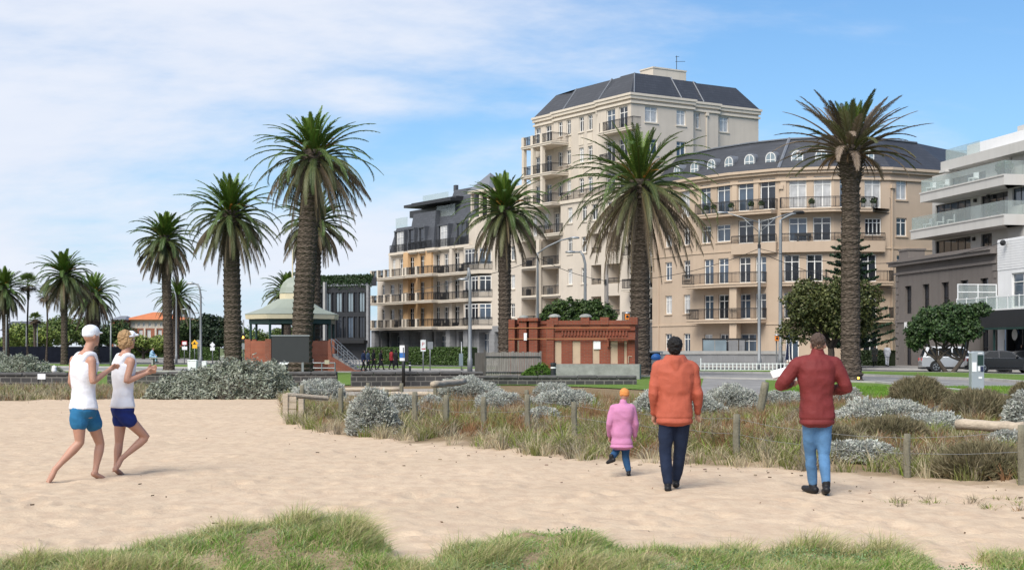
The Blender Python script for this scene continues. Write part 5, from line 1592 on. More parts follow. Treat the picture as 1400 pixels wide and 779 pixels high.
def curve_balcony(pxs, z, out, h=1.0, th=.32, rail=True, m='tan2'):
    f0, f1 = seg(pxs[0]), seg(pxs[1])
    i0, i1 = fs.index(f0), fs.index(f1)
    ln_ = [f0.w(f0.t(pxs[0]))] + [PL[i] for i in range(i0 + 1, i1 + 1)] + [f1.w(f1.t(pxs[1]))]
    bm = bmesh.new(); band(bm, ln_, .005, out, z - th, z, rb); band(bm, ln_, .006, out + .07, z - .1, z + .03, rb)
    o = obj('balcony', bm, M[m], rb)
    if rail:
        bm = bmesh.new(); ol = offset_line(ln_, out - .08); il = [ln_[0], ln_[-1]]
        rail_bars(bm, [il[0]] + ol + [il[1]], z + .03, h, root=rb); obj('railing', bm, M['rail'], o)
    return o
curve_balcony((961, 1063), FL[4] + .02, 1.1); curve_balcony((1068, 1217), FL[4] + .02, 1.1)
curve_balcony((949, 1048), FL[2] + .02, 1.6); curve_balcony((955, 1048), FL[1] + .02, 1.6)
curve_balcony((1068, 1130), FL[2] + .02, 1.0); curve_balcony((1174, 1216), FL[2] + .02, 1.0); curve_balcony((1068, 1216), FL[1] + .02, 1.0)
# solid parapets of the floor below, with a thin rail on top
for a, b in ((1003, 1064), (1069, 1208)):
    f0, f1 = seg(a), seg(b); i0, i1 = fs.index(f0), fs.index(f1)
    ln_ = [f0.w(f0.t(a))] + [PL[i] for i in range(i0 + 1, i1 + 1)] + [f1.w(f1.t(b))]
    bm = bmesh.new(); band(bm, ln_, .005, .45, FL[3] - .55, FL[3] + .42, rb); o = obj('parapet', bm, M['tan'], rb)
    bm = bmesh.new(); rail_bars(bm, offset_line(ln_, .36), FL[3] + .42, .75, root=rb); obj('railing', bm, M['rail'], o)
bm = bmesh.new(); f = seg(1002); t0 = f.t(1002.5, 1.3); fbox(bm, f, t0 - .38, t0 + .38, .6, 1.36, 0, FL[1] - .31); fbox(bm, f, t0 - .38, t0 + .38, .6, 1.36, FL[1] + .06, FL[2] - .31); obj('pier', bm, M['tan2'], rb)
for px_, out in ((976, .8), (1000, .8), (1027, .8), (1041, .8), (966, .8), (1194, .8), (1180, .8), (1110, .5)):    # potted shrubs on the top balcony
    f = seg(px_); q = f.p(f.t(px_, out), FL[4] + .05, out); bm = bmesh.new(); add_lathe(bm, [(.16, 0), (.24, .38), (.2, .38)], 10, q); o = loose(obj('flower_pot', bm, M['concrete'], rb), rb, 'round potted shrub on the top balcony of the curved tan block', 'pot plant', 'potted shrubs on the top balcony')
    n = 260; dd = rng.normal(0, 1, (n, 3)); dd /= np.linalg.norm(dd, axis=1)[:, None]
    link('potted_shrub', quads_mesh('potted_shrub', leaf_quads(dd * .3 * rng.uniform(.6, 1, (n, 1)) + np.array(q) + np.array([0, 0, .62]), np.full(n, .07), dd, .6, .6), 4, FOL, jitter_cols((.04, .075, .02), n)), None, o)
bm = bmesh.new(); f = seg(1095); t0 = f.t(1098, .35)
fbox(bm, f, t0 - .7, t0 + .7, .1, .4, FL[3] + .9, FL[3] + 1.15); fbox(bm, f, t0 - .55, t0 - .45, .1, .4, FL[3] + .44, FL[3] + .9); fbox(bm, f, t0 + .45, t0 + .55, .1, .4, FL[3] + .44, FL[3] + .9); loose(obj('balcony_table', bm, M['black'], rb), rb, 'small black table on the parapet balcony right of the lamp pole', 'table')
# ------------------------------------------------------------------ pale modern apartments behind the mauve terrace
random.seed(41)
mo = thing('modern_apartments', 'pale grey modern apartments with glass balustrades stepping above the mauve terrace', 'building', (37.4, 119, 0))
fm_ = Face(mo, (36.2, 126), (38.6, 112.9)); T = fm_.t
tE = T(1386); tW = T(1440)
zz = lambda a, b, d=0: fm_.z(a, b, d)
zl = zz(1245, 317, 2.2); zu = zz(1258, 266, 2.2); zr = zz(1286, 224, .9) - .62
bm = bmesh.new()
ops = []
def mwin(a, b, z0, z1, st='dark', pane='gblue', d=0):
    o = (T(a), T(b), z0, z1); ops.append(o); win(fm_, *o, st, pane, d, None, 'dframe')
mwin(1300.5, 1347.5, zu + .12, zr - .62); mwin(1362.5, 1384.5, zu + .12, zr - .62)
mwin(1279, 1327, zl + .12, zu - .75, 'dark', 'gblue'); mwin(1341, 1379, zl + .12, zu - .75, 'dark', 'gdark')
mwin(1279, 1327, zl - 3.3, zl - .8, 'dark', 'gdark'); mwin(1341, 1356, zl - 3.3, zl - .8, 'dark', 'gdark')
wall(bm, fm_, 0, tE, 0, zr - .05, ops)
ops2 = [(T(1392), T(1412), zl + .9, zu - .75)]; win(fm_, T(1392), T(1412), zl + .9, zu - .75, 'dark', 'gblue', .5, None, 'dframe')
wall(bm, fm_, tE, tW, 0, zu + .88, ops2, .5, .5); wall(bm, fm_, tE + .002, tW, zu + .88, zr - .05, [])
e_ = Face(mo, fm_.w(tW), tuple(Vector(fm_.w(tW)) + Vector((9, 1.6)))); wall(bm, e_, 0, e_.len, 0, zr - .05)
e_ = Face(mo, tuple(Vector(fm_.w(0)) + Vector((8, 1.5))), fm_.w(0)); wall(bm, e_, 0, e_.len, 0, zr - .05)
obj('wall', bm, M['modern'], mo)
bm = bmesh.new()
fbox(bm, fm_, T(1286, .9), tW, -9, .9, zr - .05, zr + .75); fbox(bm, fm_, T(1284, 1.1), tW, -9, 1.1, zr + .752, zr + .9) if 0 else None
fbox(bm, fm_, T(1284, 1.2), T(1292, 1.2), -2, 1.2, zr - .052 - .16, zr - .053)
obj('roof_slab', bm, M['modern'], mo)
bm = bmesh.new(); fbox(bm, fm_, T(1322, -.6), tW, -9, -.6, zr + .76, zr + 1.95); obj('roof_parapet', bm, M['white'], mo)
bm = bmesh.new(); fbox(bm, fm_, T(1391, -2), tW, -7, -2, zr + 1.96, zr + 2.75); obj('plant_room', bm, M['modern'], mo)
bm = bmesh.new()
for i in range(7):
    t0 = T(1293, .6); t1 = T(1340, .6); fbox(bm, fm_, t0 + (t1 - t0) * i / 7 + .02, t0 + (t1 - t0) * (i + 1) / 7 - .02, .6, .622, zr + .78, zr + 1.75)
fbox(bm, fm_, T(1293, .6), T(1293, .6) + .02, -5, .58, zr + .78, zr + 1.75)
obj('glass_balustrade', bm, M['gclear'], mo)
for px0, z in ((1245, zl), (1258, zu)):
    t0 = T(px0, 2.2); balcony(fm_, t0, T(1372, 2.2), z + .1, 2.2, 'modern', th=.78, solid=0, h=1.0, glass=True)
    bm = bmesh.new(); c_ = fm_.p(T(1372, 2.2), 0, 2.2); a = [fm_.p(T(1372, 2.2) + .07, 0, d) for d in (.006, 2.2)]; q = fm_.p(tE - .01, 0, .52)
    vs = [(p.x, p.y) for p in (a[1], q, a[0])]
    add_prism(bm, vs[::-1] if (Vector(vs[1]) - Vector(vs[0])).cross(Vector(vs[2]) - Vector(vs[0])) < 0 else vs, z - .68, z + .1); obj('balcony_end', bm, M['modern'], mo)
bm = bmesh.new(); fbox(bm, fm_, tE - .45, tE - .3, .05, .18, 0, zr - .1); obj('downpipe', bm, M['modern'], mo)
for a, z in ((1352, zu - .9), (1334, zl + 2.0), (1355, zu + 2.0), (1332, zl - 1.1)):
    bm = bmesh.new(); t0 = T(a, .05); fbox(bm, fm_, t0 - .12, t0 + .12, .02, .22, z - .14, z + .14); obj('wall_light', bm, M['black'], mo)
for px_, z in ((1369, zu), (1377, zu), (1357, zl)):
    n = 420; dd = rng.normal(0, 1, (n, 3)); dd /= np.linalg.norm(dd, axis=1)[:, None]; q = fm_.p(T(px_, 1.2), z + .75, 1.2) + mo.location
    bm = bmesh.new(); add_lathe(bm, [(.25, 0), (.33, .5), (.28, .5)], 10); o = obj('planter_pot', bm, M['dmetal'], None, (q.x, q.y, z + .12)); tag(o, 'dark pot with a leafy plant behind the glass balustrade of the modern apartments', 'pot plant', 'pot plants on the modern balconies')
    link('plant_leaves', quads_mesh('plant_leaves', leaf_quads(dd * .5 * rng.uniform(.4, 1, (n, 1)) + np.array([0, 0, .8]), np.full(n, .11), dd, .8, .4), 4, FOL, jitter_cols((.035, .07, .025), n)), None, o)
for px_, z in ((1268, zl), (1285, zl), (1300, zl), (1273, zu), (1291, zu), (1331, zu)):
    q = fm_.p(T(px_, 1.3), z + .12, 1.3) + mo.location; bm = bmesh.new()
    add_box(bm, -.3, .3, -.3, .3, .38, .46); add_box(bm, -.3, .3, .24, .3, .46, .9)
    for a in (-.25, .25):
        for b in (-.25, .25): add_box(bm, a - .025, a + .025, b - .025, b + .025, 0, .38)
    tag(obj('outdoor_chair', bm, M['whiteb'], None, tuple(q), fm_.rot + random.uniform(-.5, .5)), 'white outdoor chair behind the glass balustrade of the modern apartments', 'chair', 'white chairs on the modern balconies')

# ------------------------------------------------------------------ mauve two storey terrace
mt = thing('mauve_terrace', 'two storey mauve grey rendered terrace with narrow dark windows and heavy cornice', 'building', (33.8, 115, 0))
fb = Face(mt, (32.55, 124), (35.1, 105.9)); T = fb.t; ops = []
for a, b in ((1237, 1246), (1261, 1270.5), (1287, 1297), (1313, 1323.5), (1340, 1351)):
    for y0, y1, st in ((412, 374, 'sash'), (500, 459, 'sash')):
        m_ = (a + b) / 2; o = (T(a), T(b), max(.18, fb.z(m_, y0)), fb.z(m_, y1)); o = (o[0], o[1], 4.45 if y0 == 412 else .18, 6.75 if y0 == 412 else 3.1); ops.append((*o, .45)); win(fb, *o, 'sash', 'gdark', -.1, 'mauve2' if y0 == 412 else None, 'dframe')
bm = bmesh.new(); wall(bm, fb, 0, fb.len, 0, 8.6, ops)
e_ = Face(mt, tuple(Vector(fb.w(0)) + Vector((9, 1.6))), fb.w(0)); wall(bm, e_, 0, e_.len, 0, 8.6)
e2 = Face(mt, fb.w(fb.len), tuple(Vector(fb.w(fb.len)) + Vector((9, 1.6)))); wall(bm, e2, 0, e2.len, 0, 8.6)
fbox(bm, fb, .02, fb.len - .02, -9, -.3, 8.3, 8.55)
obj('wall', bm, M['mauve'], mt)
bm = bmesh.new(); ln_ = [tuple(Vector(fb.w(0)) + Vector((4, .7))), fb.w(0), fb.w(fb.len)]
band(bm, ln_, .0035, .14, 7.75, 7.95, mt); band(bm, ln_, .0035, .5, 8.45, 8.72, mt); band(bm, ln_, -.2, .62, 8.722, 8.86, mt); band(bm, ln_, -.5, -.1, 8.862, 9.1, mt); band(bm, ln_, .003, .08, 3.75, 3.95, mt)
for k in range(14):                                              # corner quoins
    for tt in (.0, fb.len - .62):
        w_ = .6 if k % 2 else .4; fbox(bm, fb, tt + (.004 if tt == 0 else .62 - w_), (tt + w_) if tt == 0 else tt + .615, .004, .06, .2 + k * .54, .66 + k * .54)
obj('cornice', bm, M['mauve2'], mt)
bm = bmesh.new(); t0 = .3; fbox(bm, fb, t0, t0 + 1.9, -1.6, -.15, 8.87, 9.75); fbox(bm, fb, t0 - .08, t0 + 1.98, -1.7, -.08, 9.752, 9.9); obj('chimney', bm, M['mauve2'], mt)
bm = bmesh.new(); fbox(bm, fb, T(1238), T(1238) + .6, .02, .12, 3.2, 3.75); obj('wall_sign', bm, M['whitep'], mt)

# ------------------------------------------------------------------ white shop at the right edge
sh = thing('white_shop', 'white weatherboard shop with a balcony over a dark shopfront at the right edge', 'building', (35.6, 103, 0))
fsx = Face(sh, fb.w(fb.len + .12), fb.w(fb.len + 13)); T = fsx.t; ops = []
def swin(a, b, z0, z1, **k):
    o = (T(a), T(b), z0, z1); ops.append(o); win(fsx, *o, **k)
swin(1383, 1412, 4.45, 6.9, style='door', pane='gblue')
bm = bmesh.new(); wall(bm, fsx, 0, fsx.len, 4.0, 9.4, ops)
e2 = Face(sh, tuple(Vector(fsx.w(0)) + Vector((9, 1.6))), fsx.w(0)); wall(bm, e2, 0, e2.len, 0, 9.4)
for k in range(12): fbox(bm, fsx, .01, fsx.len, .003, .03, 7.2 + k * .18, 7.2 + k * .18 + .15)
wall(bm, fsx, 0, T(1374), 0, 4.0)
obj('wall', bm, M['white'], sh)
bm = bmesh.new(); fbox(bm, fsx, T(1374) + .02, fsx.len, -.9, -.6, .2, 3.6); obj('shop_window', bm, M['gdark'], sh)
bm = bmesh.new()
for a in (1375, 1397): t0 = T(a); fbox(bm, fsx, t0, t0 + .16, -.58, -.02, .16, 3.6)
fbox(bm, fsx, T(1375) + .2, fsx.len, -.55, -.1, .16, .6); obj('shop_window_frame', bm, M['dframe'], sh)
bm = bmesh.new(); fbox(bm, fsx, .02, fsx.len, .004, 3.2, 3.62, 4.15); fbox(bm, fsx, .02, fsx.len, 3.0, 3.25, 3.0, 4.16); awn = obj('awning', bm, M['dmetal'], sh)
bm = bmesh.new(); fbox(bm, fsx, .0, fsx.len, 2.9, 3.3, 2.86, 2.99); obj('awning_beam', bm, M['dgreen'], awn)
for a in (1, 5.5, 10): bm = bmesh.new(); fbox(bm, fsx, a, a + .12, 2.95, 3.07, .15, 2.85); obj('awning_post', bm, M['dgreen'], awn)
bm = bmesh.new(); fbox(bm, fsx, .02, fsx.len, 3.1, 3.16, 5.05, 5.11); fbox(bm, fsx, .02, fsx.len, 3.1, 3.16, 4.17, 4.27)
for i in range(9): t0 = .02 + i * 1.55; fbox(bm, fsx, t0, t0 + .07, 3.09, 3.17, 4.17, 5.15)
for z in (4.17, 5.6, 6.15): fbox(bm, fsx, .02, .08, .1, 3.1, z, z + .07)
for d in (.1, 1.5, 3.03): fbox(bm, fsx, .02, .09, d, d + .07, 4.17, 6.2)
obj('balcony_railing', bm, M['whiteb'], sh)
bm = bmesh.new(); fbox(bm, fsx, .04, fsx.len, 3.12, 3.14, 4.28, 5.04); fbox(bm, fsx, .045, .065, .18, 3.0, 4.25, 6.1); obj('glass_balustrade', bm, M['gclear'], sh)
q = fsx.p(T(1388, .1), 0, .1) + sh.location
bm = bmesh.new(); t0 = T(1388.5, .4); c_ = fsx.p(t0, 3.1 - .55, .4)
Mx = Matrix.Translation(c_) @ Matrix.Rotation(fsx.rot, 4, 'Z') @ Matrix.Rotation(R(90), 4, 'X')
r_ = [[bm.verts.new(Mx @ Vector((math.cos(a) * r, math.sin(a) * r, z))) for a in np.linspace(0, 2 * PI, 28, endpoint=False)] for r, z in ((.40, -.06), (.44, -.06), (.44, .06), (.40, .06))]
for i in range(3):
    for k in range(28): bm.faces.new((r_[i][k], r_[i][(k + 1) % 28], r_[i + 1][(k + 1) % 28], r_[i + 1][k]))
bm.faces.new(r_[0][::-1]); bm.faces.new(r_[3]); bmesh.ops.recalc_face_normals(bm, faces=bm.faces)
sg = obj('round_sign', bm, M['dframe'], None, tuple(sh.location)); tag(sg, 'round white sign hanging in the dark shopfront at the right edge', 'sign')
bm = bmesh.new(); rr0 = [bm.verts.new(Mx @ Vector((math.cos(a) * .39, math.sin(a) * .39, .063))) for a in np.linspace(0, 2 * PI, 28, endpoint=False)]; rr1 = [bm.verts.new(Mx @ Vector((math.cos(a) * .39, math.sin(a) * .39, .083))) for a in np.linspace(0, 2 * PI, 28, endpoint=False)]
bm.faces.new(rr1); bm.faces.new(rr0[::-1])
for k in range(28): bm.faces.new((rr0[k], rr0[(k + 1) % 28], rr1[(k + 1) % 28], rr1[k]))
bmesh.ops.recalc_face_normals(bm, faces=bm.faces); obj('sign_face', bm, M['whitep'], sg)
bm = bmesh.new(); t0 = T(1371, 0); fbox(bm, fsx, t0, t0 + .28, .02, .06, 1.2, 2.2); obj('notice', bm, M['whitep'], sh)
bm = bmesh.new(); t0 = T(1372, .3); add_sphere(bm, fsx.p(t0, 9.1, .35), .22, 10); obj('security_light', bm, M['black'], sh)

# ------------------------------------------------------------------ dark glazed building behind the bandstand
dg = thing('glazed_building', 'dark glazed building with teal panes and planted roof edge behind the bandstand', 'building', (gx(465, 182), 182, 0))
fd = Face(dg, (gx(420, 184), 184), (gx(506.5, 180), 180)); T = fd.t
bm = bmesh.new(); ops = []
za, zb = fd.z(465, 427), fd.z(465, 400); zc, zd_ = fd.z(465, 462), fd.z(465, 433)
xs = [430, 438, 441, 444, 452, 455, 458, 466, 468.5, 471, 478, 480.5, 483.5, 491, 494, 496, 503, 505.5]
def dwin(a, b, z0, z1, pane):
    o = (T(a), T(b), z0, z1); ops.append(o); win(fd, *o, 'dark', pane, 0, None, 'dframe')
for i, (a, b) in enumerate(((424, 429), (430, 437), (438.5, 442.5), (444.5, 452), (453.5, 457), (459, 467), (468.5, 473), (475, 482.5), (484, 488.5), (490.5, 498), (499.5, 503.5))):
    dwin(a, b, za, zb, ('gteal', 'glite', 'gteal', 'glite')[i % 4] if b - a > 5 else ('gdark', 'gpale')[i % 2])
    dwin(a, b, zc, zd_, ('gdark', 'gblue', 'gdark')[i % 3])
wall(bm, fd, 0, fd.len, 0, fd.z(465, 391), ops)
ee = Face(dg, fd.w(fd.len), tuple(Vector(fd.w(fd.len)) + Vector((-1.6, 12)))); wall(bm, ee, 0, ee.len, 0, fd.z(465, 391))
ee = Face(dg, tuple(Vector(fd.w(0)) + Vector((-2, 12))), fd.w(0)); wall(bm, ee, 0, ee.len, 0, fd.z(465, 391))
obj('wall', bm, M['dmetal'], dg)
bm = bmesh.new(); zt = fd.z(465, 391); slope_box(bm, fd, .0, fd.len, .1, -.6, zt + .01, zt + 1.1, back=-1.5)
obj('roof_edge', bm, M['lead'], dg)
n = 5200; t_ = rng.uniform(0, fd.len, n); u_ = np.abs(rng.normal(0, .42, n)); keep = np.array([mnoise.noise((x * .35, 2, 2)) for x in t_]) > -.12; t_, u_ = t_[keep], u_[keep]; n = len(t_)
P_ = np.array([fd.p(t, zt + 1.25 - u * 1.3, -.35 + .4 * u) for t, u in zip(t_, u_)]) + rng.normal(0, .09, (n, 3))
link('roof_planting', quads_mesh('roof_planting', leaf_quads(P_, np.full(n, .14), np.tile([0, -1., .5], (n, 1)), .8, .6), 4, FOL, jitter_cols((.022, .045, .014), n)), None, dg)
bm = bmesh.new(); fbox(bm, fd, .3, fd.len - .1, .005, 1.4, fd.z(465, 469), fd.z(465, 465)); obj('awning', bm, M['black'], dg)
bm = bmesh.new(); fbox(bm, fd, T(503.5), fd.len, .005, .5, 0, zt - .02); obj('end_pier', bm, M['stone'], dg)
bm = bmesh.new(); p_ = fd.p(T(452, 3.0), 0, 3.0); fbox(bm, fd, T(441.5, .6), T(444.3, .6), .12, .6, 0, fd.z(443, 386)); obj('flue', bm, M['concrete'], dg)

# ------------------------------------------------------------------ red roofed hall, far left
rh = thing('red_roofed_hall', 'red brick and cream hall with orange tiled hipped roof far behind the runners', 'building', (gx(205, 255), 255, 0))
k = 255 / F; yb = 255
fh = Face(rh, (gx(172, yb), yb), (gx(255, yb), yb)); T = fh.t; ops = []
for a in (181, 188, 195, 203, 211.5, 219, 247): o = (T(a) , T(a + 3.4), fh.z(200, 446.5), fh.z(200, 440)); ops.append(o); win(fh, *o, 'case', 'gdark', 0)
for a in (190, 201, 216, 226): o = (T(a), T(a + 5), fh.z(200, 462), fh.z(200, 450.5)); ops.append(o); win(fh, *o, 'door', 'gpale', 0)
bm = bmesh.new(); zs = fh.z(200, 448.5); wall(bm, fh, 0, fh.len, zs, fh.z(200, 437), ops)
for a, b in ((172, 175), (197, 199.5), (212, 214.5), (232, 240), (249, 255)): fbox(bm, fh, T(a), T(b), .004, .3, 0, zs - .02)
e2 = Face(rh, fh.w(fh.len), tuple(Vector(fh.w(fh.len)) + Vector((0, 12)))); wall(bm, e2, 0, e2.len, 0, fh.z(200, 437)); e2 = Face(rh, tuple(Vector(fh.w(0)) + Vector((0, 12))), fh.w(0)); wall(bm, e2, 0, e2.len, 0, fh.z(200, 437))
obj('wall', bm, M['cream'], rh)
bm = bmesh.new(); wall(bm, fh, 0, fh.len, 0, zs, ops); obj('brick_wall', bm, M['brickr'], rh)
bm = bmesh.new(); ze, zt = fh.z(200, 437), fh.z(200, 425.5)
a = [fh.p(-.5, ze, .9), fh.p(fh.len + .6, ze, .9), fh.p(fh.len + .6, ze, -13), fh.p(-.5, ze, -13)]; b = [fh.p(T(198), zt, -6), fh.p(T(207), zt, -6)]
v = [bm.verts.new(x) for x in a + b]
for f in ((0, 1, 5, 4), (1, 2, 5), (2, 3, 4, 5), (3, 0, 4), (3, 2, 1, 0)): bm.faces.new([v[i] for i in f])
obj('roof', bm, M['terracotta'], rh)
an = thing('brick_annex', 'low red brick annex with a grey roof left of the orange tiled hall', 'building', (gx(162, 252), 252, 0))
f5 = Face(an, (gx(151, 252), 252), (gx(172, 252), 252)); bm = bmesh.new(); ops = [(f5.t(155), f5.t(159), .5, 2.6)]; win(f5, *ops[0], 'case', 'gdark'); wall(bm, f5, 0, f5.len, 0, f5.z(160, 437), ops, 0, 8); obj('wall', bm, M['brick'], an)
bm = bmesh.new(); ze = f5.z(160, 437); v = [bm.verts.new(x) for x in (f5.p(-.3, ze, .4), f5.p(f5.len, ze, .4), f5.p(f5.len, ze, -8), f5.p(-.3, ze, -8), f5.p(f5.len * .3, ze + .75, -4), f5.p(f5.len * .7, ze + .75, -4))]
for f in ((0, 1, 5, 4), (1, 2, 5), (2, 3, 4, 5), (3, 0, 4), (3, 2, 1, 0)): bm.faces.new([v[i] for i in f])
obj('roof', bm, M['lead'], an)
gh = thing('grey_roofed_house', 'low grey roofed house half hidden by palms at the far left', 'building', (gx(22, 225), 225, 0))
f5 = Face(gh, (gx(4, 225), 225), (gx(36, 225), 225)); bm = bmesh.new(); ops = [(f5.t(12), f5.t(17), 1.2, 2.8)]; win(f5, *ops[0], 'case', 'gdark'); wall(bm, f5, 0, f5.len, 0, f5.z(20, 452), ops, 0, 8); obj('wall', bm, M['mauve2'], gh)
bm = bmesh.new(); ze = f5.z(20, 452); v = [bm.verts.new(x) for x in (f5.p(-.4, ze, .5), f5.p(f5.len + .4, ze, .5), f5.p(f5.len + .4, ze, -8), f5.p(-.4, ze, -8), f5.p(0, ze + 1.5, -4), f5.p(f5.len, ze + 1.5, -4))]
for f in ((0, 1, 5, 4), (1, 2, 5), (2, 3, 4, 5), (3, 0, 4), (3, 2, 1, 0)): bm.faces.new([v[i] for i in f])
obj('roof', bm, M['slate2'], gh)

# ------------------------------------------------------------------ bandstand on its brick base
BD = 104; kx = BD / F
cxb = gx(400, BD)
bs_ = thing('bandstand', 'octagonal bandstand with green domed roof on a red brick base', 'bandstand', (cxb, BD, 0))
r_ = 62 * kx
def octo(r, z, rot=PI / 8): return [(r * math.cos(rot + i * PI / 4), r * math.sin(rot + i * PI / 4), z) for i in range(8)]
def rings(bm, lst, cap0=True, cap1=True):
    Rg = [[bm.verts.new(p) for p in octo(r, z)] for r, z in lst]
    for a, b in zip(Rg, Rg[1:]):
        for i in range(8): bm.faces.new((a[i], a[(i + 1) % 8], b[(i + 1) % 8], b[i]))
    if cap0: bm.faces.new(Rg[0][::-1])
    if cap1: bm.faces.new(Rg[-1])
zb_ = gz(466, BD)
bm = bmesh.new(); rings(bm, [(r_ * .98, -.1), (r_ * .98, zb_ - .95)]); rings(bm, [(r_ * .985, zb_ - .949), (r_ * .985, zb_)], cap0=True)
obj('brick_base', bm, M['brickr'], bs_)
bm = bmesh.new()
for i in range(8):
    x, y, _ = octo(r_ * .99, 0)[i]; add_box(bm, x - .2, x + .2, y - .2, y + .2, -.1, zb_ + .12)
islands('brick_pier', bm, M['brickr'], bs_)
ze = gz(433.5, BD); zr2 = gz(409, BD); zd1 = gz(401, BD); zt = gz(380, BD)
for i in range(8):
    bm = bmesh.new(); x, y, _ = octo(r_ * .93, 0)[i]
    add_tube(bm, [(x, y, zb_ - .1), (x, y, ze)], .09, 8); add_tube(bm, [(x * .93, y * .93, ze - .05), (x, y, ze - .6)], .035, 6); obj('column', bm, M['dgreen'], bs_)
bm = bmesh.new(); rings(bm, [(66 * kx, ze + .17), (66 * kx, ze + .19), (42 * kx, ze + .62), (21 * kx, zr2)]); obj('roof', bm, M['greenroof'], bs_)
bm = bmesh.new(); rings(bm, [(64.5 * kx, ze - .16), (65.5 * kx, ze + .165)]); obj('eave_fascia', bm, M['creamp'], bs_)
bm = bmesh.new(); rings(bm, [(60 * kx, ze - .5), (60 * kx, ze - .165)], False, True); obj('frieze', bm, M['dgreen'], bs_)
bm = bmesh.new(); rings(bm, [(18 * kx, zr2 + .003), (18 * kx, zd1)]); obj('lantern', bm, M['creamp'], bs_)
dr = [(18.8 * kx, zd1 + .005), (18.2 * kx, zd1 + .08), (16.5 * kx, zd1 + .42), (13 * kx, zd1 + .75), (8 * kx, zd1 + 1.0), (2.5 * kx, zt + .05)]
bm = bmesh.new(); rings(bm, dr); obj('dome', bm, M['greenroof'], bs_)
bm = bmesh.new(); add_tube(bm, [(0, 0, zt), (0, 0, gz(341, BD))], [.06, .03], 6); obj('flagpole', bm, M['creamp'], bs_)
bm = bmesh.new()                                                        # stair wings to the right
x0 = r_ * .9; x1 = gx(500, BD) - cxb
for y in (-3.1, -.9):
    add_profile(bm, [(x0, -.1), (x1, -.1), (x1, gz(505, BD)), (gx(491, BD) - cxb, gz(504.9, BD)), (gx(461, BD) - cxb, gz(487, BD)), (gx(459, BD) - cxb, zb_), (x0, zb_)], y, y + .35)
islands('stair_wall', bm, M['brickr'], bs_)
bm = bmesh.new()
for i in range(8):
    xs0 = gx(461, BD) - cxb + i * .22; add_box(bm, x0, xs0, -2.74, -.92, .0 + .18 * (7 - i) - (.0), .18 * (8 - i)) if 0 else add_box(bm, xs0, xs0 + .221, -2.74, -.91, -.05, max(.12, (zb_ - .9) * (8 - i) / 8))
obj('stair', bm, M['concrete'], bs_)
bm = bmesh.new()
for y in (-2.9, -.75):
    bm = bmesh.new()
    a = Vector((gx(460, BD) - cxb, y, zb_ + .15)); b = Vector((gx(493, BD) - cxb, y, gz(493, BD)))
    for o in (0, -.42): add_tube(bm, [a + Vector((0, 0, o)), b + Vector((0, 0, o))], .03, 6)
    for i in range(5): p = a.lerp(b, i / 4); add_tube(bm, [p + Vector((0, 0, .02)), p - Vector((0, 0, .9))], .03, 6)
    obj('handrail', bm, M['steel'], bs_)
# dark notice board in front of it
nb = thing('notice_board', 'large dark blank board on posts in front of the bandstand', 'board', (gx(397, 83), 83, 0)); k = 83 / F
bm = bmesh.new(); w_ = 25.5 * k; add_box(bm, -w_, w_, -.06, .06, gz(495, 83), gz(459.5, 83)); obj('panel', bm, mat('slate_board', (.022, .023, .025), .6, bmp=.1), nb)
bm = bmesh.new(); add_box(bm, -w_ - .04, w_ + .04, -.09, .09, gz(459.4, 83), gz(457.8, 83)); obj('capping', bm, M['steel'], nb)
for sx in (-.7, .7): bm = bmesh.new(); add_box(bm, sx - .06, sx + .06, -.05, .05, -.1, gz(495.2, 83)); obj('post', bm, M['pole'], nb)

# ------------------------------------------------------------------ red brick pump house
PDp = 76; k = PDp / F
ph = thing('pump_house', 'low red brick pump house with boarded openings and yellow string courses', 'building', (gx(800, PDp), PDp, 0))
fp = Face(ph, (gx(757, PDp), PDp), (gx(868.5, PDp - .8), PDp - .8)); T = fp.t
zy = lambda y: gz(y, PDp)
zp0, ztop = zy(498), zy(437.5)
ops = []
bo = bmesh.new()
for a, b, y0, y1 in ((754.5, 767.5, 498, 466), (782.5, 793.5, 497.5, 466), (810, 819.5, 497.5, 466), (834.5, 844.5, 497.5, 466), (853, 857, 497.5, 466)):
    a = max(a, 758.5); o = (T(a), T(b), zy(y0) + .02, zy(y1), .14); ops.append(o); fbox(bo, fp, o[0] + .004, o[1] - .004, -.14, -.05, o[2] + .004, o[3] - .004)
bm = bmesh.new(); wall(bm, fp, 0, fp.len, zp0 - .1, ztop - .25, ops)
fbox(bm, fp, -.35, .75 * 0 + .02, -.4, .12, -.1, ztop + .02)                      # corner pier
for a in (757.5, 800, 826.5, 866): t0 = T(a); fbox(bm, fp, t0 - .22, t0 + .22, -.5, .10, ztop - .245, ztop + .14)
fbox(bm, fp, .05, fp.len, -.45, .06, ztop - .25, ztop - .02)
for i in range(21): t0 = T(768) + i * (T(860) - T(768)) / 21; fbox(bm, fp, t0, t0 + .09, .003, .07, zy(459), zy(452))
fbox(bm, fp, .06, fp.len, .004, .09, zy(452) + .002, zy(450))
for t0 in (T(858.5),): fbox(bm, fp, t0, fp.len, .004, .16, zp0, zy(464.5))
ee = Face(ph, fp.w(fp.len), tuple(Vector(fp.w(fp.len)) + Vector((.5, 4)))); wall(bm, ee, 0, ee.len, -.1, ztop - .02)
fpl = Face(ph, (gx(699, PDp + 1.2), PDp + 1.2), (gx(752, PDp + .5), PDp + .5)); wall(bm, fpl, 0, fpl.len, -.1, ztop - .2, [(fpl.t(732), fpl.t(738), .4, zy(466), .12), (fpl.t(706.5), fpl.t(711), .4, zy(466), .12)])
for a, b in ((710, 720), (723.5, 735)): t0, t1 = fpl.t(a, .4), fpl.t(b, .4); fbox(bm, fpl, t0, t1, .003, .45, -.1, ztop - .04); fbox(bm, fpl, t0 - .06, t1 + .06, .003, .55, ztop - .038, ztop + .12)
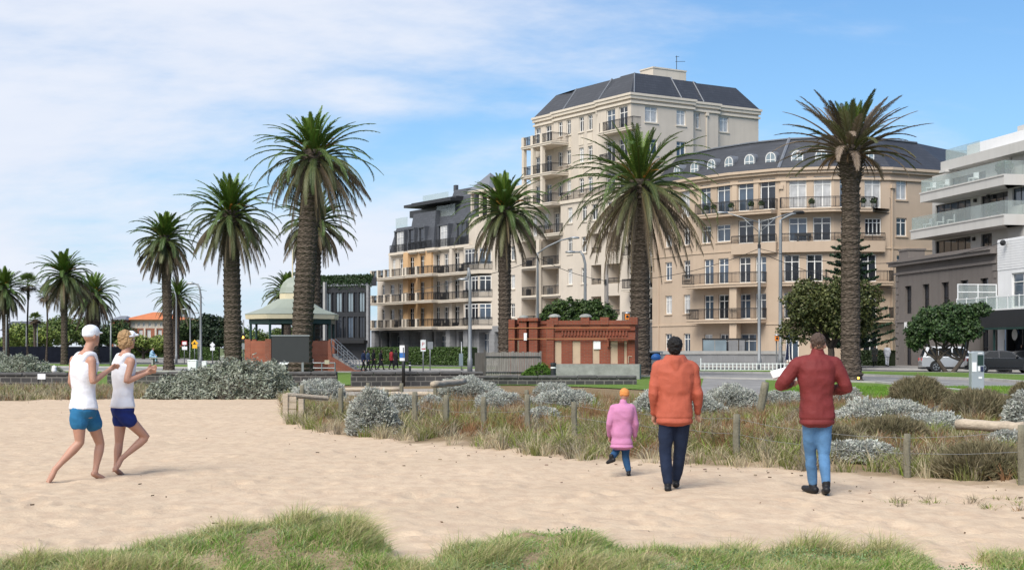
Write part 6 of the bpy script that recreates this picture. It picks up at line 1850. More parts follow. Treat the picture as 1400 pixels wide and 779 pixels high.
fbox(bm, fpl, 0, fpl.len, -.4, .08, ztop - .2, ztop - .03); fbox(bm, fpl, 0, .34, .003, .452, -.1, ztop + .05)
for o in ((fpl.t(737.5), fpl.t(741.5)), (fpl.t(706.5), fpl.t(711))): fbox(bo, fpl, o[0], o[1], -.11, -.03, .42, zy(466.5))
fbox(bm, fp, -2.0, fp.len - .02, -3.9, -.46, ztop - .4, ztop - .3)
obj('wall', bm, M['brick'], ph); islands('boarded_opening', bo, M['board'], ph)
bm = bmesh.new()
for y in (448.5, 463.5):
    fbox(bm, fp, -.37, T(862 if y < 450 else 857), .121, .165, zy(y), zy(y) + .04)
    fbox(bm, fpl, 0, fpl.len, .46, .50, zy(y), zy(y) + .04)
    fbox(bm, fpl, .0, .02, .0, .46, zy(y), zy(y) + .04)
obj('string_course', bm, M['yband'], ph)
bm = bmesh.new()
for a in (757.5, 800): add_lathe(bm, [(.33, 0), (.33, .05), (.22, .14), (.05, .18)], 12, tuple(fp.p(T(a), ztop + .145, -.18)))
add_lathe(bm, [(.25, 0), (.25, .05), (.17, .12), (.04, .15)], 12, tuple(fpl.p(fpl.t(716, .2), ztop + .125, .2)))
islands('pier_cap', bm, M['greyrock'], ph)
bm = bmesh.new(); fbox(bm, fp, T(757), fp.len + .3, .02, .75, -.15, zp0 + .03); obj('plinth', bm, M['greyrock'], ph)
bm = bmesh.new(); t0 = T(811.5); fbox(bm, fp, t0, T(821), -.045, .03, zy(477), zy(466.5)); obj('notice', bm, M['whitep'], ph)
bm = bmesh.new(); fbox(bm, fpl, fpl.t(716.5, .46), fpl.t(720.5, .46), .46, .5, zy(465), zy(455)); obj('notice', bm, M['whitep'], ph)
bm = bmesh.new(); fbox(bm, fp, T(832), T(869), .17, .55, zy(463), zy(462)); fbox(bm, fp, T(830.5), T(833), -.05, .18, zy(474), zy(462)); obj('door_hood', bm, M['brick'], ph)
bm = bmesh.new(); q = fp.p(T(859, .2), 0, .2); add_tube(bm, [q + Vector((0, 0, zy(496))), q + Vector((0, 0, zy(487))), q + Vector((.18, 0, zy(487)))], .025, 6); obj('pipe', bm, M['board'], ph)

# ------------------------------------------------------------------ fences, walls and hedges
pf = thing('paling_fence', 'weathered grey timber paling fence beside the red brick pump house', 'fence', (gx(696, 75), 75, 0))
bm = bmesh.new(); x0, x1 = gx(664, 75) - pf.location.x, gx(739, 75) - pf.location.x
n = 24; rnd = random.Random(4)
for i in range(n):
    a = x0 + (x1 - x0) * i / n; b = x0 + (x1 - x0) * (i + 1) / n - .012; add_box(bm, a, b, -.012 + rnd.uniform(-.006, .006), .012, -.05, gz(481, 75) + rnd.uniform(-.03, .02))
obj('palings', bm, M['wood'], pf)
bm = bmesh.new()
for z in (.35, 1.15): add_box(bm, x0, x1, -.06, -.02, z, z + .05)
obj('fence_rail', bm, M['dmetal'], pf)
bm = bmesh.new(); add_box(bm, gx(649, 75) - pf.location.x, x0 - .02, .2, .24, -.05, gz(482, 75)); add_box(bm, x0 - .1, x0 + .0, -.05, .05, -.05, gz(478, 75)); obj('gate', bm, mat('dark_old_timber', (.085, .075, .07), .9, var=.4, bmp=.3, stretch=(6, 6, .5)), pf)
for i in range(3): bm = bmesh.new(); x = x0 + (x1 - x0) * i / 2; add_box(bm, x - .05, x + .05, .02, .12, -.1, gz(480, 75)); obj('post', bm, M['wood'], pf)

def low_wall(label, a, b, h, D=None, th=.42, notch=None):
    A = Vector((gx(a[0], a[1]), a[1])); B = Vector((gx(b[0], b[1]), b[1])); u = B - A
    t = thing('bluestone_wall', label, 'wall', (*A, 0)); ln = u.length; ang = math.atan2(u.y, u.x); t.rotation_euler = (0, 0, ang)
    bm = bmesh.new(); add_box(bm, 0, ln, -th / 2, th / 2, -.2, h - .13); bmesh.ops.subdivide_edges(bm, edges=list(bm.edges), cuts=1)
    obj('wall_body', bm, M['bluestone'], t)
    bm = bmesh.new(); n = max(1, int(ln / .85)); rr = random.Random(int(a[0]))
    for i in range(n): add_box(bm, ln * i / n + .008, ln * (i + 1) / n - .008, -th / 2 - .05 + rr.uniform(-.01, .01), th / 2 + .05, h - .128, h + rr.uniform(-.015, .02))
    bevel_all(bm, .03, 1)
    obj('coping', bm, mat('bluestone_coping', (.085, .082, .08), .9, var=.35, scale=3, bmp=.5, bscale=15), t)
    return t
low_wall('low bluestone wall in front of the notice board, left of the grassy gap', (392, 62), (461, 62), .62)
low_wall('low bluestone wall right of the grassy gap, below the footpath', (480, 62), (660, 63), .62)
low_wall('low bluestone wall running on below the pump house plinth', (655, 64), (870, 64), .42)
low_wall('dark stone wall at the far left below the saltbush', (-60, 60), (95, 60), .62)
low_wall('dark stone wall behind the second runner in front of the slim palm', (150, 64), (262, 63), .60)
low_wall('tumbled dark stone edging below the right lawn', (1292, 40.0), (1375, 39.0), .40)

def hedge(label, A, B, h, th=.9, n=9000, col=((.03, .06, .012), (.075, .125, .028))):
    A = Vector(A); B = Vector(B); u = B - A; ln = u.length; ang = math.atan2(u.y, u.x)
    t = thing('clipped_hedge', label, 'hedge', (*A, 0), ang)
    top = rng.uniform(0, 1, n) < .3
    x = rng.uniform(0, ln, n); z = np.where(top, h, rng.uniform(0, h, n)) + rng.normal(0, .03, n); y = np.where(top, rng.uniform(-th / 2, th / 2, n), -th / 2 + rng.normal(0, .05, n))
    f = np.clip(rng.normal(.5, .3, n), 0, 1)[:, None]
    link('leaves', quads_mesh('leaves', leaf_quads(np.stack([x, y, z], -1), np.full(n, .09), np.stack([0 * x, np.where(top, 0, -1), np.where(top, 1., .3)], -1), .7, .6), 4, FOL, jitter_cols(np.asarray(col[0]) * (1 - f) + np.asarray(col[1]) * f, n, .15)), None, t)
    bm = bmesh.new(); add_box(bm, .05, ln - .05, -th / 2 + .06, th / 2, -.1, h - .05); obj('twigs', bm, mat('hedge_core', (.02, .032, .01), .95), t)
    return t
hedge('clipped green hedge along the grey stone base of the terraced block', (gx(506, 142), 142), (gx(648, 131), 131), 1.62)
hedge('clipped hedge beside the corner of the mauve terrace', (gx(1180, 121), 121), (gx(1221, 119), 119), 1.35, n=4000, col=((.016, .03, .01), (.04, .065, .02)))
for lab, a, b, D, h in (('low green hedge below the red roofed hall', 175, 265, 205, 1.5), ('round clipped bush row near the yellow warning sign', 262, 300, 170, 1.6)):
    hedge(lab, (gx(a, D), D), (gx(b, D), D), h, 1.2, 5000)
sf = thing('screen_fence', 'long dark screen fence in front of the trees at the far left', 'fence', (gx(80, 160), 160, 0)); x0 = gx(-60, 160) - sf.location.x; x1 = gx(175, 160) - sf.location.x
bm = bmesh.new(); add_box(bm, x0, x1, -.02, .02, 0, 1.75); obj('screen', bm, mat('navy_shade_cloth', (.011, .013, .02), .9, var=.3, spec=.05), sf)
for i in range(9): bm = bmesh.new(); x = x0 + (x1 - x0) * i / 8; add_box(bm, x - .05, x + .05, .03, .13, 0, 1.85); obj('post', bm, M['dmetal'], sf)
bw = thing('terrace_wall', 'long dark terrace wall with a pale cap in front of the curved tan block', 'wall', (gx(970, 124), 124, 0)); xl, xr = gx(866, 124) - bw.location.x, gx(1075, 124) - bw.location.x
bm = bmesh.new(); add_box(bm, xl, xr, -.2, .2, 0, gz(484, 124)); obj('wall_body', bm, M['stone'], bw)
bm = bmesh.new(); add_box(bm, xl - .05, xr + .05, -.28, .28, gz(483.9, 124), gz(479.5, 124)); obj('capping', bm, M['concrete'], bw)
ts = thing('terrace_screen', 'pale glass windbreak screens with a dark frame on the terrace of the curved block', 'screen', (gx(985, 125.5), 125.5, 0)); k = 125.5 / F
for i, (a, b, m_) in enumerate(((961, 977, 'glite'), (977.5, 993, 'glite'), (996, 1009, 'stone'), (1010, 1018, 'stone'))):
    bm = bmesh.new(); add_box(bm, (a - 985) * k, (b - 985) * k, -.03, .03, gz(482, 125.5), gz(464.5, 125.5)); obj('screen_panel', bm, M[m_], ts)
bm = bmesh.new()
add_box(bm, (960 - 985) * k, (1034 - 985) * k, -.06, .06, gz(464.3, 125.5), gz(462.3, 125.5))
for a in (960.3, 993.8, 1009.5, 1019): add_box(bm, (a - 985) * k, (a + .9 - 985) * k, -.05, .05, 0, gz(464.3, 125.5))
obj('screen_frame', bm, M['black'], ts)
# ------------------------------------------------------------------ lamps, poles and wires
def lamp_post(label, pxx, D, y_top, arm=(-1, 8, 1.2), r=.085, y_arm=None, bend=0.0, group='street lamps along the foreshore road', headm='steel', flat=False):
    """arm: (direction, reach in px, drop of the head in m)."""
    k = D / F; x = gx(pxx, D); zt = gz(y_top, D)
    t = thing('street_lamp', label, 'street lamp', (x, D, 0), 0, group)
    bm = bmesh.new(); sx, reach, rise = arm; L_ = reach * k * sx
    add_tube(bm, [(0, 0, -.1), (0, 0, .9), (0, 0, .95), (0, 0, zt * .55), (0, 0, zt - .9), (bend * .35, 0, zt - .35), (bend, 0, zt)], [r * 1.35, r * 1.35, r, r * .9, r * .75, r * .7, r * .6], 10)
    obj('pole', bm, M['pole'], t, smooth=True)
    bm = bmesh.new(); P0 = Vector((bend, 0, zt - .08)); 
    add_tube(bm, [P0, P0 + Vector((L_ * .3, 0, rise * .45)), P0 + Vector((L_ * .7, 0, rise * .85)), P0 + Vector((L_, 0, rise))], r * .5, 8); obj('arm', bm, M['pole'], t, smooth=True)
    bm = bmesh.new(); c = P0 + Vector((L_ + sx * .26, 0, rise)); 
    add_lathe(bm, [(.02, -.09), (.9, -.06), (1.0, .0), (.8, .07), (.2, .10)], 12, c, .36, .14); obj('lamp_head', bm, M[headm], t, smooth=True)
    return t
lamp_post('tall grey street lamp standing behind the white bins', 274.5, 112, 388, (-1, 5, .1), .1, bend=-.25)
lamp_post('grey street lamp right beside the slim palm trunk', 241, 150, 398, (-1, 7, .0), .1, bend=-.2)
lamp_post('thinner street lamp between the slim palm and the tall lamp', 260, 185, 424, (-1, 5, .2), .09)
lamp_post('short street lamp with a globe head near the dark conifer', 262.5, 215, 428, (1, 4, .1), .08)
lamp_post('grey street lamp with a drooping head left of the paling fence', 642.5, 98, 366, (-1, 2, -.7), .13, bend=-.1)
lamp_post('street lamp with a long white curved arm behind the pump house', 735, 108, 345, (1, 46, 1.15), .11)
lamp_post('street lamp rising in front of the pump house parapet', 800, 100, 343, (-1, 8, .0), .12, bend=-.35)
lamp_post('leaning tipped street lamp pole left of the olive green tree', 1067, 110, 300, (1, 22, .55), .15, headm='black')
for lab, a, D, yt in (('slim pole at the far left beside the palm trunk', 8.5, 140, 432), ('thin pole beside the lower fan palm', 51, 170, 440), ('slim white flagpole seen between the two runners', 151.5, 120, 440), ('thin pole near the left fan palms', 36, 180, 446)):
    bm = bmesh.new(); zt = gz(yt, D); add_tube(bm, [(0, 0, -.1), (0, 0, zt * .5), (0, 0, zt)], [.09, .075, .05], 8); add_sphere(bm, (0, 0, zt + .06), .09, 8)
    tag(obj('flagpole', bm, M['pole'], None, (gx(a, D), D, 0), smooth=True), lab, 'pole')
# timber power pole and the pole with two outreach arms
t = thing('power_pole', 'plain grey timber power pole behind the pump house and the clipped tree', 'power pole', (gx(829, 108), 108, 0)); PPA = Vector((gx(829, 108), 108, gz(384, 108)))
bm = bmesh.new(); add_tube(bm, [(0, 0, -.1), (0, 0, 4), (0, 0, gz(361, 108))], [.2, .17, .14], 10); obj('pole', bm, M['wood'], t, smooth=True)
bm = bmesh.new(); add_box(bm, -.2, -.02, -.25, -.15, PPA.z - PPA.z + gz(388, 108), gz(382, 108)); obj('bracket', bm, M['dmetal'], t)
t = thing('power_pole', 'white topped pole with two outreach lamp arms left of the tipped lamp pole', 'power pole', (gx(1038, 106), 106, 0)); k = 106 / F; PPB = Vector((gx(1038, 106), 106, gz(340, 106)))
bm = bmesh.new(); add_tube(bm, [(0, 0, -.1), (0, 0, .8), (0, 0, .85), (0, 0, 5), (0, 0, gz(336, 106))], [.17, .17, .12, .11, .10], 10); obj('pole', bm, M['pole'], t, smooth=True)
bm = bmesh.new(); add_tube(bm, [(0, 0, gz(336, 106) + .003), (0, 0, gz(300, 106))], [.08, .06], 8); obj('pole_top', bm, M['steel'], t, smooth=True)
for sx, ex, ey in ((-1, 993, 291), (1, 1086, 290)):
    E = Vector(((ex - 1038) * k, 0, gz(ey, 106)))
    bm = bmesh.new(); add_tube(bm, [(0, 0, gz(304, 106)), E], .035, 7); add_tube(bm, [(0, 0, gz(318, 106)), E * .5 + Vector((0, 0, gz(304, 106))) * .5], .025, 6); arm = obj('arm', bm, M['steel'], t, smooth=True)
    bm = bmesh.new(); add_lathe(bm, [(.02, -.08), (.9, -.05), (1, .02), (.7, .09), (.1, .1)], 12, E + Vector((sx * .3, 0, 0)), .45, .16); obj('lamp_head', bm, M['black' if sx > 0 else 'steel'], t, smooth=True)
bm = bmesh.new(); add_lathe(bm, [(.05, 0), (.12, .05), (.12, .3), (.05, .36)], 10, (0, 0, gz(340, 106))); obj('insulator', bm, M['dmetal'], t)
def wire(label, pts, sag, r=.022):
    bm = bmesh.new(); o = Vector(pts[0])
    for a, b in zip(pts, pts[1:]):
        a = Vector(a) - o; b = Vector(b) - o; q = [a.lerp(b, i / 12) - Vector((0, 0, sag * 4 * (i / 12) * (1 - i / 12))) for i in range(13)]
        add_tube(bm, q, r, 5)
    tag(obj('overhead_wire', bm, M['black'], None, tuple(o)), label, 'wire')
w3 = lambda px_, py_, D: (gx(px_, D), D, gz(py_, D))
wire('overhead wire sagging from the timber power pole to the left past the loggias', [w3(829, 384, 107.7), w3(735, 352, 107.7), w3(643, 378, 97.7), w3(500, 408, 160)], .25)
wire('overhead wire from the timber power pole to the two armed pole', [tuple(PPA), tuple(PPB)], .6)
shop_pt = tuple(Vector(fsx.p(fsx.t(1373, .3), 9.15, .3)) + sh.location)
wire('upper overhead wire from the two armed pole to the white shop', [tuple(PPB), shop_pt], 1.3)
wire('lower overhead wire from the two armed pole across the curved block', [tuple(PPB - Vector((0, 0, .25))), w3(1225, 394, 112)], .5)

# ------------------------------------------------------------------ signs
def sign(name, label, pxx, D, panels, y_base, y_top, pr=.035, polem='steel', group=None):
    """panels: (px0, py0, px1, py1, material, name[, corner rotation])."""
    k = D / F; x = gx(pxx, D); zb = 0
    t = thing(name, label, 'sign', (x, D, zb), 0, group)
    bm = bmesh.new(); add_tube(bm, [(0, .03, -.1), (0, .03, gz(y_top, D))], pr, 8); obj('post', bm, M[polem], t, smooth=True)
    for i, p in enumerate(panels):
        x0, x1 = gx(p[0], D) - x, gx(p[2], D) - x; z1, z0 = gz(p[1], D), gz(p[3], D)
        bm = bmesh.new(); cx_, cz_ = (x0 + x1) / 2, (z0 + z1) / 2
        if len(p) > 6:
            s = (x1 - x0) / 2; add_profile(bm, [(cx_, cz_ - s), (cx_ + s, cz_), (cx_, cz_ + s), (cx_ - s, cz_)], -.03 - .004 * i, -.012 - .004 * i)
        else: add_box(bm, x0, x1, -.03 - .004 * i, -.012 - .004 * i, z0, z1)
        obj(p[5], bm, M[p[4]] if isinstance(p[4], str) else p[4], t)
    return t
sign('info_pillar', 'slim black information pillar with a white and blue panel by the low wall', 551.5, 61.5, [(546.5, 472, 554.5, 482, 'whitep', 'panel'), (546.5, 482.2, 554.5, 489, 'bluep', 'panel'), (546.5, 489.2, 554.5, 493, 'whitep', 'panel'), (553.2, 471, 558.5, 494, 'black', 'backing')], 536, 475, .07, 'black')
t = sign('parking_sign', 'white parking sign on a thin pole between the pillar and the lamp', 578.5, 92, [(575, 464.5, 582, 480, 'whitep', 'panel')], 512, 464, .04)
k = 92 / F
fc_t = bpy.data.curves.new('lettering', 'FONT'); fc_t.body = 'P'; fc_t.size = .34; fc_t.extrude = .003; fc_t.align_x = 'CENTER'
ot = bpy.data.objects.new('lettering', fc_t); COL.objects.link(ot); bpy.context.view_layer.update()
me_t = bpy.data.meshes.new_from_object(ot.evaluated_get(bpy.context.evaluated_depsgraph_get())); bpy.data.objects.remove(ot)
me_t.materials.clear(); me_t.materials.append(M['redp'])
lo = link('lettering', me_t, None, t, (0, -.036, gz(472.8, 92))); lo.rotation_euler = (R(90), 0, 0)
bm = bmesh.new(); add_box(bm, -.1, .1, -.036, -.031, gz(477.5, 92), gz(476, 92)); add_profile(bm, [(.16, gz(476.7, 92)), (.1, gz(478.2, 92)), (.1, gz(475.3, 92))][::-1], -.036, -.031); bmesh.ops.recalc_face_normals(bm, faces=bm.faces); obj('arrow', bm, M['redp'], t)
sign('back_of_sign', 'grey back of a square sign in front of the clipped green hedge', 588, 104, [(584.5, 467, 592, 477, 'pole', 'panel')], 503, 467, .04)
sign('roadside_sign', 'narrow pale blue sign on a pole left of the drooping street lamp', 631, 104, [(627.5, 483, 633, 500, 'glite', 'panel')], 506, 467, .04)
t = sign('warning_sign', 'yellow diamond warning sign with a black symbol right of the slim palm', 266, 150, [(261.3, 464, 271.3, 474, 'yellow', 'panel', 1), (263, 470.5, 269.6, 476, 'yellow', 'supplementary_panel')], 492, 464, .045)
bm = bmesh.new(); c = gz(468.6, 150); add_profile(bm, [(-.13, c - .1), (.13, c - .1), (.0, c + .12)], -.045, -.035); add_box(bm, -.2, .2, -.045, -.036, c - .16, c - .12); obj('symbol', bm, M['black'], t)
sign('give_way_sign', 'white and red sign low beside the slim palm trunk', 252, 150, [(248.5, 466, 255.8, 471.5, 'redp', 'panel'), (249.5, 467, 255, 471, 'whitep', 'panel'), (249, 473.5, 256, 478, 'whitep', 'panel')], 490, 466, .04)
sign('crossing_sign', 'white diamond sign with a small plate left of the dark conifer', 290.5, 150, [(286.8, 467.5, 294.2, 475, 'whitep', 'panel', 1), (287.5, 474.5, 293.5, 479, 'whitep', 'plate')], 492, 467, .045)
def disc_sign(label, pxx, D, py, r, m_):
    t = thing('round_sign', label, 'sign', (gx(pxx, D), D, 0)); bm = bmesh.new(); add_tube(bm, [(0, .03, -.1), (0, .03, gz(py, D) + .3)], .04, 8); obj('post', bm, M['pole'], t)
    bm = bmesh.new(); add_tube(bm, [(0, -.03, gz(py, D)), (0, -.01, gz(py, D))], r, 18); obj('panel', bm, M[m_], t); return t
disc_sign('grey round sign right behind the yellow diamond sign', 271, 152, 469, .35, 'steel')
t = thing('traffic_signal', 'traffic signal with a lit amber lamp left of the brick base', 'traffic light', (gx(332.5, 125), 125, 0)); k = 125 / F
bm = bmesh.new(); add_tube(bm, [(0, .1, -.1), (0, .1, gz(437, 125))], .06, 8); obj('pole', bm, M['pole'], t, smooth=True)
bm = bmesh.new(); add_box(bm, -.16, .16, -.15, .05, gz(467, 125), gz(455, 125)); bevel_all(bm, .03); obj('housing', bm, M['black'], t)
m, nt, bs = new_mat('lit_amber_lamp'); bs.inputs['Base Color'].default_value = (.8, .35, .05, 1); bs.inputs['Emission Color'].default_value = (1, .42, .05, 1); bs.inputs['Emission Strength'].default_value = 2.5
bm = bmesh.new(); add_tube(bm, [(0, -.17, gz(461, 125)), (0, -.151, gz(461, 125))], .1, 14); obj('amber_lens', bm, m, t)
bm = bmesh.new(); add_tube(bm, [(0, -.02, gz(473, 125)), (0, .02, gz(473, 125))], .28, 16); obj('round_plate', bm, M['steel'], t)
for lab, a, D, yt, yb in (('orange signal box on a short pole beside the broad palm', 857.5, 96, 427, 437), ('orange signal box fixed low on the tipped lamp pole', 1062, 109, 457, 466)):
    t = thing('signal_box', lab, 'signal box', (gx(a, D), D, 0)); bm = bmesh.new(); add_tube(bm, [(0, .12, -.1), (0, .12, gz(yt, D))], .05, 8); obj('pole', bm, M['pole'], t)
    bm = bmesh.new(); add_box(bm, -.15, .15, -.14, .06, gz(yb, D), gz(yt + 1.5, D)); bevel_all(bm, .03); obj('housing', bm, M['orangep'], t)
    bm = bmesh.new(); add_lathe(bm, [(.2, 0), (.17, .06), (.05, .13)], 12, (0, -.02, gz(yt + 1.4, D))); obj('cap', bm, M['steel'], t)
    bm = bmesh.new(); add_tube(bm, [(0, -.16, (gz(yb, D) + gz(yt + 1.5, D)) / 2), (0, -.141, (gz(yb, D) + gz(yt + 1.5, D)) / 2)], .09, 12); obj('lens', bm, M['black'], t)

# ------------------------------------------------------------------ street furniture
t = thing('ticket_machine', 'grey parking ticket machine with a dark screen at the lawn edge', 'ticket machine', (gx(1335, 50.5), 50.5, 0)); k = 50.5 / F
zt = gz(480, 50.5); w = 8.6 * k
bm = bmesh.new(); add_profile(bm, [(-w, -.03), (w, -.03), (w, zt - .03), (w - .03, zt), (-w + .10, zt), (-w, zt - .05)], -.16, .16); bevel_all(bm, .012, 1); t_ = obj('cabinet', bm, mat('silver_grey_cabinet', (.33, .36, .38), .45, .2, var=.06), t)
bm = bmesh.new(); add_box(bm, -.02, w - .03, -.176, -.163, gz(499, 50.5), gz(485, 50.5)); obj('screen', bm, mat('dark_green_screen', (.015, .035, .03), .15), t)
bm = bmesh.new(); add_box(bm, -.0, .07, -.178, -.163, gz(507, 50.5), gz(500.5, 50.5)); obj('notice', bm, M['whitep'], t)
bm = bmesh.new(); add_box(bm, .09, w - .03, -.179, -.163, gz(507.5, 50.5), gz(500.8, 50.5)); obj('card_panel', bm, M['navy'], t)
bm = bmesh.new(); add_box(bm, .02, .14, -.175, -.163, gz(517.5, 50.5), gz(514.5, 50.5)); add_box(bm, -.0, .15, -.176, -.163, gz(483.5, 50.5), gz(482.2, 50.5)); add_box(bm, -w + .015, -.05, -.175, -.163, gz(508, 50.5), gz(495, 50.5)); obj('notice', bm, M['whitep'], t)
bm = bmesh.new(); add_box(bm, -w - .05, w + .05, -.22, .22, -.04, .055); obj('footing', bm, M['concrete'], t)

def bin_(label, pxx, D, y_top, y_bot, wpx, m_, lidm, group=None, kind='wheelie'):
    k = D / F; h = (y_bot - y_top) * k; w = wpx * k / 2
    t = thing('litter_bin', label, 'bin', (gx(pxx, D), D, .03), 0, group)
    bm = bmesh.new(); add_profile(bm, [(-w * .82, .06), (w * .82, .06), (w * .96, h * .9), (-w * .96, h * .9)], -w * .8, w * .8); bevel_all(bm, .02, 1); obj('body', bm, M[m_], t)
    bm = bmesh.new(); add_profile(bm, [(-w, h * .905), (w, h * .905), (w, h * .94), (w * .5, h), (-w, h * .97)], -w * .86, w * .86); bevel_all(bm, .015, 1); obj('lid', bm, M[lidm], t)
    for sx in (-1, 1): bm = bmesh.new(); add_tube(bm, [(sx * w * .85 - .03, w * .6, .08), (sx * w * .85 + .03, w * .6, .08)], .09, 12); obj('wheel', bm, M['black'], t)
    return t
bin_('white litter bin, the wider one behind the saltbush left of the lamp', 263.5, 82, 489, 512, 13, 'whitep', 'whitep', 'bins by the tall street lamp')
bin_('grey litter bin tucked between the white bins', 272, 84, 490, 511, 8, 'pole', 'pole', 'bins by the tall street lamp')
bin_('slim white litter bin right of the lamp pole', 279.5, 82, 490, 511, 7, 'whitep', 'whitep', 'bins by the tall street lamp')
t = thing('bin_enclosure', 'grey metal bin enclosure with a pitched cover beside the broad palm', 'bin enclosure', (gx(886, 88), 88, 0)); k = 88 / F
bm = bmesh.new()
for a in (-.80, .80): add_box(bm, a - .03, a + .03, -.4, -.34, -.05, gz(482, 88))
add_box(bm, -.85, .85, -.45, .45, gz(482, 88), gz(480, 88)); obj('frame', bm, M['steel'], t)
bm = bmesh.new(); add_box(bm, -.77, .77, -.36, .4, -.05, gz(497, 88)); obj('panel', bm, mat('blue_grey_sheet', (.13, .15, .17), .5, .2), t)
bm = bmesh.new(); add_box(bm, -.77, .77, .41, .44, gz(497, 88) + .003, gz(482, 88) - .003); obj('backing', bm, M['black'], t)
t = thing('blue_bin', 'bin with a round blue lid standing in the grey enclosure', 'bin', (gx(897, 87.3), 87.3, 0)); bm = bmesh.new(); add_lathe(bm, [(.26, -.02), (.30, gz(492, 87))], 14); obj('body', bm, M['pole'], t)
bm = bmesh.new(); add_sphere(bm, (0, 0, gz(488.5, 87)), .30, 14, sz=.8); obj('lid', bm, M['bluep'], t, smooth=True)
def bollard(label, pxx, D, yt, r=.07, m_='dmetal', top=None):
    t = thing('bollard', label, 'bollard', (gx(pxx, D), D, 0)); h = gz(yt, D)
    bm = bmesh.new(); add_lathe(bm, [(r * 1.2, -.1), (r * 1.2, .08), (r, .1), (r, h * .88), (r * 1.15, h * .9), (r * 1.1, h), (r * .3, h + .02)], 12); obj('shaft', bm, M[m_], t)
    bm = bmesh.new(); add_lathe(bm, [(r * 1.02, h * .70), (r * 1.02, h * .78)], 12); obj('reflective_band', bm, M['whitep'], t)
bollard('dark bollard post at the left corner of the pump house plinth', 756.5, 72, 496, .13)
bollard('short bollard behind the black information pillar', 560.5, 92, 495, .07)
# white low rail fence behind the orange jacket
t = thing('white_rail_fence', 'low white open rail fence on the grass behind the orange jacket', 'fence', (gx(1000, 98), 98, 0)); k = 98 / F
xa, xb = gx(958, 98) - t.location.x, gx(1100, 98) - t.location.x; h0, h1 = gz(506, 98), gz(496.5, 98)
bm = bmesh.new()
for z in (h1 - .05, max(.06, h0)): add_box(bm, xa, xb, -.025, .025, z, z + .05)
obj('fence_rail', bm, M['whitep'], t)
for i in range(27): bm = bmesh.new(); x = xa + (xb - xa) * i / 26; add_box(bm, x - .035, x + .035, -.045, -.027, -.02, h1 + (.35 if i == 0 else .02)); obj('picket', bm, M['whitep'], t)
t = thing('metal_barrier', 'grey metal tube barrier with a small plate in front of the brick base', 'barrier', (gx(440, 90), 90, 0)); k = 90 / F; a, b = -18 * k, 18 * k
bm = bmesh.new()
for z in (gz(496, 90), gz(503, 90)): add_tube(bm, [(a, 0, z), (b, 0, z)], .04, 8)
obj('bar', bm, M['steel'], t)
for x in (a, 0, b): bm = bmesh.new(); add_tube(bm, [(x, 0, -.05), (x, 0, gz(496, 90) + .03)], .045, 8); obj('post', bm, M['steel'], t)
bm = bmesh.new(); add_box(bm, 4 * k, 10.5 * k, -.07, -.05, gz(497.5, 90), gz(492, 90)); obj('plate', bm, M['creamp'], t)
# folded cafe umbrella left of the tree
t = thing('folded_umbrella', 'folded navy umbrella with a white stripe left of the olive green tree', 'umbrella', (gx(1078, 112), 112, 0)); k = 112 / F
bm = bmesh.new(); add_tube(bm, [(0, 0, 0), (0, 0, gz(466, 112))], .03, 8); obj('pole', bm, M['steel'], t)
for nm, m_, off in (('canopy', 'navy', 0), ('stripe', 'whitep', .0)):
    bm = bmesh.new(); n = 12; hh0, hh1 = gz(492, 112), gz(467, 112)
    for i in range(n):
        if (i % 4 == 1) != (nm == 'stripe'): continue
        a0, a1 = 2 * PI * i / n, 2 * PI * (i + 1) / n
        am = (a0 + a1) / 2
        for (z0, r0), (z1, r1) in zip(((hh0, .30), (hh0 + .4, .22), (hh1 - .2, .14)), ((hh0 + .4, .22), (hh1 - .2, .14), (hh1, .03))):
            p = lambda aa, r, z: bm.verts.new((math.cos(aa) * r, math.sin(aa) * r, z))
            bm.faces.new((p(a0, r0 * .7, z0), p(am, r0, z0), p(am, r1, z1), p(a0, r1 * .7, z1))); bm.faces.new((p(am, r0, z0), p(a1, r0 * .7, z0), p(a1, r1 * .7, z1), p(am, r1, z1)))
    obj(nm, bm, M[m_], t)
# park seat table left of the slim palm and its white jug shaped marker at the wall
t = thing('park_table', 'low grey park table on the grass behind the second runner', 'table', (gx(220, 130), 130, .03)); k = 130 / F
bm = bmesh.new(); add_box(bm, -.95, .95, -.4, .4, .66, .73); obj('tabletop', bm, M['concrete'], t)
for sx in (-.7, .7): bm = bmesh.new(); add_box(bm, sx - .08, sx + .08, -.3, .3, 0, .655); obj('leg', bm, M['concrete'], t)
t = thing('wall_marker', 'small white rounded marker on the dark wall left of the runners', 'marker', (gx(74, 62), 62, .60)); bm = bmesh.new(); add_lathe(bm, [(.08, 0), (.11, .05), (.10, .2), (.05, .28), (.02, .29)], 12); obj('body', bm, M['whitep'], t)
t = thing('wall_plaque', 'white plaque leaning on the dark wall left of the first runner', 'plaque', (gx(57, 59.3), 59.3, 0)); bm = bmesh.new(); add_box(bm, -.16, .16, -.03, .0, .36, .58); obj('panel', bm, M['whitep'], t); bm = bmesh.new(); add_box(bm, -.16, -.12, .0, .04, -.05, .6); add_box(bm, .12, .16, .0, .04, -.05, .6); obj('bracket', bm, M['dmetal'], t)
# small amber ground light by the dry palm
t = thing('ground_light', 'small lit amber ground light at the foot of the dry palm', 'light', (gx(1173, 69.5), 69.5, .03)); bm = bmesh.new(); add_lathe(bm, [(.09, 0), (.09, .22), (.03, .25)], 12); obj('body', bm, M['dmetal'], t)
bm = bmesh.new(); add_sphere(bm, (0, -.09, .17), .055, 10); m2 = m.copy(); m2.name = 'lit_ground_lens'; obj('lens', bm, m2, t)
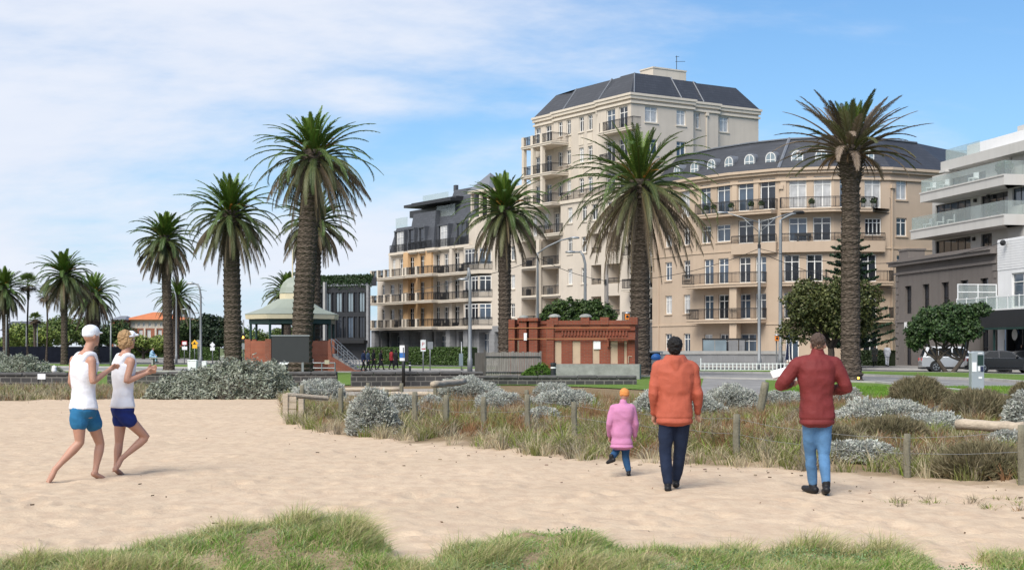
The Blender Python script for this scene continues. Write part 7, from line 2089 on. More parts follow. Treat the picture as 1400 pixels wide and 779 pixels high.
# bench like kerb stone rocks on the right lawn edge
M['rock'] = mat('dark_basalt_rock', (.07, .066, .062), .95, var=.45, scale=4, bmp=.8, bscale=9)
for i, (a, b, w_, h_) in enumerate(((1292, 580, 36, 22), (1318, 583, 30, 26), (1345, 582, 34, 24), (1362, 579, 26, 20), (1240, 574, 26, 14))):
    D = gd(b); k = D / F; bm = bmesh.new(); bmesh.ops.create_icosphere(bm, subdivisions=3, radius=1)
    for v in bm.verts: v.co = Vector((v.co.x * w_ * k * .5, v.co.y * w_ * k * .4, v.co.z * h_ * k * .5)) * (1 + .35 * mnoise.noise(v.co * 1.7 + Vector((i * 7, 0, 0))))
    o = obj('rock', bm, M['rock'], None, (gx(a, D), D, float(hgt(gx(a, D), D)) + h_ * k * .3)); tag(o, ('dark wide rock below the lawn, leftmost of the row under the ticket machine', 'tallest dark rock of the row under the ticket machine', 'dark rock in the middle of the row below the ticket machine', 'small dark rock at the right end of the row under the ticket machine', 'low dark rock half buried beside the twiggy bush')[i], 'rock', 'dark rocks below the lawn')

# ------------------------------------------------------------------ cars
def paint(name, col, rough=.25, metal=.3):
    m, nt, bs = new_mat(name); bs.inputs['Base Color'].default_value = (*col, 1); bs.inputs['Roughness'].default_value = rough; bs.inputs['Metallic'].default_value = metal
    bs.inputs['Coat Weight'].default_value = .6; bs.inputs['Coat Roughness'].default_value = .05
    return m
M['headlight'] = glass_mat('headlight_glass', (.5, .52, .55), .1, .1)
M['cglass'] = mat('tinted_car_glass', (.012, .014, .016), .12, spec=.35)
M['tyre'] = mat('tyre_rubber', (.015, .015, .015), .85)
M['alloy'] = mat('alloy_rim', (.42, .42, .43), .3, .8)
def car(label, loc, rotz, pm, low, cab, glassr, wheels, width=1.78, wr=.33, cat='car', group='cars at the far kerb'):
    """low/cab: side outlines (x forward, z) of the body and of the cabin; glassr: side window outlines."""
    t = thing('parked_car', label, cat, loc, rotz, group)
    W = width / 2
    bm = bmesh.new()
    # body: outline lofted over the width, tucked in at sill and shoulder
    prof = [(-1, .93), (-.985, .975), (-.9, 1.0), (.9, 1.0), (.985, .975), (1, .93)]
    rows = []
    zc = .55
    for s, k in prof: rows.append([bm.verts.new((x * (.985 + .015 * k if abs(s) > .95 else 1), s * W, zc + (z - zc) * k)) for x, z in low])
    n = len(low)
    for a, b in zip(rows, rows[1:]):
        for i in range(n): bm.faces.new((a[i], a[(i + 1) % n], b[(i + 1) % n], b[i]))
    bm.faces.new(rows[0][::-1]); bm.faces.new(rows[-1])
    c0 = len(bm.verts)
    zb = min(z for x, z in cab); zt = max(z for x, z in cab)
    ins = lambda z: W * (.95 - .20 * (z - zb) / (zt - zb))
    a = [bm.verts.new((x, -ins(z), z)) for x, z in cab]; b = [bm.verts.new((x, ins(z), z)) for x, z in cab]
    n = len(cab)
    for i in range(n): bm.faces.new((a[i], a[(i + 1) % n], b[(i + 1) % n], b[i]))
    bm.faces.new(a[::-1]); bm.faces.new(b)
    bmesh.ops.recalc_face_normals(bm, faces=bm.faces)
    # wheel arches are cut by dark wells behind the tyres
    body = obj('body', bm, pm, t)
    md = body.modifiers.new('round', 'BEVEL'); md.width = .09; md.segments = 3; md.limit_method = 'ANGLE'; md.angle_limit = R(25)
    for g in glassr:
        for sg in (-1, 1):
            bm = bmesh.new(); p = [Vector((x, sg * (ins(z) + .006), z)) for x, z in g]; q = [Vector((x, sg * (ins(z) - .02), z)) for x, z in g]
            va = [bm.verts.new(v) for v in p]; vb = [bm.verts.new(v) for v in q]; bm.faces.new(va); bm.faces.new(vb[::-1])
            for i in range(len(g)): bm.faces.new((va[i], vb[i], vb[(i + 1) % len(g)], va[(i + 1) % len(g)]))
            bmesh.ops.recalc_face_normals(bm, faces=bm.faces); obj('side_window', bm, M['cglass'], t)
    # windscreen and rear window lie on the sloping ends of the cabin outline
    top = [p for p in cab if p[1] > zt - .06]; front = max(top), max(cab); rear = min(top), min(cab)
    for nm, (hi, lo) in (('windscreen', front), ('rear_window', rear)):
        sgn = 1 if nm == 'windscreen' else -1
        bm = bmesh.new(); hi = Vector((hi[0], 0, hi[1])); lo = Vector((lo[0], 0, lo[1])); d = lo - hi; nn_ = Vector((-d.z * 1, 0, d.x)).normalized() * (1 if sgn > 0 else -1)
        if nn_.z < 0: nn_ = -nn_
        P = []
        for f, m_ in ((.08, .86), (.94, .93)):
            c = hi + d * f; P.append((c + nn_ * .008, ins(c.z) * m_))
        vs = [bm.verts.new((c.x, s * w_, c.z)) for (c, w_), s in ((P[0], -1), (P[0], 1), (P[1], 1), (P[1], -1))]; bm.faces.new(vs); bmesh.ops.solidify(bm, geom=bm.faces[:], thickness=.015); obj(nm, bm, M['gblue'], t)
    for x in wheels:
        for sg in (-1, 1):
            bm = bmesh.new(); y = sg * (W - .10)
            Mx = Matrix.Translation((x, y, wr)) @ Matrix.Rotation(R(90), 4, 'X')
            tmp = bmesh.new(); add_lathe(tmp, [(wr * .62, -.11), (wr * .93, -.11), (wr, -.07), (wr, .07), (wr * .93, .11), (wr * .62, .11)], 24); bmesh.ops.transform(tmp, matrix=Mx, verts=tmp.verts); whl = obj('wheel', tmp, M['tyre'], t)
            tmp = bmesh.new(); add_lathe(tmp, [(wr * .64, -.114), (wr * .64, .114)], 20)
            bmesh.ops.transform(tmp, matrix=Mx, verts=tmp.verts); obj('rim', tmp, M['alloy'], whl)
            tmp = bmesh.new()
            for k in range(5):
                a_ = 2 * PI * k / 5 + .3; Mk = Mx @ Matrix.Rotation(a_, 4, 'Z')
                add_box(tmp, wr * .2, wr * .55, -.055, .055, -.117, .117, Mk)
            obj('spoke_gap', tmp, M['black'], whl)
            bm.free()
            bm = bmesh.new(); Mx2 = Matrix.Translation((x, sg * (W - .028), wr + .02)) @ Matrix.Rotation(R(90), 4, 'X'); tmp = bmesh.new(); add_lathe(tmp, [(wr * 1.16, -.031), (wr * 1.16, .031)], 24); bmesh.ops.transform(tmp, matrix=Mx2, verts=tmp.verts); bm.free(); obj('wheel_arch', tmp, M['black'], t)
    xf = max(x for x, z in low); xr = min(x for x, z in low)
    for sg in (-1, 1):
        bm = bmesh.new(); add_box(bm, xf - .28, xf - .02, sg * W * .62 - .19, sg * W * .62 + .22 * 1, .62, .76); bevel_all(bm, .03); obj('headlight', bm, M['headlight'], t)
        bm = bmesh.new(); add_box(bm, xr + .0, xr + .2, sg * W * .78 - .1, sg * W * .78 + .14, .72, .92); bevel_all(bm, .03); obj('tail_light', bm, M['redp'], t)
        mx_ = max(cab)[0] - .45
        bm = bmesh.new(); add_box(bm, mx_, mx_ + .16, sg * (W + .06) - .07, sg * (W + .06) + .07, .98, 1.12); bevel_all(bm, .03); obj('mirror', bm, pm, t)
    bm = bmesh.new(); add_box(bm, xf - .05, xf + .012, -.55, .55, .34, .56); obj('grille', bm, M['black'], t)
    bm = bmesh.new(); add_box(bm, xr - .01, xf - .06, -W - .004, W + .004, .20, .30); obj('sill_trim', bm, M['black'], t)
    return t
suv_low = [(-2.25, .34), (2.22, .32), (2.25, .62), (2.12, .86), (1.25, 1.0), (-2.2, 1.02), (-2.28, .7)]
suv_cab = [(1.22, .97), (-2.17, .99), (-1.95, 1.62), (-1.75, 1.68), (.25, 1.68), (.45, 1.63)]
suv_g = [[(.95, 1.03), (.42, 1.56), (-.28, 1.58), (-.28, 1.03)], [(-.36, 1.03), (-.36, 1.58), (-1.18, 1.57), (-1.18, 1.03)], [(-1.26, 1.05), (-1.26, 1.56), (-1.78, 1.54), (-2.0, 1.06)]]
sed_low = [(-2.3, .34), (2.3, .30), (2.34, .58), (2.2, .76), (1.1, .93), (-1.9, .98), (-2.32, .9), (-2.36, .6)]
sed_cab = [(1.08, .9), (-1.95, .95), (-1.3, 1.36), (-.95, 1.42), (.1, 1.42), (.32, 1.38)]
sed_g = [[(.85, .96), (.3, 1.33), (-.35, 1.36), (-.35, .97)], [(-.43, .97), (-.43, 1.36), (-1.0, 1.35), (-1.5, 1.0)]]
kd = Vector((24.6 - 28.4, 0, 0))
car('silver wagon parked behind the forked tree', (gx(1306, 97), 97, .03), R(-8), paint('silver_car_paint', (.55, .56, .58), .3, .5), suv_low, suv_cab, suv_g, (-1.35, 1.40), 1.78, .35)
car('black coupe parked right of the ticket machine', (gx(1372, 94), 94, .03), R(-10), paint('black_car_paint', (.012, .013, .016), .15, .2), sed_low, sed_cab, sed_g, (-1.4, 1.42), 1.80, .33)
car('second dark car behind the black coupe at the right edge', (gx(1412, 97.5), 97.5, .03), R(-10), paint('charcoal_car_paint', (.03, .032, .036), .2, .2), sed_low, sed_cab, sed_g, (-1.4, 1.42), 1.80, .33)
car('small white car facing the beach behind the dark notice board', (gx(406, 93), 93, .035), R(-90), paint('white_car_paint', (.62, .63, .63), .3, .1), [(-1.9, .3), (1.9, .3), (1.92, .6), (1.8, .74), (1.0, .84), (-1.8, .88), (-1.92, .7)], [(1.0, .82), (-1.84, .85), (-1.45, 1.18), (-1.2, 1.24), (.2, 1.24), (.35, 1.2)], [[(.8, .88), (.3, 1.16), (-.3, 1.18), (-.3, .88)], [(-.38, .88), (-.38, 1.18), (-1.1, 1.17), (-1.5, .9)]], (-1.2, 1.25), 1.62, .29, group=None)
# ------------------------------------------------------------------ people
def add_loft(bm, rings, seg=18):
    """closed body of elliptical rings: (x, y, z, half width, half depth, yaw)."""
    rs = []
    r0, r1 = rings[0], rings[-1]
    ext = [(r0[0], r0[1], r0[2] - .25 * min(r0[3], r0[4]), r0[3] * .6, r0[4] * .6, r0[5])] + list(rings) + [(r1[0], r1[1], r1[2] + .25 * min(r1[3], r1[4]), r1[3] * .6, r1[4] * .6, r1[5])]
    for x, y, z, a, b, yw in ext:
        c, s = math.cos(yw), math.sin(yw)
        ring = []
        for k in range(seg):
            t = 2 * PI * k / seg; ct, st = math.cos(t), math.sin(t)
            u = a * math.copysign(abs(ct) ** .85, ct); v = b * math.copysign(abs(st) ** .85, st)
            ring.append(bm.verts.new((x + u * c + v * s, y - u * s + v * c, z)))
        rs.append(ring)
    for p, q in zip(rs, rs[1:]):
        for k in range(seg): bm.faces.new((p[k], p[(k + 1) % seg], q[(k + 1) % seg], q[k]))
    bm.faces.new(rs[0][::-1]); bm.faces.new(rs[-1])

def limb_pts(*js, n=6):
    """joints ((x,y,z), r) -> smooth tapered path with rounded ends."""
    P_, r_ = [], []
    js = [(Vector(p), r) for p, r in js]
    a, ra = js[0]; b, rb_ = js[1]; d = (a - b).normalized()
    P_ += [a + d * ra * .8, a + d * ra * .5]; r_ += [ra * .35, ra * .8]
    for (p, r), (q, s) in zip(js, js[1:]):
        for i in range(n):
            t = i / n; P_.append(p.lerp(q, t)); r_.append(r + (s - r) * t)
    p, r = js[-1]; d = (p - js[-2][0]).normalized()
    P_ += [p, p + d * r * .5, p + d * r * .8]; r_ += [r, r * .8, r * .35]
    return P_, r_
def limb_tube(bm, *js):
    p, r = limb_pts(*js); add_tube(bm, p, r, 12)

def remesh(bm, name, m_, parent, voxel=.011, smooth=3, disp=None, seed=0):
    me = bm_mesh(bm, name); o = bpy.data.objects.new(name, me); COL.objects.link(o)
    md = o.modifiers.new('union', 'REMESH'); md.mode = 'VOXEL'; md.voxel_size = voxel
    if smooth: sm = o.modifiers.new('smooth', 'SMOOTH'); sm.iterations = smooth; sm.factor = .5
    bpy.context.view_layer.update()
    ev = o.evaluated_get(bpy.context.evaluated_depsgraph_get()); me2 = bpy.data.meshes.new_from_object(ev)
    bpy.data.objects.remove(o)
    if disp:                                                   # folds of the cloth
        amp, sc = disp[:2]
        n = len(me2.vertices); co = np.empty(n * 3, np.float32); me2.vertices.foreach_get('co', co); nr_ = np.empty(n * 3, np.float32); me2.vertices.foreach_get('normal', nr_)
        co = co.reshape(-1, 3); nr_ = nr_.reshape(-1, 3)
        f = np.array([mnoise.noise((p[0] * sc, p[1] * sc, p[2] * sc * 1.2 + seed)) + 1.1 * (.28 - abs(mnoise.noise((p[0] * sc * 1.1 + p[2] * sc * .6, p[1] * sc * 1.1, p[2] * sc * 1.0 - p[0] * sc * .5 + seed)))) for p in co])
        dz = f * amp
        for zg in disp[2:]: dz = dz - .009 * np.exp(-((co[:, 2] - zg) / .011) ** 2)      # stitched seams
        co = co + nr_ * dz[:, None]; me2.vertices.foreach_set('co', co.astype(np.float32).ravel())
    me2.materials.clear(); me2.materials.append(m_)
    me2.polygons.foreach_set('use_smooth', [True] * len(me2.polygons)); me2.update()
    return link(name, me2, None, parent)

def cloth(name, col, var=.12, rough=.85, bscale=60, b=.25, sheen=True):
    m, nt, bs = new_mat(name); f = noise_fac(nt, 5, 5, .3, .7)
    L(nt, mixcol(nt, f, tuple(c * (1 - var) for c in col), tuple(min(1, c * (1 + var)) for c in col)), bs.inputs['Base Color'])
    bs.inputs['Roughness'].default_value = rough; bs.inputs['Specular IOR Level'].default_value = .25
    bump(nt, bs, noise_fac(nt, bscale, 4, .2, .8), b, .01); return m
def skin(name, col):
    m, nt, bs = new_mat(name); f = noise_fac(nt, 9, 4, .3, .7)
    L(nt, mixcol(nt, f, tuple(c * .9 for c in col), col), bs.inputs['Base Color']); bs.inputs['Roughness'].default_value = .55
    bs.inputs['Subsurface Weight'].default_value = .08; bs.inputs['Subsurface Radius'].default_value = (.02, .008, .004); return m
SKIN = skin('sunned_skin', (.43, .23, .16)); SKIN2 = skin('light_skin', (.50, .29, .215))
HAIRM = {}
def hairmat(n, c):
    HAIRM[n] = HAIRM.get(n) or cloth(n, c, .35, .6, 90, .6); return HAIRM[n]

def hand(bm, wrist, dir_, side, k=1.0, curl=.9):
    """palm, four unequal bent fingers and a thumb that leaves the side of the palm. dir_: along the palm; side: towards the thumb."""
    w = Vector(wrist); d = Vector(dir_).normalized(); s = Vector(side); s = (s - d * s.dot(d)).normalized(); n = d.cross(s)
    limb_tube(bm, (w, .026 * k), (w + d * .04 * k, .030 * k), (w + d * .085 * k, .026 * k))
    limb_tube(bm, (w + d * .05 * k + s * .02 * k, .019 * k), (w + d * .085 * k + s * .026 * k, .018 * k)); limb_tube(bm, (w + d * .05 * k - s * .02 * k, .018 * k), (w + d * .085 * k - s * .028 * k, .017 * k))
    for off, ln, r in ((.030, .068, .0098), (.010, .078, .0102), (-.011, .072, .0098), (-.031, .056, .0088)):
        p = w + d * .085 * k + s * off * k; q = d; pts = [(p, r * k)]
        for j, fr in enumerate((.45, .30, .25)):
            a = curl * (.45 + .35 * j); q = (d * math.cos(a) + n * math.sin(a)).normalized(); p = p + q * ln * fr * k; pts.append((p, r * k * (1 - .1 * j)))
        limb_tube(bm, *pts)
    p = w + d * .03 * k + s * .028 * k; pts = [(p, .0125 * k)]
    for fr, a in ((.034, .75), (.028, .45)): p = p + (d * math.cos(a) + s * math.sin(a) + n * .35 * curl).normalized() * fr * k; pts.append((p, .0105 * k))
    limb_tube(bm, *pts)

def head_geo(bm, c, k, yaw, ears=True):
    f = Vector((math.sin(yaw), math.cos(yaw), 0)); r = Vector((math.cos(yaw), -math.sin(yaw), 0)); c = Vector(c)
    P_ = lambda a, b, z: c + r * a * k + f * b * k + Vector((0, 0, z * k))
    def ell(p, sx, sy, sz):
        tmp = bmesh.new(); bmesh.ops.create_uvsphere(tmp, u_segments=18, v_segments=12, radius=1)
        Mx = Matrix.Translation(p) @ Matrix.Rotation(-yaw, 4, 'Z') @ Matrix.Diagonal((sx * k, sy * k, sz * k, 1))
        bmesh.ops.transform(tmp, matrix=Mx, verts=tmp.verts); me_ = bpy.data.meshes.new('t'); tmp.to_mesh(me_); tmp.free(); bm.from_mesh(me_); bpy.data.meshes.remove(me_)
    ell(P_(0, -.012, .02), .076, .094, .098); ell(P_(0, .028, -.045), .056, .062, .070)            # skull, jaw
    ell(P_(0, .088, -.012), .012, .020, .022); ell(P_(0, .078, .012), .009, .014, .03)                 # nose
    ell(P_(0, .074, -.062), .024, .016, .007); ell(P_(0, .073, -.072), .022, .016, .007); ell(P_(0, .068, -.098), .020, .018, .014)  # lips, chin
    ell(P_(.03, .074, .032), .022, .012, .008); ell(P_(-.03, .074, .032), .022, .012, .008)               # brows
    if ears:
        for s in (-1, 1): ell(P_(s * .077, -.008, -.008), .012, .020, .032)
    return P_, ell

def eyes(P_, k, t):
    for s in (-1, 1):
        bm = bmesh.new(); add_sphere(bm, P_(s * .03, .070, .012), .012 * k, 10); o = obj('eye', bm, M['whitep'], t, smooth=True)
        bm = bmesh.new(); add_sphere(bm, P_(s * .031, .078, .012), .0062 * k, 8); obj('iris', bm, M['black'], o, smooth=True)

def shoe(bm, ankle, toe, k=1., r=.045):
    a, b = Vector(ankle), Vector(toe); d = (b - a); d.z = 0
    d = d.normalized() if d.length > .01 else Vector((0, 1, 0))
    low = (b - a).z
    h = a - d * .055 * k + Vector((0, 0, -.045 * k)); m_ = a.lerp(b, .5) + Vector((0, 0, -.022 * k)); 
    limb_tube(bm, (h, .042 * k), (m_, .043 * k), (b + Vector((0, 0, .012 * k)), .034 * k))
    limb_tube(bm, (a + Vector((0, 0, .03 * k)), .048 * k), (a - Vector((0, 0, .02 * k)), .045 * k))

def barefoot(bm, ankle, toe, k=1.):
    a, b = Vector(ankle), Vector(toe); d = (b - a).normalized(); s = d.cross(Vector((0, 0, 1))); s = s.normalized() if s.length > .1 else Vector((1, 0, 0))
    heel = a + (a - b).normalized() * .035 * k - Vector((0, 0, .03 * k)) * (1 if abs(d.z) < .6 else .2)
    limb_tube(bm, (heel, .032 * k), (a.lerp(b, .5) - Vector((0, 0, .012 * k)), .036 * k), (b, .030 * k))
    for i, (o, l) in enumerate(((.030, .034), (.012, .032), (-.004, .028), (-.019, .024), (-.032, .018))):
        p = b + s * o * k; limb_tube(bm, (p, .013 * k if i == 0 else .010 * k), (p + d * l * k, .011 * k if i == 0 else .008 * k))

def spine_rings(pel, chest, neck, yaw, k, grow=0., z0=None, hip=.165, waist=.135, ch=.172, sh=.15, dep=1.):
    """rings from the crotch to the base of the neck."""
    pel, chest, neck = Vector(pel), Vector(chest), Vector(neck)
    out = []
    for p, w, d in ((pel - Vector((0, 0, .08 * k)), hip * .88, .10), (pel, hip, .112), (pel.lerp(chest, .35), (hip + waist) / 2 * .98, .10), (pel.lerp(chest, .6), waist, .095), (chest, ch, .112), (chest.lerp(neck, .45), ch * 1.02, .112), (chest.lerp(neck, .8), sh, .088), (neck, .075, .07)):
        out.append((p.x, p.y, p.z, w * k + grow, d * k * dep + grow, yaw))
    return out

def person(label, loc, J, yaw, k, parts, group=None, hyaw=None, cat='person', voxel=.011, feet='bare', skinm=None):
    """J: joints in metres, x right, y away, z up from the ground under the figure; body sizes follow k."""
    t = thing('person', label, cat, loc, 0, group); skinm = skinm or SKIN
    hyaw = yaw if hyaw is None else hyaw
    bm = bmesh.new(); V = lambda n: Vector(J[n])
    add_loft(bm, spine_rings(J['pelvis'], J['chest'], J['neck'], yaw, k, 0 if feet == 'bare' else -.02 * k))
    limb_tube(bm, (V('neck') - Vector((0, 0, .04 * k)), .060 * k), (V('head') - Vector((0, 0, .05 * k)), .054 * k))
    P_, ell = head_geo(bm, J['head'], k, hyaw)
    for s in 'LR':
        limb_tube(bm, (V('sh' + s), .056 * k), (V('sh' + s).lerp(V('el' + s), .45), .047 * k), (V('el' + s), .039 * k), (V('el' + s).lerp(V('wr' + s), .3), .040 * k), (V('wr' + s), .026 * k))
        d = (V('wr' + s) - V('el' + s)).normalized()
        hand(bm, V('wr' + s), J.get('hd' + s, d), J.get('th' + s, (0, 0, 1)), k * .98, J.get('curl', 1.0))
        kn, hp, an = V('kn' + s), V('hip' + s), V('an' + s)
        tr_ = 1 if feet == 'bare' else .84
        limb_tube(bm, (hp, .088 * k * tr_), (hp.lerp(kn, .4), .078 * k * tr_), (kn, .053 * k), (kn.lerp(an, .28), .056 * k), (kn.lerp(an, .75), .036 * k), (an, .034 * k))
        if feet == 'bare': barefoot(bm, an, J['toe' + s], k)
    remesh(bm, 'body', skinm, t, voxel)
    if parts.get('eyes', True): eyes(P_, k, t)
    for name, m_, fn, vox, disp in parts['clothes']:
        b = bmesh.new(); fn(b, J, yaw, hyaw, k, V); remesh(b, name, m_, t, vox, 7, disp, seed=len(label))
    return t

def jacket(hem, grow=.035, sleeve=.066, cuff=.045, collar=True, hood=False, wide=1., dep=1.12, endwr=.96, flare=0.):
    def fn(b, J, yaw, hyaw, k, V):
        rg = spine_rings(J['pelvis'], J['chest'], J['neck'], yaw, k, grow * k, waist=.150 * wide, hip=.165 * wide, ch=.180 * wide, sh=.165 * wide, dep=dep)
        pel = Vector(J['pelvis']); rg = [r for r in rg if r[2] > hem + .03]
        rg = [(pel.x, pel.y, hem, (.165 * wide + flare) * k + grow * k * 1.05, (.112 + flare) * dep * k + grow * k * 1.05, yaw)] + rg
        add_loft(b, rg[:-1] + [(*rg[-1][:3], .085 * k, .08 * k, yaw)], 24)
        for s in 'LR':
            sh, el, wr = V('sh' + s), V('el' + s), V('wr' + s)
            limb_tube(b, (sh, (sleeve + .010) * k), (sh.lerp(el, .5), (sleeve + .004) * k), (el, sleeve * .95 * k), (el.lerp(wr, endwr), cuff * k))
            limb_tube(b, (V('neck') - Vector((0, 0, .05 * k)), .075 * k), (sh, (sleeve + .012) * k))
        n = V('neck'); f = Vector((math.sin(yaw), math.cos(yaw), 0))
        if collar: limb_tube(b, (n - Vector((0, 0, .05 * k)), .088 * k), (n + Vector((0, 0, .045 * k)), .073 * k))
        if hood:
            for a in np.linspace(-2.3, 2.3, 9):
                d = Vector((math.sin(yaw + PI + a * .62), math.cos(yaw + PI + a * .62), 0)); p = n + d * .085 * k + Vector((0, 0, .012 * k))
                limb_tube(b, (p, .046 * k), (p - Vector((0, 0, .06 * k)) + d * .02 * k, .05 * k))
            limb_tube(b, (n - f * .10 * k - Vector((0, 0, .02 * k)), .07 * k), (n - f * .12 * k - Vector((0, 0, .13 * k)), .05 * k))
    return fn
def trousers(top=.10, r=.094, kr=.072, ar=.056, end=.93):
    def fn(b, J, yaw, hyaw, k, V):
        pel = Vector(J['pelvis'])
        add_loft(b, [(pel.x, pel.y, pel.z - .07 * k, .155 * k, .115 * k, yaw), (pel.x, pel.y, pel.z, .178 * k, .125 * k, yaw), (pel.x, pel.y, pel.z + top * k, .165 * k, .115 * k, yaw)])
        for s in 'LR':
            hp, kn, an = V('hip' + s), V('kn' + s), V('an' + s)
            limb_tube(b, (hp, r * k), (hp.lerp(kn, .45), (r * .95) * k), (kn, kr * k), (kn.lerp(an, .4), kr * .98 * k), (kn.lerp(an, end), ar * k))
    return fn
def shorts(frac=.30, r=.102, top=.12):
    def fn(b, J, yaw, hyaw, k, V):
        pel = Vector(J['pelvis'])
        add_loft(b, [(pel.x, pel.y, pel.z - .075 * k, .155 * k, .118 * k, yaw), (pel.x, pel.y, pel.z, .186 * k, .136 * k, yaw), (pel.x, pel.y, pel.z + top * k, .160 * k, .118 * k, yaw)])
        for s in 'LR':
            hp, kn = V('hip' + s), V('kn' + s); limb_tube(b, (hp + Vector((0, 0, .02 * k)), r * k), (hp.lerp(kn, frac * .6), (r + .006) * k), (hp.lerp(kn, frac), (r + .004) * k))
    return fn
def tank(hem=.06, grow=.016):
    def fn(b, J, yaw, hyaw, k, V):
        rg = spine_rings(J['pelvis'], J['chest'], J['neck'], yaw, k, grow * k)
        pel, ch, nk = Vector(J['pelvis']), Vector(J['chest']), Vector(J['neck'])
        rg = [r for r in rg[:6] if r[2] > pel.z + hem * k]
        add_loft(b, [(pel.x, pel.y, pel.z + hem * k, .182 * k + grow * k, .130 * k + grow * k, yaw)] + [(*r[:3], r[3] + .006 * k, r[4] + .006 * k, r[5]) for r in rg], 24)
        r_ = Vector((math.cos(yaw), -math.sin(yaw), 0)); f = Vector((math.sin(yaw), math.cos(yaw), 0))
        c = ch.lerp(nk, .45)
        for s in (-1, 1):                                        # straps over the shoulders
            for d in (-1, 1):
                limb_tube(b, (c + r_ * s * .095 * k + f * d * .095 * k, .040 * k), (ch.lerp(nk, .84) + r_ * s * .105 * k + f * d * .045 * k, .040 * k), (ch.lerp(nk, .88) + r_ * s * .108 * k, .040 * k))
        add_loft(b, [(c.x, c.y, c.z - .02 * k, .155 * k, .116 * k + grow * k, yaw), (*ch.lerp(nk, .72), .140 * k, .104 * k, yaw), (*ch.lerp(nk, .87), .118 * k, .084 * k, yaw)])
    return fn
def hair(style):
    def fn(b, J, yaw, hyaw, k, V):
        tmp = bmesh.new(); P_, ell = None, None
        c = V('head'); f = Vector((math.sin(hyaw), math.cos(hyaw), 0)); r = Vector((math.cos(hyaw), -math.sin(hyaw), 0)); tmp.free()
        def el(p, sx, sy, sz):
            q = bmesh.new(); bmesh.ops.create_uvsphere(q, u_segments=18, v_segments=12, radius=1)
            bmesh.ops.transform(q, matrix=Matrix.Translation(p) @ Matrix.Rotation(-hyaw, 4, 'Z') @ Matrix.Diagonal((sx * k, sy * k, sz * k, 1)), verts=q.verts)
            me_ = bpy.data.meshes.new('t'); q.to_mesh(me_); q.free(); b.from_mesh(me_); bpy.data.meshes.remove(me_)
        Q = lambda a, bb, z: c + r * a * k + f * bb * k + Vector((0, 0, z * k))
        if style == 'short': el(Q(0, -.030, .048), .081, .090, .084); el(Q(0, -.052, .012), .068, .056, .062)
        if style == 'full': el(Q(0, -.026, .048), .090, .102, .092); el(Q(0, -.05, .0), .078, .064, .075)
        if style == 'bob': el(Q(0, -.030, .035), .092, .100, .095); el(Q(0, -.045, -.04), .084, .074, .09); el(Q(.05, .0, -.02), .04, .06, .07); el(Q(-.05, .0, -.02), .04, .06, .07)
        if style == 'cap': el(Q(0, -.012, .055), .087, .106, .080); el(Q(0, .085, .04), .062, .055, .014); el(Q(0, -.02, .02), .084, .10, .05)
        if style == 'beanie': el(Q(0, -.012, .062), .098, .112, .092); el(Q(0, -.012, .022), .100, .113, .045)
        if style == 'visor':
            el(Q(0, .10, .062), .066, .055, .020); el(Q(0, -.01, .045), .096, .108, .024); el(Q(0, .045, .075), .072, .062, .045)
    return fn
def shoes_fn(b, J, yaw, hyaw, k, V):
    for s in 'LR': shoe(b, V('an' + s), V('toe' + s), k)

def frame(px0, py0, h_off=0):
    """maps photo points to metres around a figure whose sole stands at (px0, py0)."""
    D = gd(py0); k = D / F
    def q(a, b, y=0.): return ((a - px0) * k * (1 + y / D), y, (py0 - b) * k - (y / F) * (b - HY) * 1.0)
    x = gx(px0, D)
    return q, (x, D, float(hgt(x, D)))
WHITE = cloth('white_sports_cotton', (.66, .66, .70), .05, .8, 40, .3); TEAL = cloth('teal_blue_shorts', (.022, .13, .265)); NAVYS = cloth('navy_shorts', (.010, .022, .13))
ORJ = cloth('orange_jacket_cloth', (.37, .088, .052), .10, .75, 50, .3); REDJ = cloth('dark_red_jacket_cloth', (.150, .024, .024), .12, .7, 50, .3); PINK = cloth('pink_coat_cloth', (.46, .19, .335), .1)
DNAVY = cloth('dark_navy_trousers', (.012, .02, .045), .2); JEANS = cloth('faded_blue_jeans', (.09, .20, .365), .22, .9, 70, .3); TIGHTS = cloth('dark_teal_leggings', (.02, .07, .16), .2); SHOEB = cloth('black_shoe', (.012, .012, .014), .2, .5); BEAN = cloth('orange_knit', (.62, .25, .075), .15, .95, 120, .6)

# two barefoot runners
q, loc = frame(118, 656); kk = 1.08
J = dict(pelvis=q(114, 560), chest=q(114, 510), neck=q(117, 480, .03), head=q(123.5, 459, .06), shR=q(129, 492, -.12), shL=q(98, 491, .12), elR=q(132, 521, -.16), wrR=q(146, 505, .10), elL=q(92, 522, .16), wrL=q(96, 538, .40),
         hipR=q(110, 566, -.08), hipL=q(121, 566, .08), knR=q(111, 604, -.06), anR=q(82, 641, -.22), toeR=q(74.5, 658, -.26), knL=q(130, 606, .22), anL=q(125.5, 645, .14), toeL=q(134, 654, .26), thR=(.3, -.3, 1), thL=(0, .2, 1), curl=1.25)
person('barefoot runner in white cap, white tank top and teal blue shorts', loc, J, R(48), kk, dict(clothes=[('tank_top', WHITE, tank(.02), .011, (.006, 9)), ('shorts', TEAL, shorts(.34, .097), .011, (.008, 8)), ('cap', cloth('white_cap', (.70, .73, .78), .04), hair('cap'), .010, None)]), hyaw=R(42))
q, loc = frame(165, 650); kk = 1.0
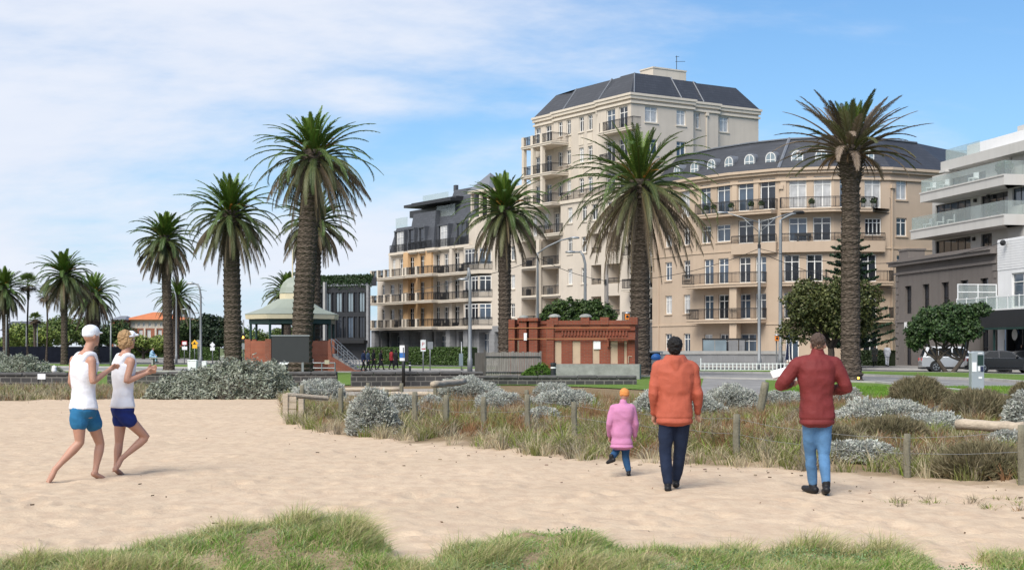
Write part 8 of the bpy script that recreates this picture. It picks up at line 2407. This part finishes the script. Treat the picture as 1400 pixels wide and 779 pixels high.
J = dict(pelvis=q(167.5, 560), chest=q(168.5, 512), neck=q(170.5, 483, .02), head=q(173, 465, .05), shR=q(182.5, 494, -.11), shL=q(158, 493, .11), elR=q(178, 522, -.18), wrR=q(199, 511, .0), elL=q(160, 520, .2), wrL=q(190, 507, .38),
         hipR=q(171, 567, -.07), hipL=q(163, 567, .07), knR=q(195, 598, .16), anR=q(167, 628, -.06), toeR=q(161, 642, -.12), knL=q(161, 606, .06), anL=q(158.5, 640, .0), toeL=q(163, 648.5, .12), thR=(.3, -.3, 1), thL=(0, .2, 1), curl=1.2)
person('barefoot runner in white visor, white singlet and navy shorts with short fair hair', loc, J, R(52), kk, dict(clothes=[('singlet', WHITE, tank(.03, .014), .011, (.005, 9)), ('shorts', NAVYS, shorts(.26, .099), .011, (.008, 8)), ('hair', hairmat('fair_hair', (.30, .19, .095)), hair('bob'), .007, (.012, 34)), ('visor', cloth('white_visor', (.72, .74, .78), .04), hair('visor'), .009, None)]), hyaw=R(55))

# three walkers
q, loc = frame(921, 668); kk = 1.0
J = dict(pelvis=q(922, 566), chest=q(923, 520), neck=q(923, 488.5, .01), head=q(922.5, 474, .02), shL=q(899.5, 500), shR=q(946.5, 500), elL=q(893.5, 535, -.03), elR=q(953.5, 535, -.02), wrL=q(895, 563, .08), wrR=q(955, 562, .08),
         hipL=q(911.5, 574), hipR=q(932.5, 574), knL=q(910, 618, .03), knR=q(931, 617, .12), anL=q(913, 660, -.02), anR=q(927, 654, .22), toeL=q(915, 666, .17), toeR=q(928, 660.5, .40), thL=(.6, .8, 0), thR=(-.6, .8, 0))
person('man in an orange hooded jacket and dark navy trousers walking away', loc, J, R(3), kk, dict(clothes=[('jacket', ORJ, jacket(.79, hood=True, collar=False, wide=1.06), .010, (.010, 8, .84)), ('trousers', DNAVY, trousers(), .012, (.006, 9)), ('shoe_pair', SHOEB, shoes_fn, .010, None), ('hair', hairmat('black_hair', (.010, .009, .009)), hair('full'), .007, (.012, 34))]), feet='shoes', skinm=SKIN)
q, loc = frame(1121, 674); kk = 1.04
J = dict(pelvis=q(1117, 566), chest=q(1116, 517), neck=q(1117.5, 484, .01), head=q(1119.5, 469.5, .03), shL=q(1090, 496), shR=q(1142, 496), elL=q(1068, 524, .02), elR=q(1157, 528, -.02), wrL=q(1088, 522, .30), wrR=q(1143, 532, .22),
         hipL=q(1108, 575), hipR=q(1126.5, 575), knL=q(1111, 618, .13), knR=q(1127, 619, .02), anL=q(1117, 661, .22), anR=q(1127.5, 661, -.08), toeL=q(1109, 666, .40), toeR=q(1130, 671.5, .12), thL=(.3, 0, 1), thR=(-.3, 0, 1))
person('man in a dark red jacket and faded blue jeans walking away with bent elbows', loc, J, R(-6), kk, dict(clothes=[('jacket', REDJ, jacket(.80, wide=.93, sleeve=.074, cuff=.052), .010, (.010, 8, .85)), ('jeans', JEANS, trousers(r=.090, kr=.064, ar=.05), .012, (.006, 9)), ('shoe_pair', SHOEB, shoes_fn, .010, None), ('hair', hairmat('greying_brown_hair', (.075, .05, .038)), hair('short'), .007, (.010, 38))]), feet='shoes', hyaw=R(18), skinm=SKIN)
bm = bmesh.new(); p_ = q(1075, 508, .36); add_box(bm, -.10, .10, -.012, .012, -.045, .05); add_box(bm, -.096, .096, .0125, .02, -.05, .04)
o = obj('folded_paper', bm, M['whitep'], None, (loc[0] + p_[0], loc[1] + p_[1], loc[2] + p_[2])); o.rotation_euler = (R(-35), R(-14), R(12)); tag(o, 'white folded paper held at the left of the dark red jacket', 'paper')
q, loc = frame(858, 650); kk = .66
J = dict(pelvis=q(850, 592), chest=q(851, 568), neck=q(852, 551.5), head=q(854, 540, .02), shL=q(838.5, 557), shR=q(864, 557), elL=q(833, 578, -.02), elR=q(869, 578, .0), wrL=q(834, 595, .08), wrR=q(868.5, 595, .08),
         hipL=q(845, 602), hipR=q(855, 602), knL=q(842, 618, .06), knR=q(856, 624, .05), anL=q(834.5, 624, -.16), anR=q(859.5, 643, .02), toeL=q(829, 632, -.14), toeR=q(861, 648.5, .14), thL=(.6, .8, 0), thR=(-.6, .8, 0))
person('small child in a pink coat and orange knitted hat', loc, J, R(8), kk, dict(clothes=[('coat', PINK, jacket(.375, grow=.03, wide=1.08, flare=.022, dep=1.2, sleeve=.07), .009, (.006, 10, .41)), ('leggings', TIGHTS, trousers(r=.09), .010, (.005, 10)), ('shoe_pair', SHOEB, shoes_fn, .008, None), ('knitted_hat', BEAN, hair('beanie'), .008, (.004, 40))]), feet='shoes', skinm=SKIN2, voxel=.008)

# small figures near the road
def stroller(label, pxx, D, h, top, legs, hairc, yaw, group, step=.18, dress=False, zb=.05):
    k = h / 1.74; x = gx(pxx, D)
    f = Vector((math.sin(yaw), math.cos(yaw), 0)); r = Vector((math.cos(yaw), -math.sin(yaw), 0))
    q = lambda a, b, z: tuple((r * a + f * b + Vector((0, 0, z))) * k)
    J = dict(pelvis=q(0, 0, .95), chest=q(0, .0, 1.25), neck=q(0, .02, 1.47), head=q(0, .05, 1.62), shR=q(.18, 0, 1.41), shL=q(-.18, 0, 1.41), elR=q(.22, -.06, 1.14), elL=q(-.22, .04, 1.14), wrR=q(.20, .06, .92), wrL=q(-.19, .18, .94),
             hipR=q(.085, 0, .88), hipL=q(-.085, 0, .88), knR=q(.08, step * .7, .5), knL=q(-.08, -step * .2, .49), anR=q(.08, step, .08), anL=q(-.08, -step, .12), toeR=q(.09, step + .17, .035), toeL=q(-.09, -step + .15, .03))
    cl = [('coat', top, jacket((.42 if dress else .80) * k, wide=1.05, flare=.03 if dress else 0), .02, (.012, 6)), ('trousers', legs, trousers(), .02, None), ('shoe_pair', SHOEB, shoes_fn, .016, None), ('hair', hairc, hair('bob'), .016, None)]
    return person(label, (x, D, zb), J, yaw, k, dict(clothes=cl, eyes=False), group, voxel=.018, feet='shoes')
BLK = cloth('black_coat_cloth', (.012, .012, .015)); BLUEC = cloth('blue_jacket_cloth', (.02, .032, .075)); LBL = cloth('pale_blue_cloth', (.30, .45, .62)); GRYC = cloth('grey_green_coat_cloth', (.07, .07, .06)); WHT = cloth('white_tracksuit', (.66, .67, .70), .04)
bk_ = hairmat('black_hair', (0.01, .009, .009)); GW = 'people walking by the bandstand stairs'
stroller('pedestrian in a dark blue jacket at the foot of the bandstand stairs', 496.5, 99, 1.42, BLUEC, BLK, bk_, R(100), GW)
stroller('pedestrian in a greyer slate blue jacket right beside the dark blue one', 503, 101, 1.42, cloth('slate_blue_cloth', (.05, .07, .12)), BLK, bk_, R(95), GW)
stroller('pedestrian in black coat and black trousers left of the other black coat', 510.5, 106, 1.46, BLK, BLK, bk_, R(80), GW)
stroller('pedestrian in a long black coat walking in front of the hedge', 520.5, 106, 1.42, BLK, BLK, bk_, R(85), GW, .25, True)
stroller('pedestrian in a red jacket near the information pillar', 535, 106, 1.48, cloth('crimson_jacket_cloth', (.25, .025, .03)), BLK, bk_, R(60), GW)
stroller('pedestrian in black right beside the red jacket', 541, 107, 1.45, BLK, BLK, bk_, R(40), GW, .2, True)
GH = 'people by the clipped hedge at the mauve terrace'
stroller('pedestrian in a long grey green coat by the dark hedge', 1196, 116, 1.68, GRYC, BLK, bk_, R(200), GH, .12, True, .16)
stroller('pedestrian all in white by the corner of the mauve terrace', 1213, 114.5, 1.72, WHT, WHT, hairmat('fair_hair', (0.3, .19, .1)), R(10), GH, .14, False, .16)
stroller('person in dark clothes in front of the shop window at the right edge', 1398, 101.5, 1.7, BLK, BLK, hairmat('brown_hair', (.08, .05, .03)), R(250), None, .1, False, .16)
# someone sitting at the park table, in pale blue
def sitter(label, x, y, zs, yaw, topm, legm, hairc, k=1.):
    f = Vector((math.sin(yaw), math.cos(yaw), 0)); r = Vector((math.cos(yaw), -math.sin(yaw), 0))
    q = lambda a, b, z: tuple((r * a + f * b) * k + Vector((0, 0, zs + (z - .95) * k)))
    J = dict(pelvis=q(0, 0, 1.03), chest=q(0, .06, 1.33), neck=q(0, .12, 1.53), head=q(0, .18, 1.68), shR=q(.18, .08, 1.47), shL=q(-.18, .08, 1.47), elR=q(.24, .2, 1.22), elL=q(-.24, .2, 1.22), wrR=q(.14, .40, 1.16), wrL=q(-.14, .40, 1.16),
             hipR=q(.09, .04, 1.03), hipL=q(-.09, .04, 1.03), knR=q(.12, .45, 1.02), knL=q(-.12, .45, 1.02), anR=q(.12, .48, .60), anL=q(-.12, .48, .60), toeR=q(.13, .64, .545), toeL=q(-.13, .64, .545))
    return person(label, (x, y, 0), J, yaw, k, dict(clothes=[('jacket', topm, jacket(zs + .05, wide=1.05), .02, (.012, 6)), ('trousers', legm, trousers(), .02, None), ('shoe_pair', SHOEB, shoes_fn, .016, None), ('hair', hairc, hair('short'), .016, None)], eyes=False), voxel=.018, feet='shoes')
sitter('seated person in pale blue on the park table behind the runners', gx(207, 130), 129.9, .765, R(95), LBL, LBL, hairmat('brown_hair', (.08, .05, .03)))
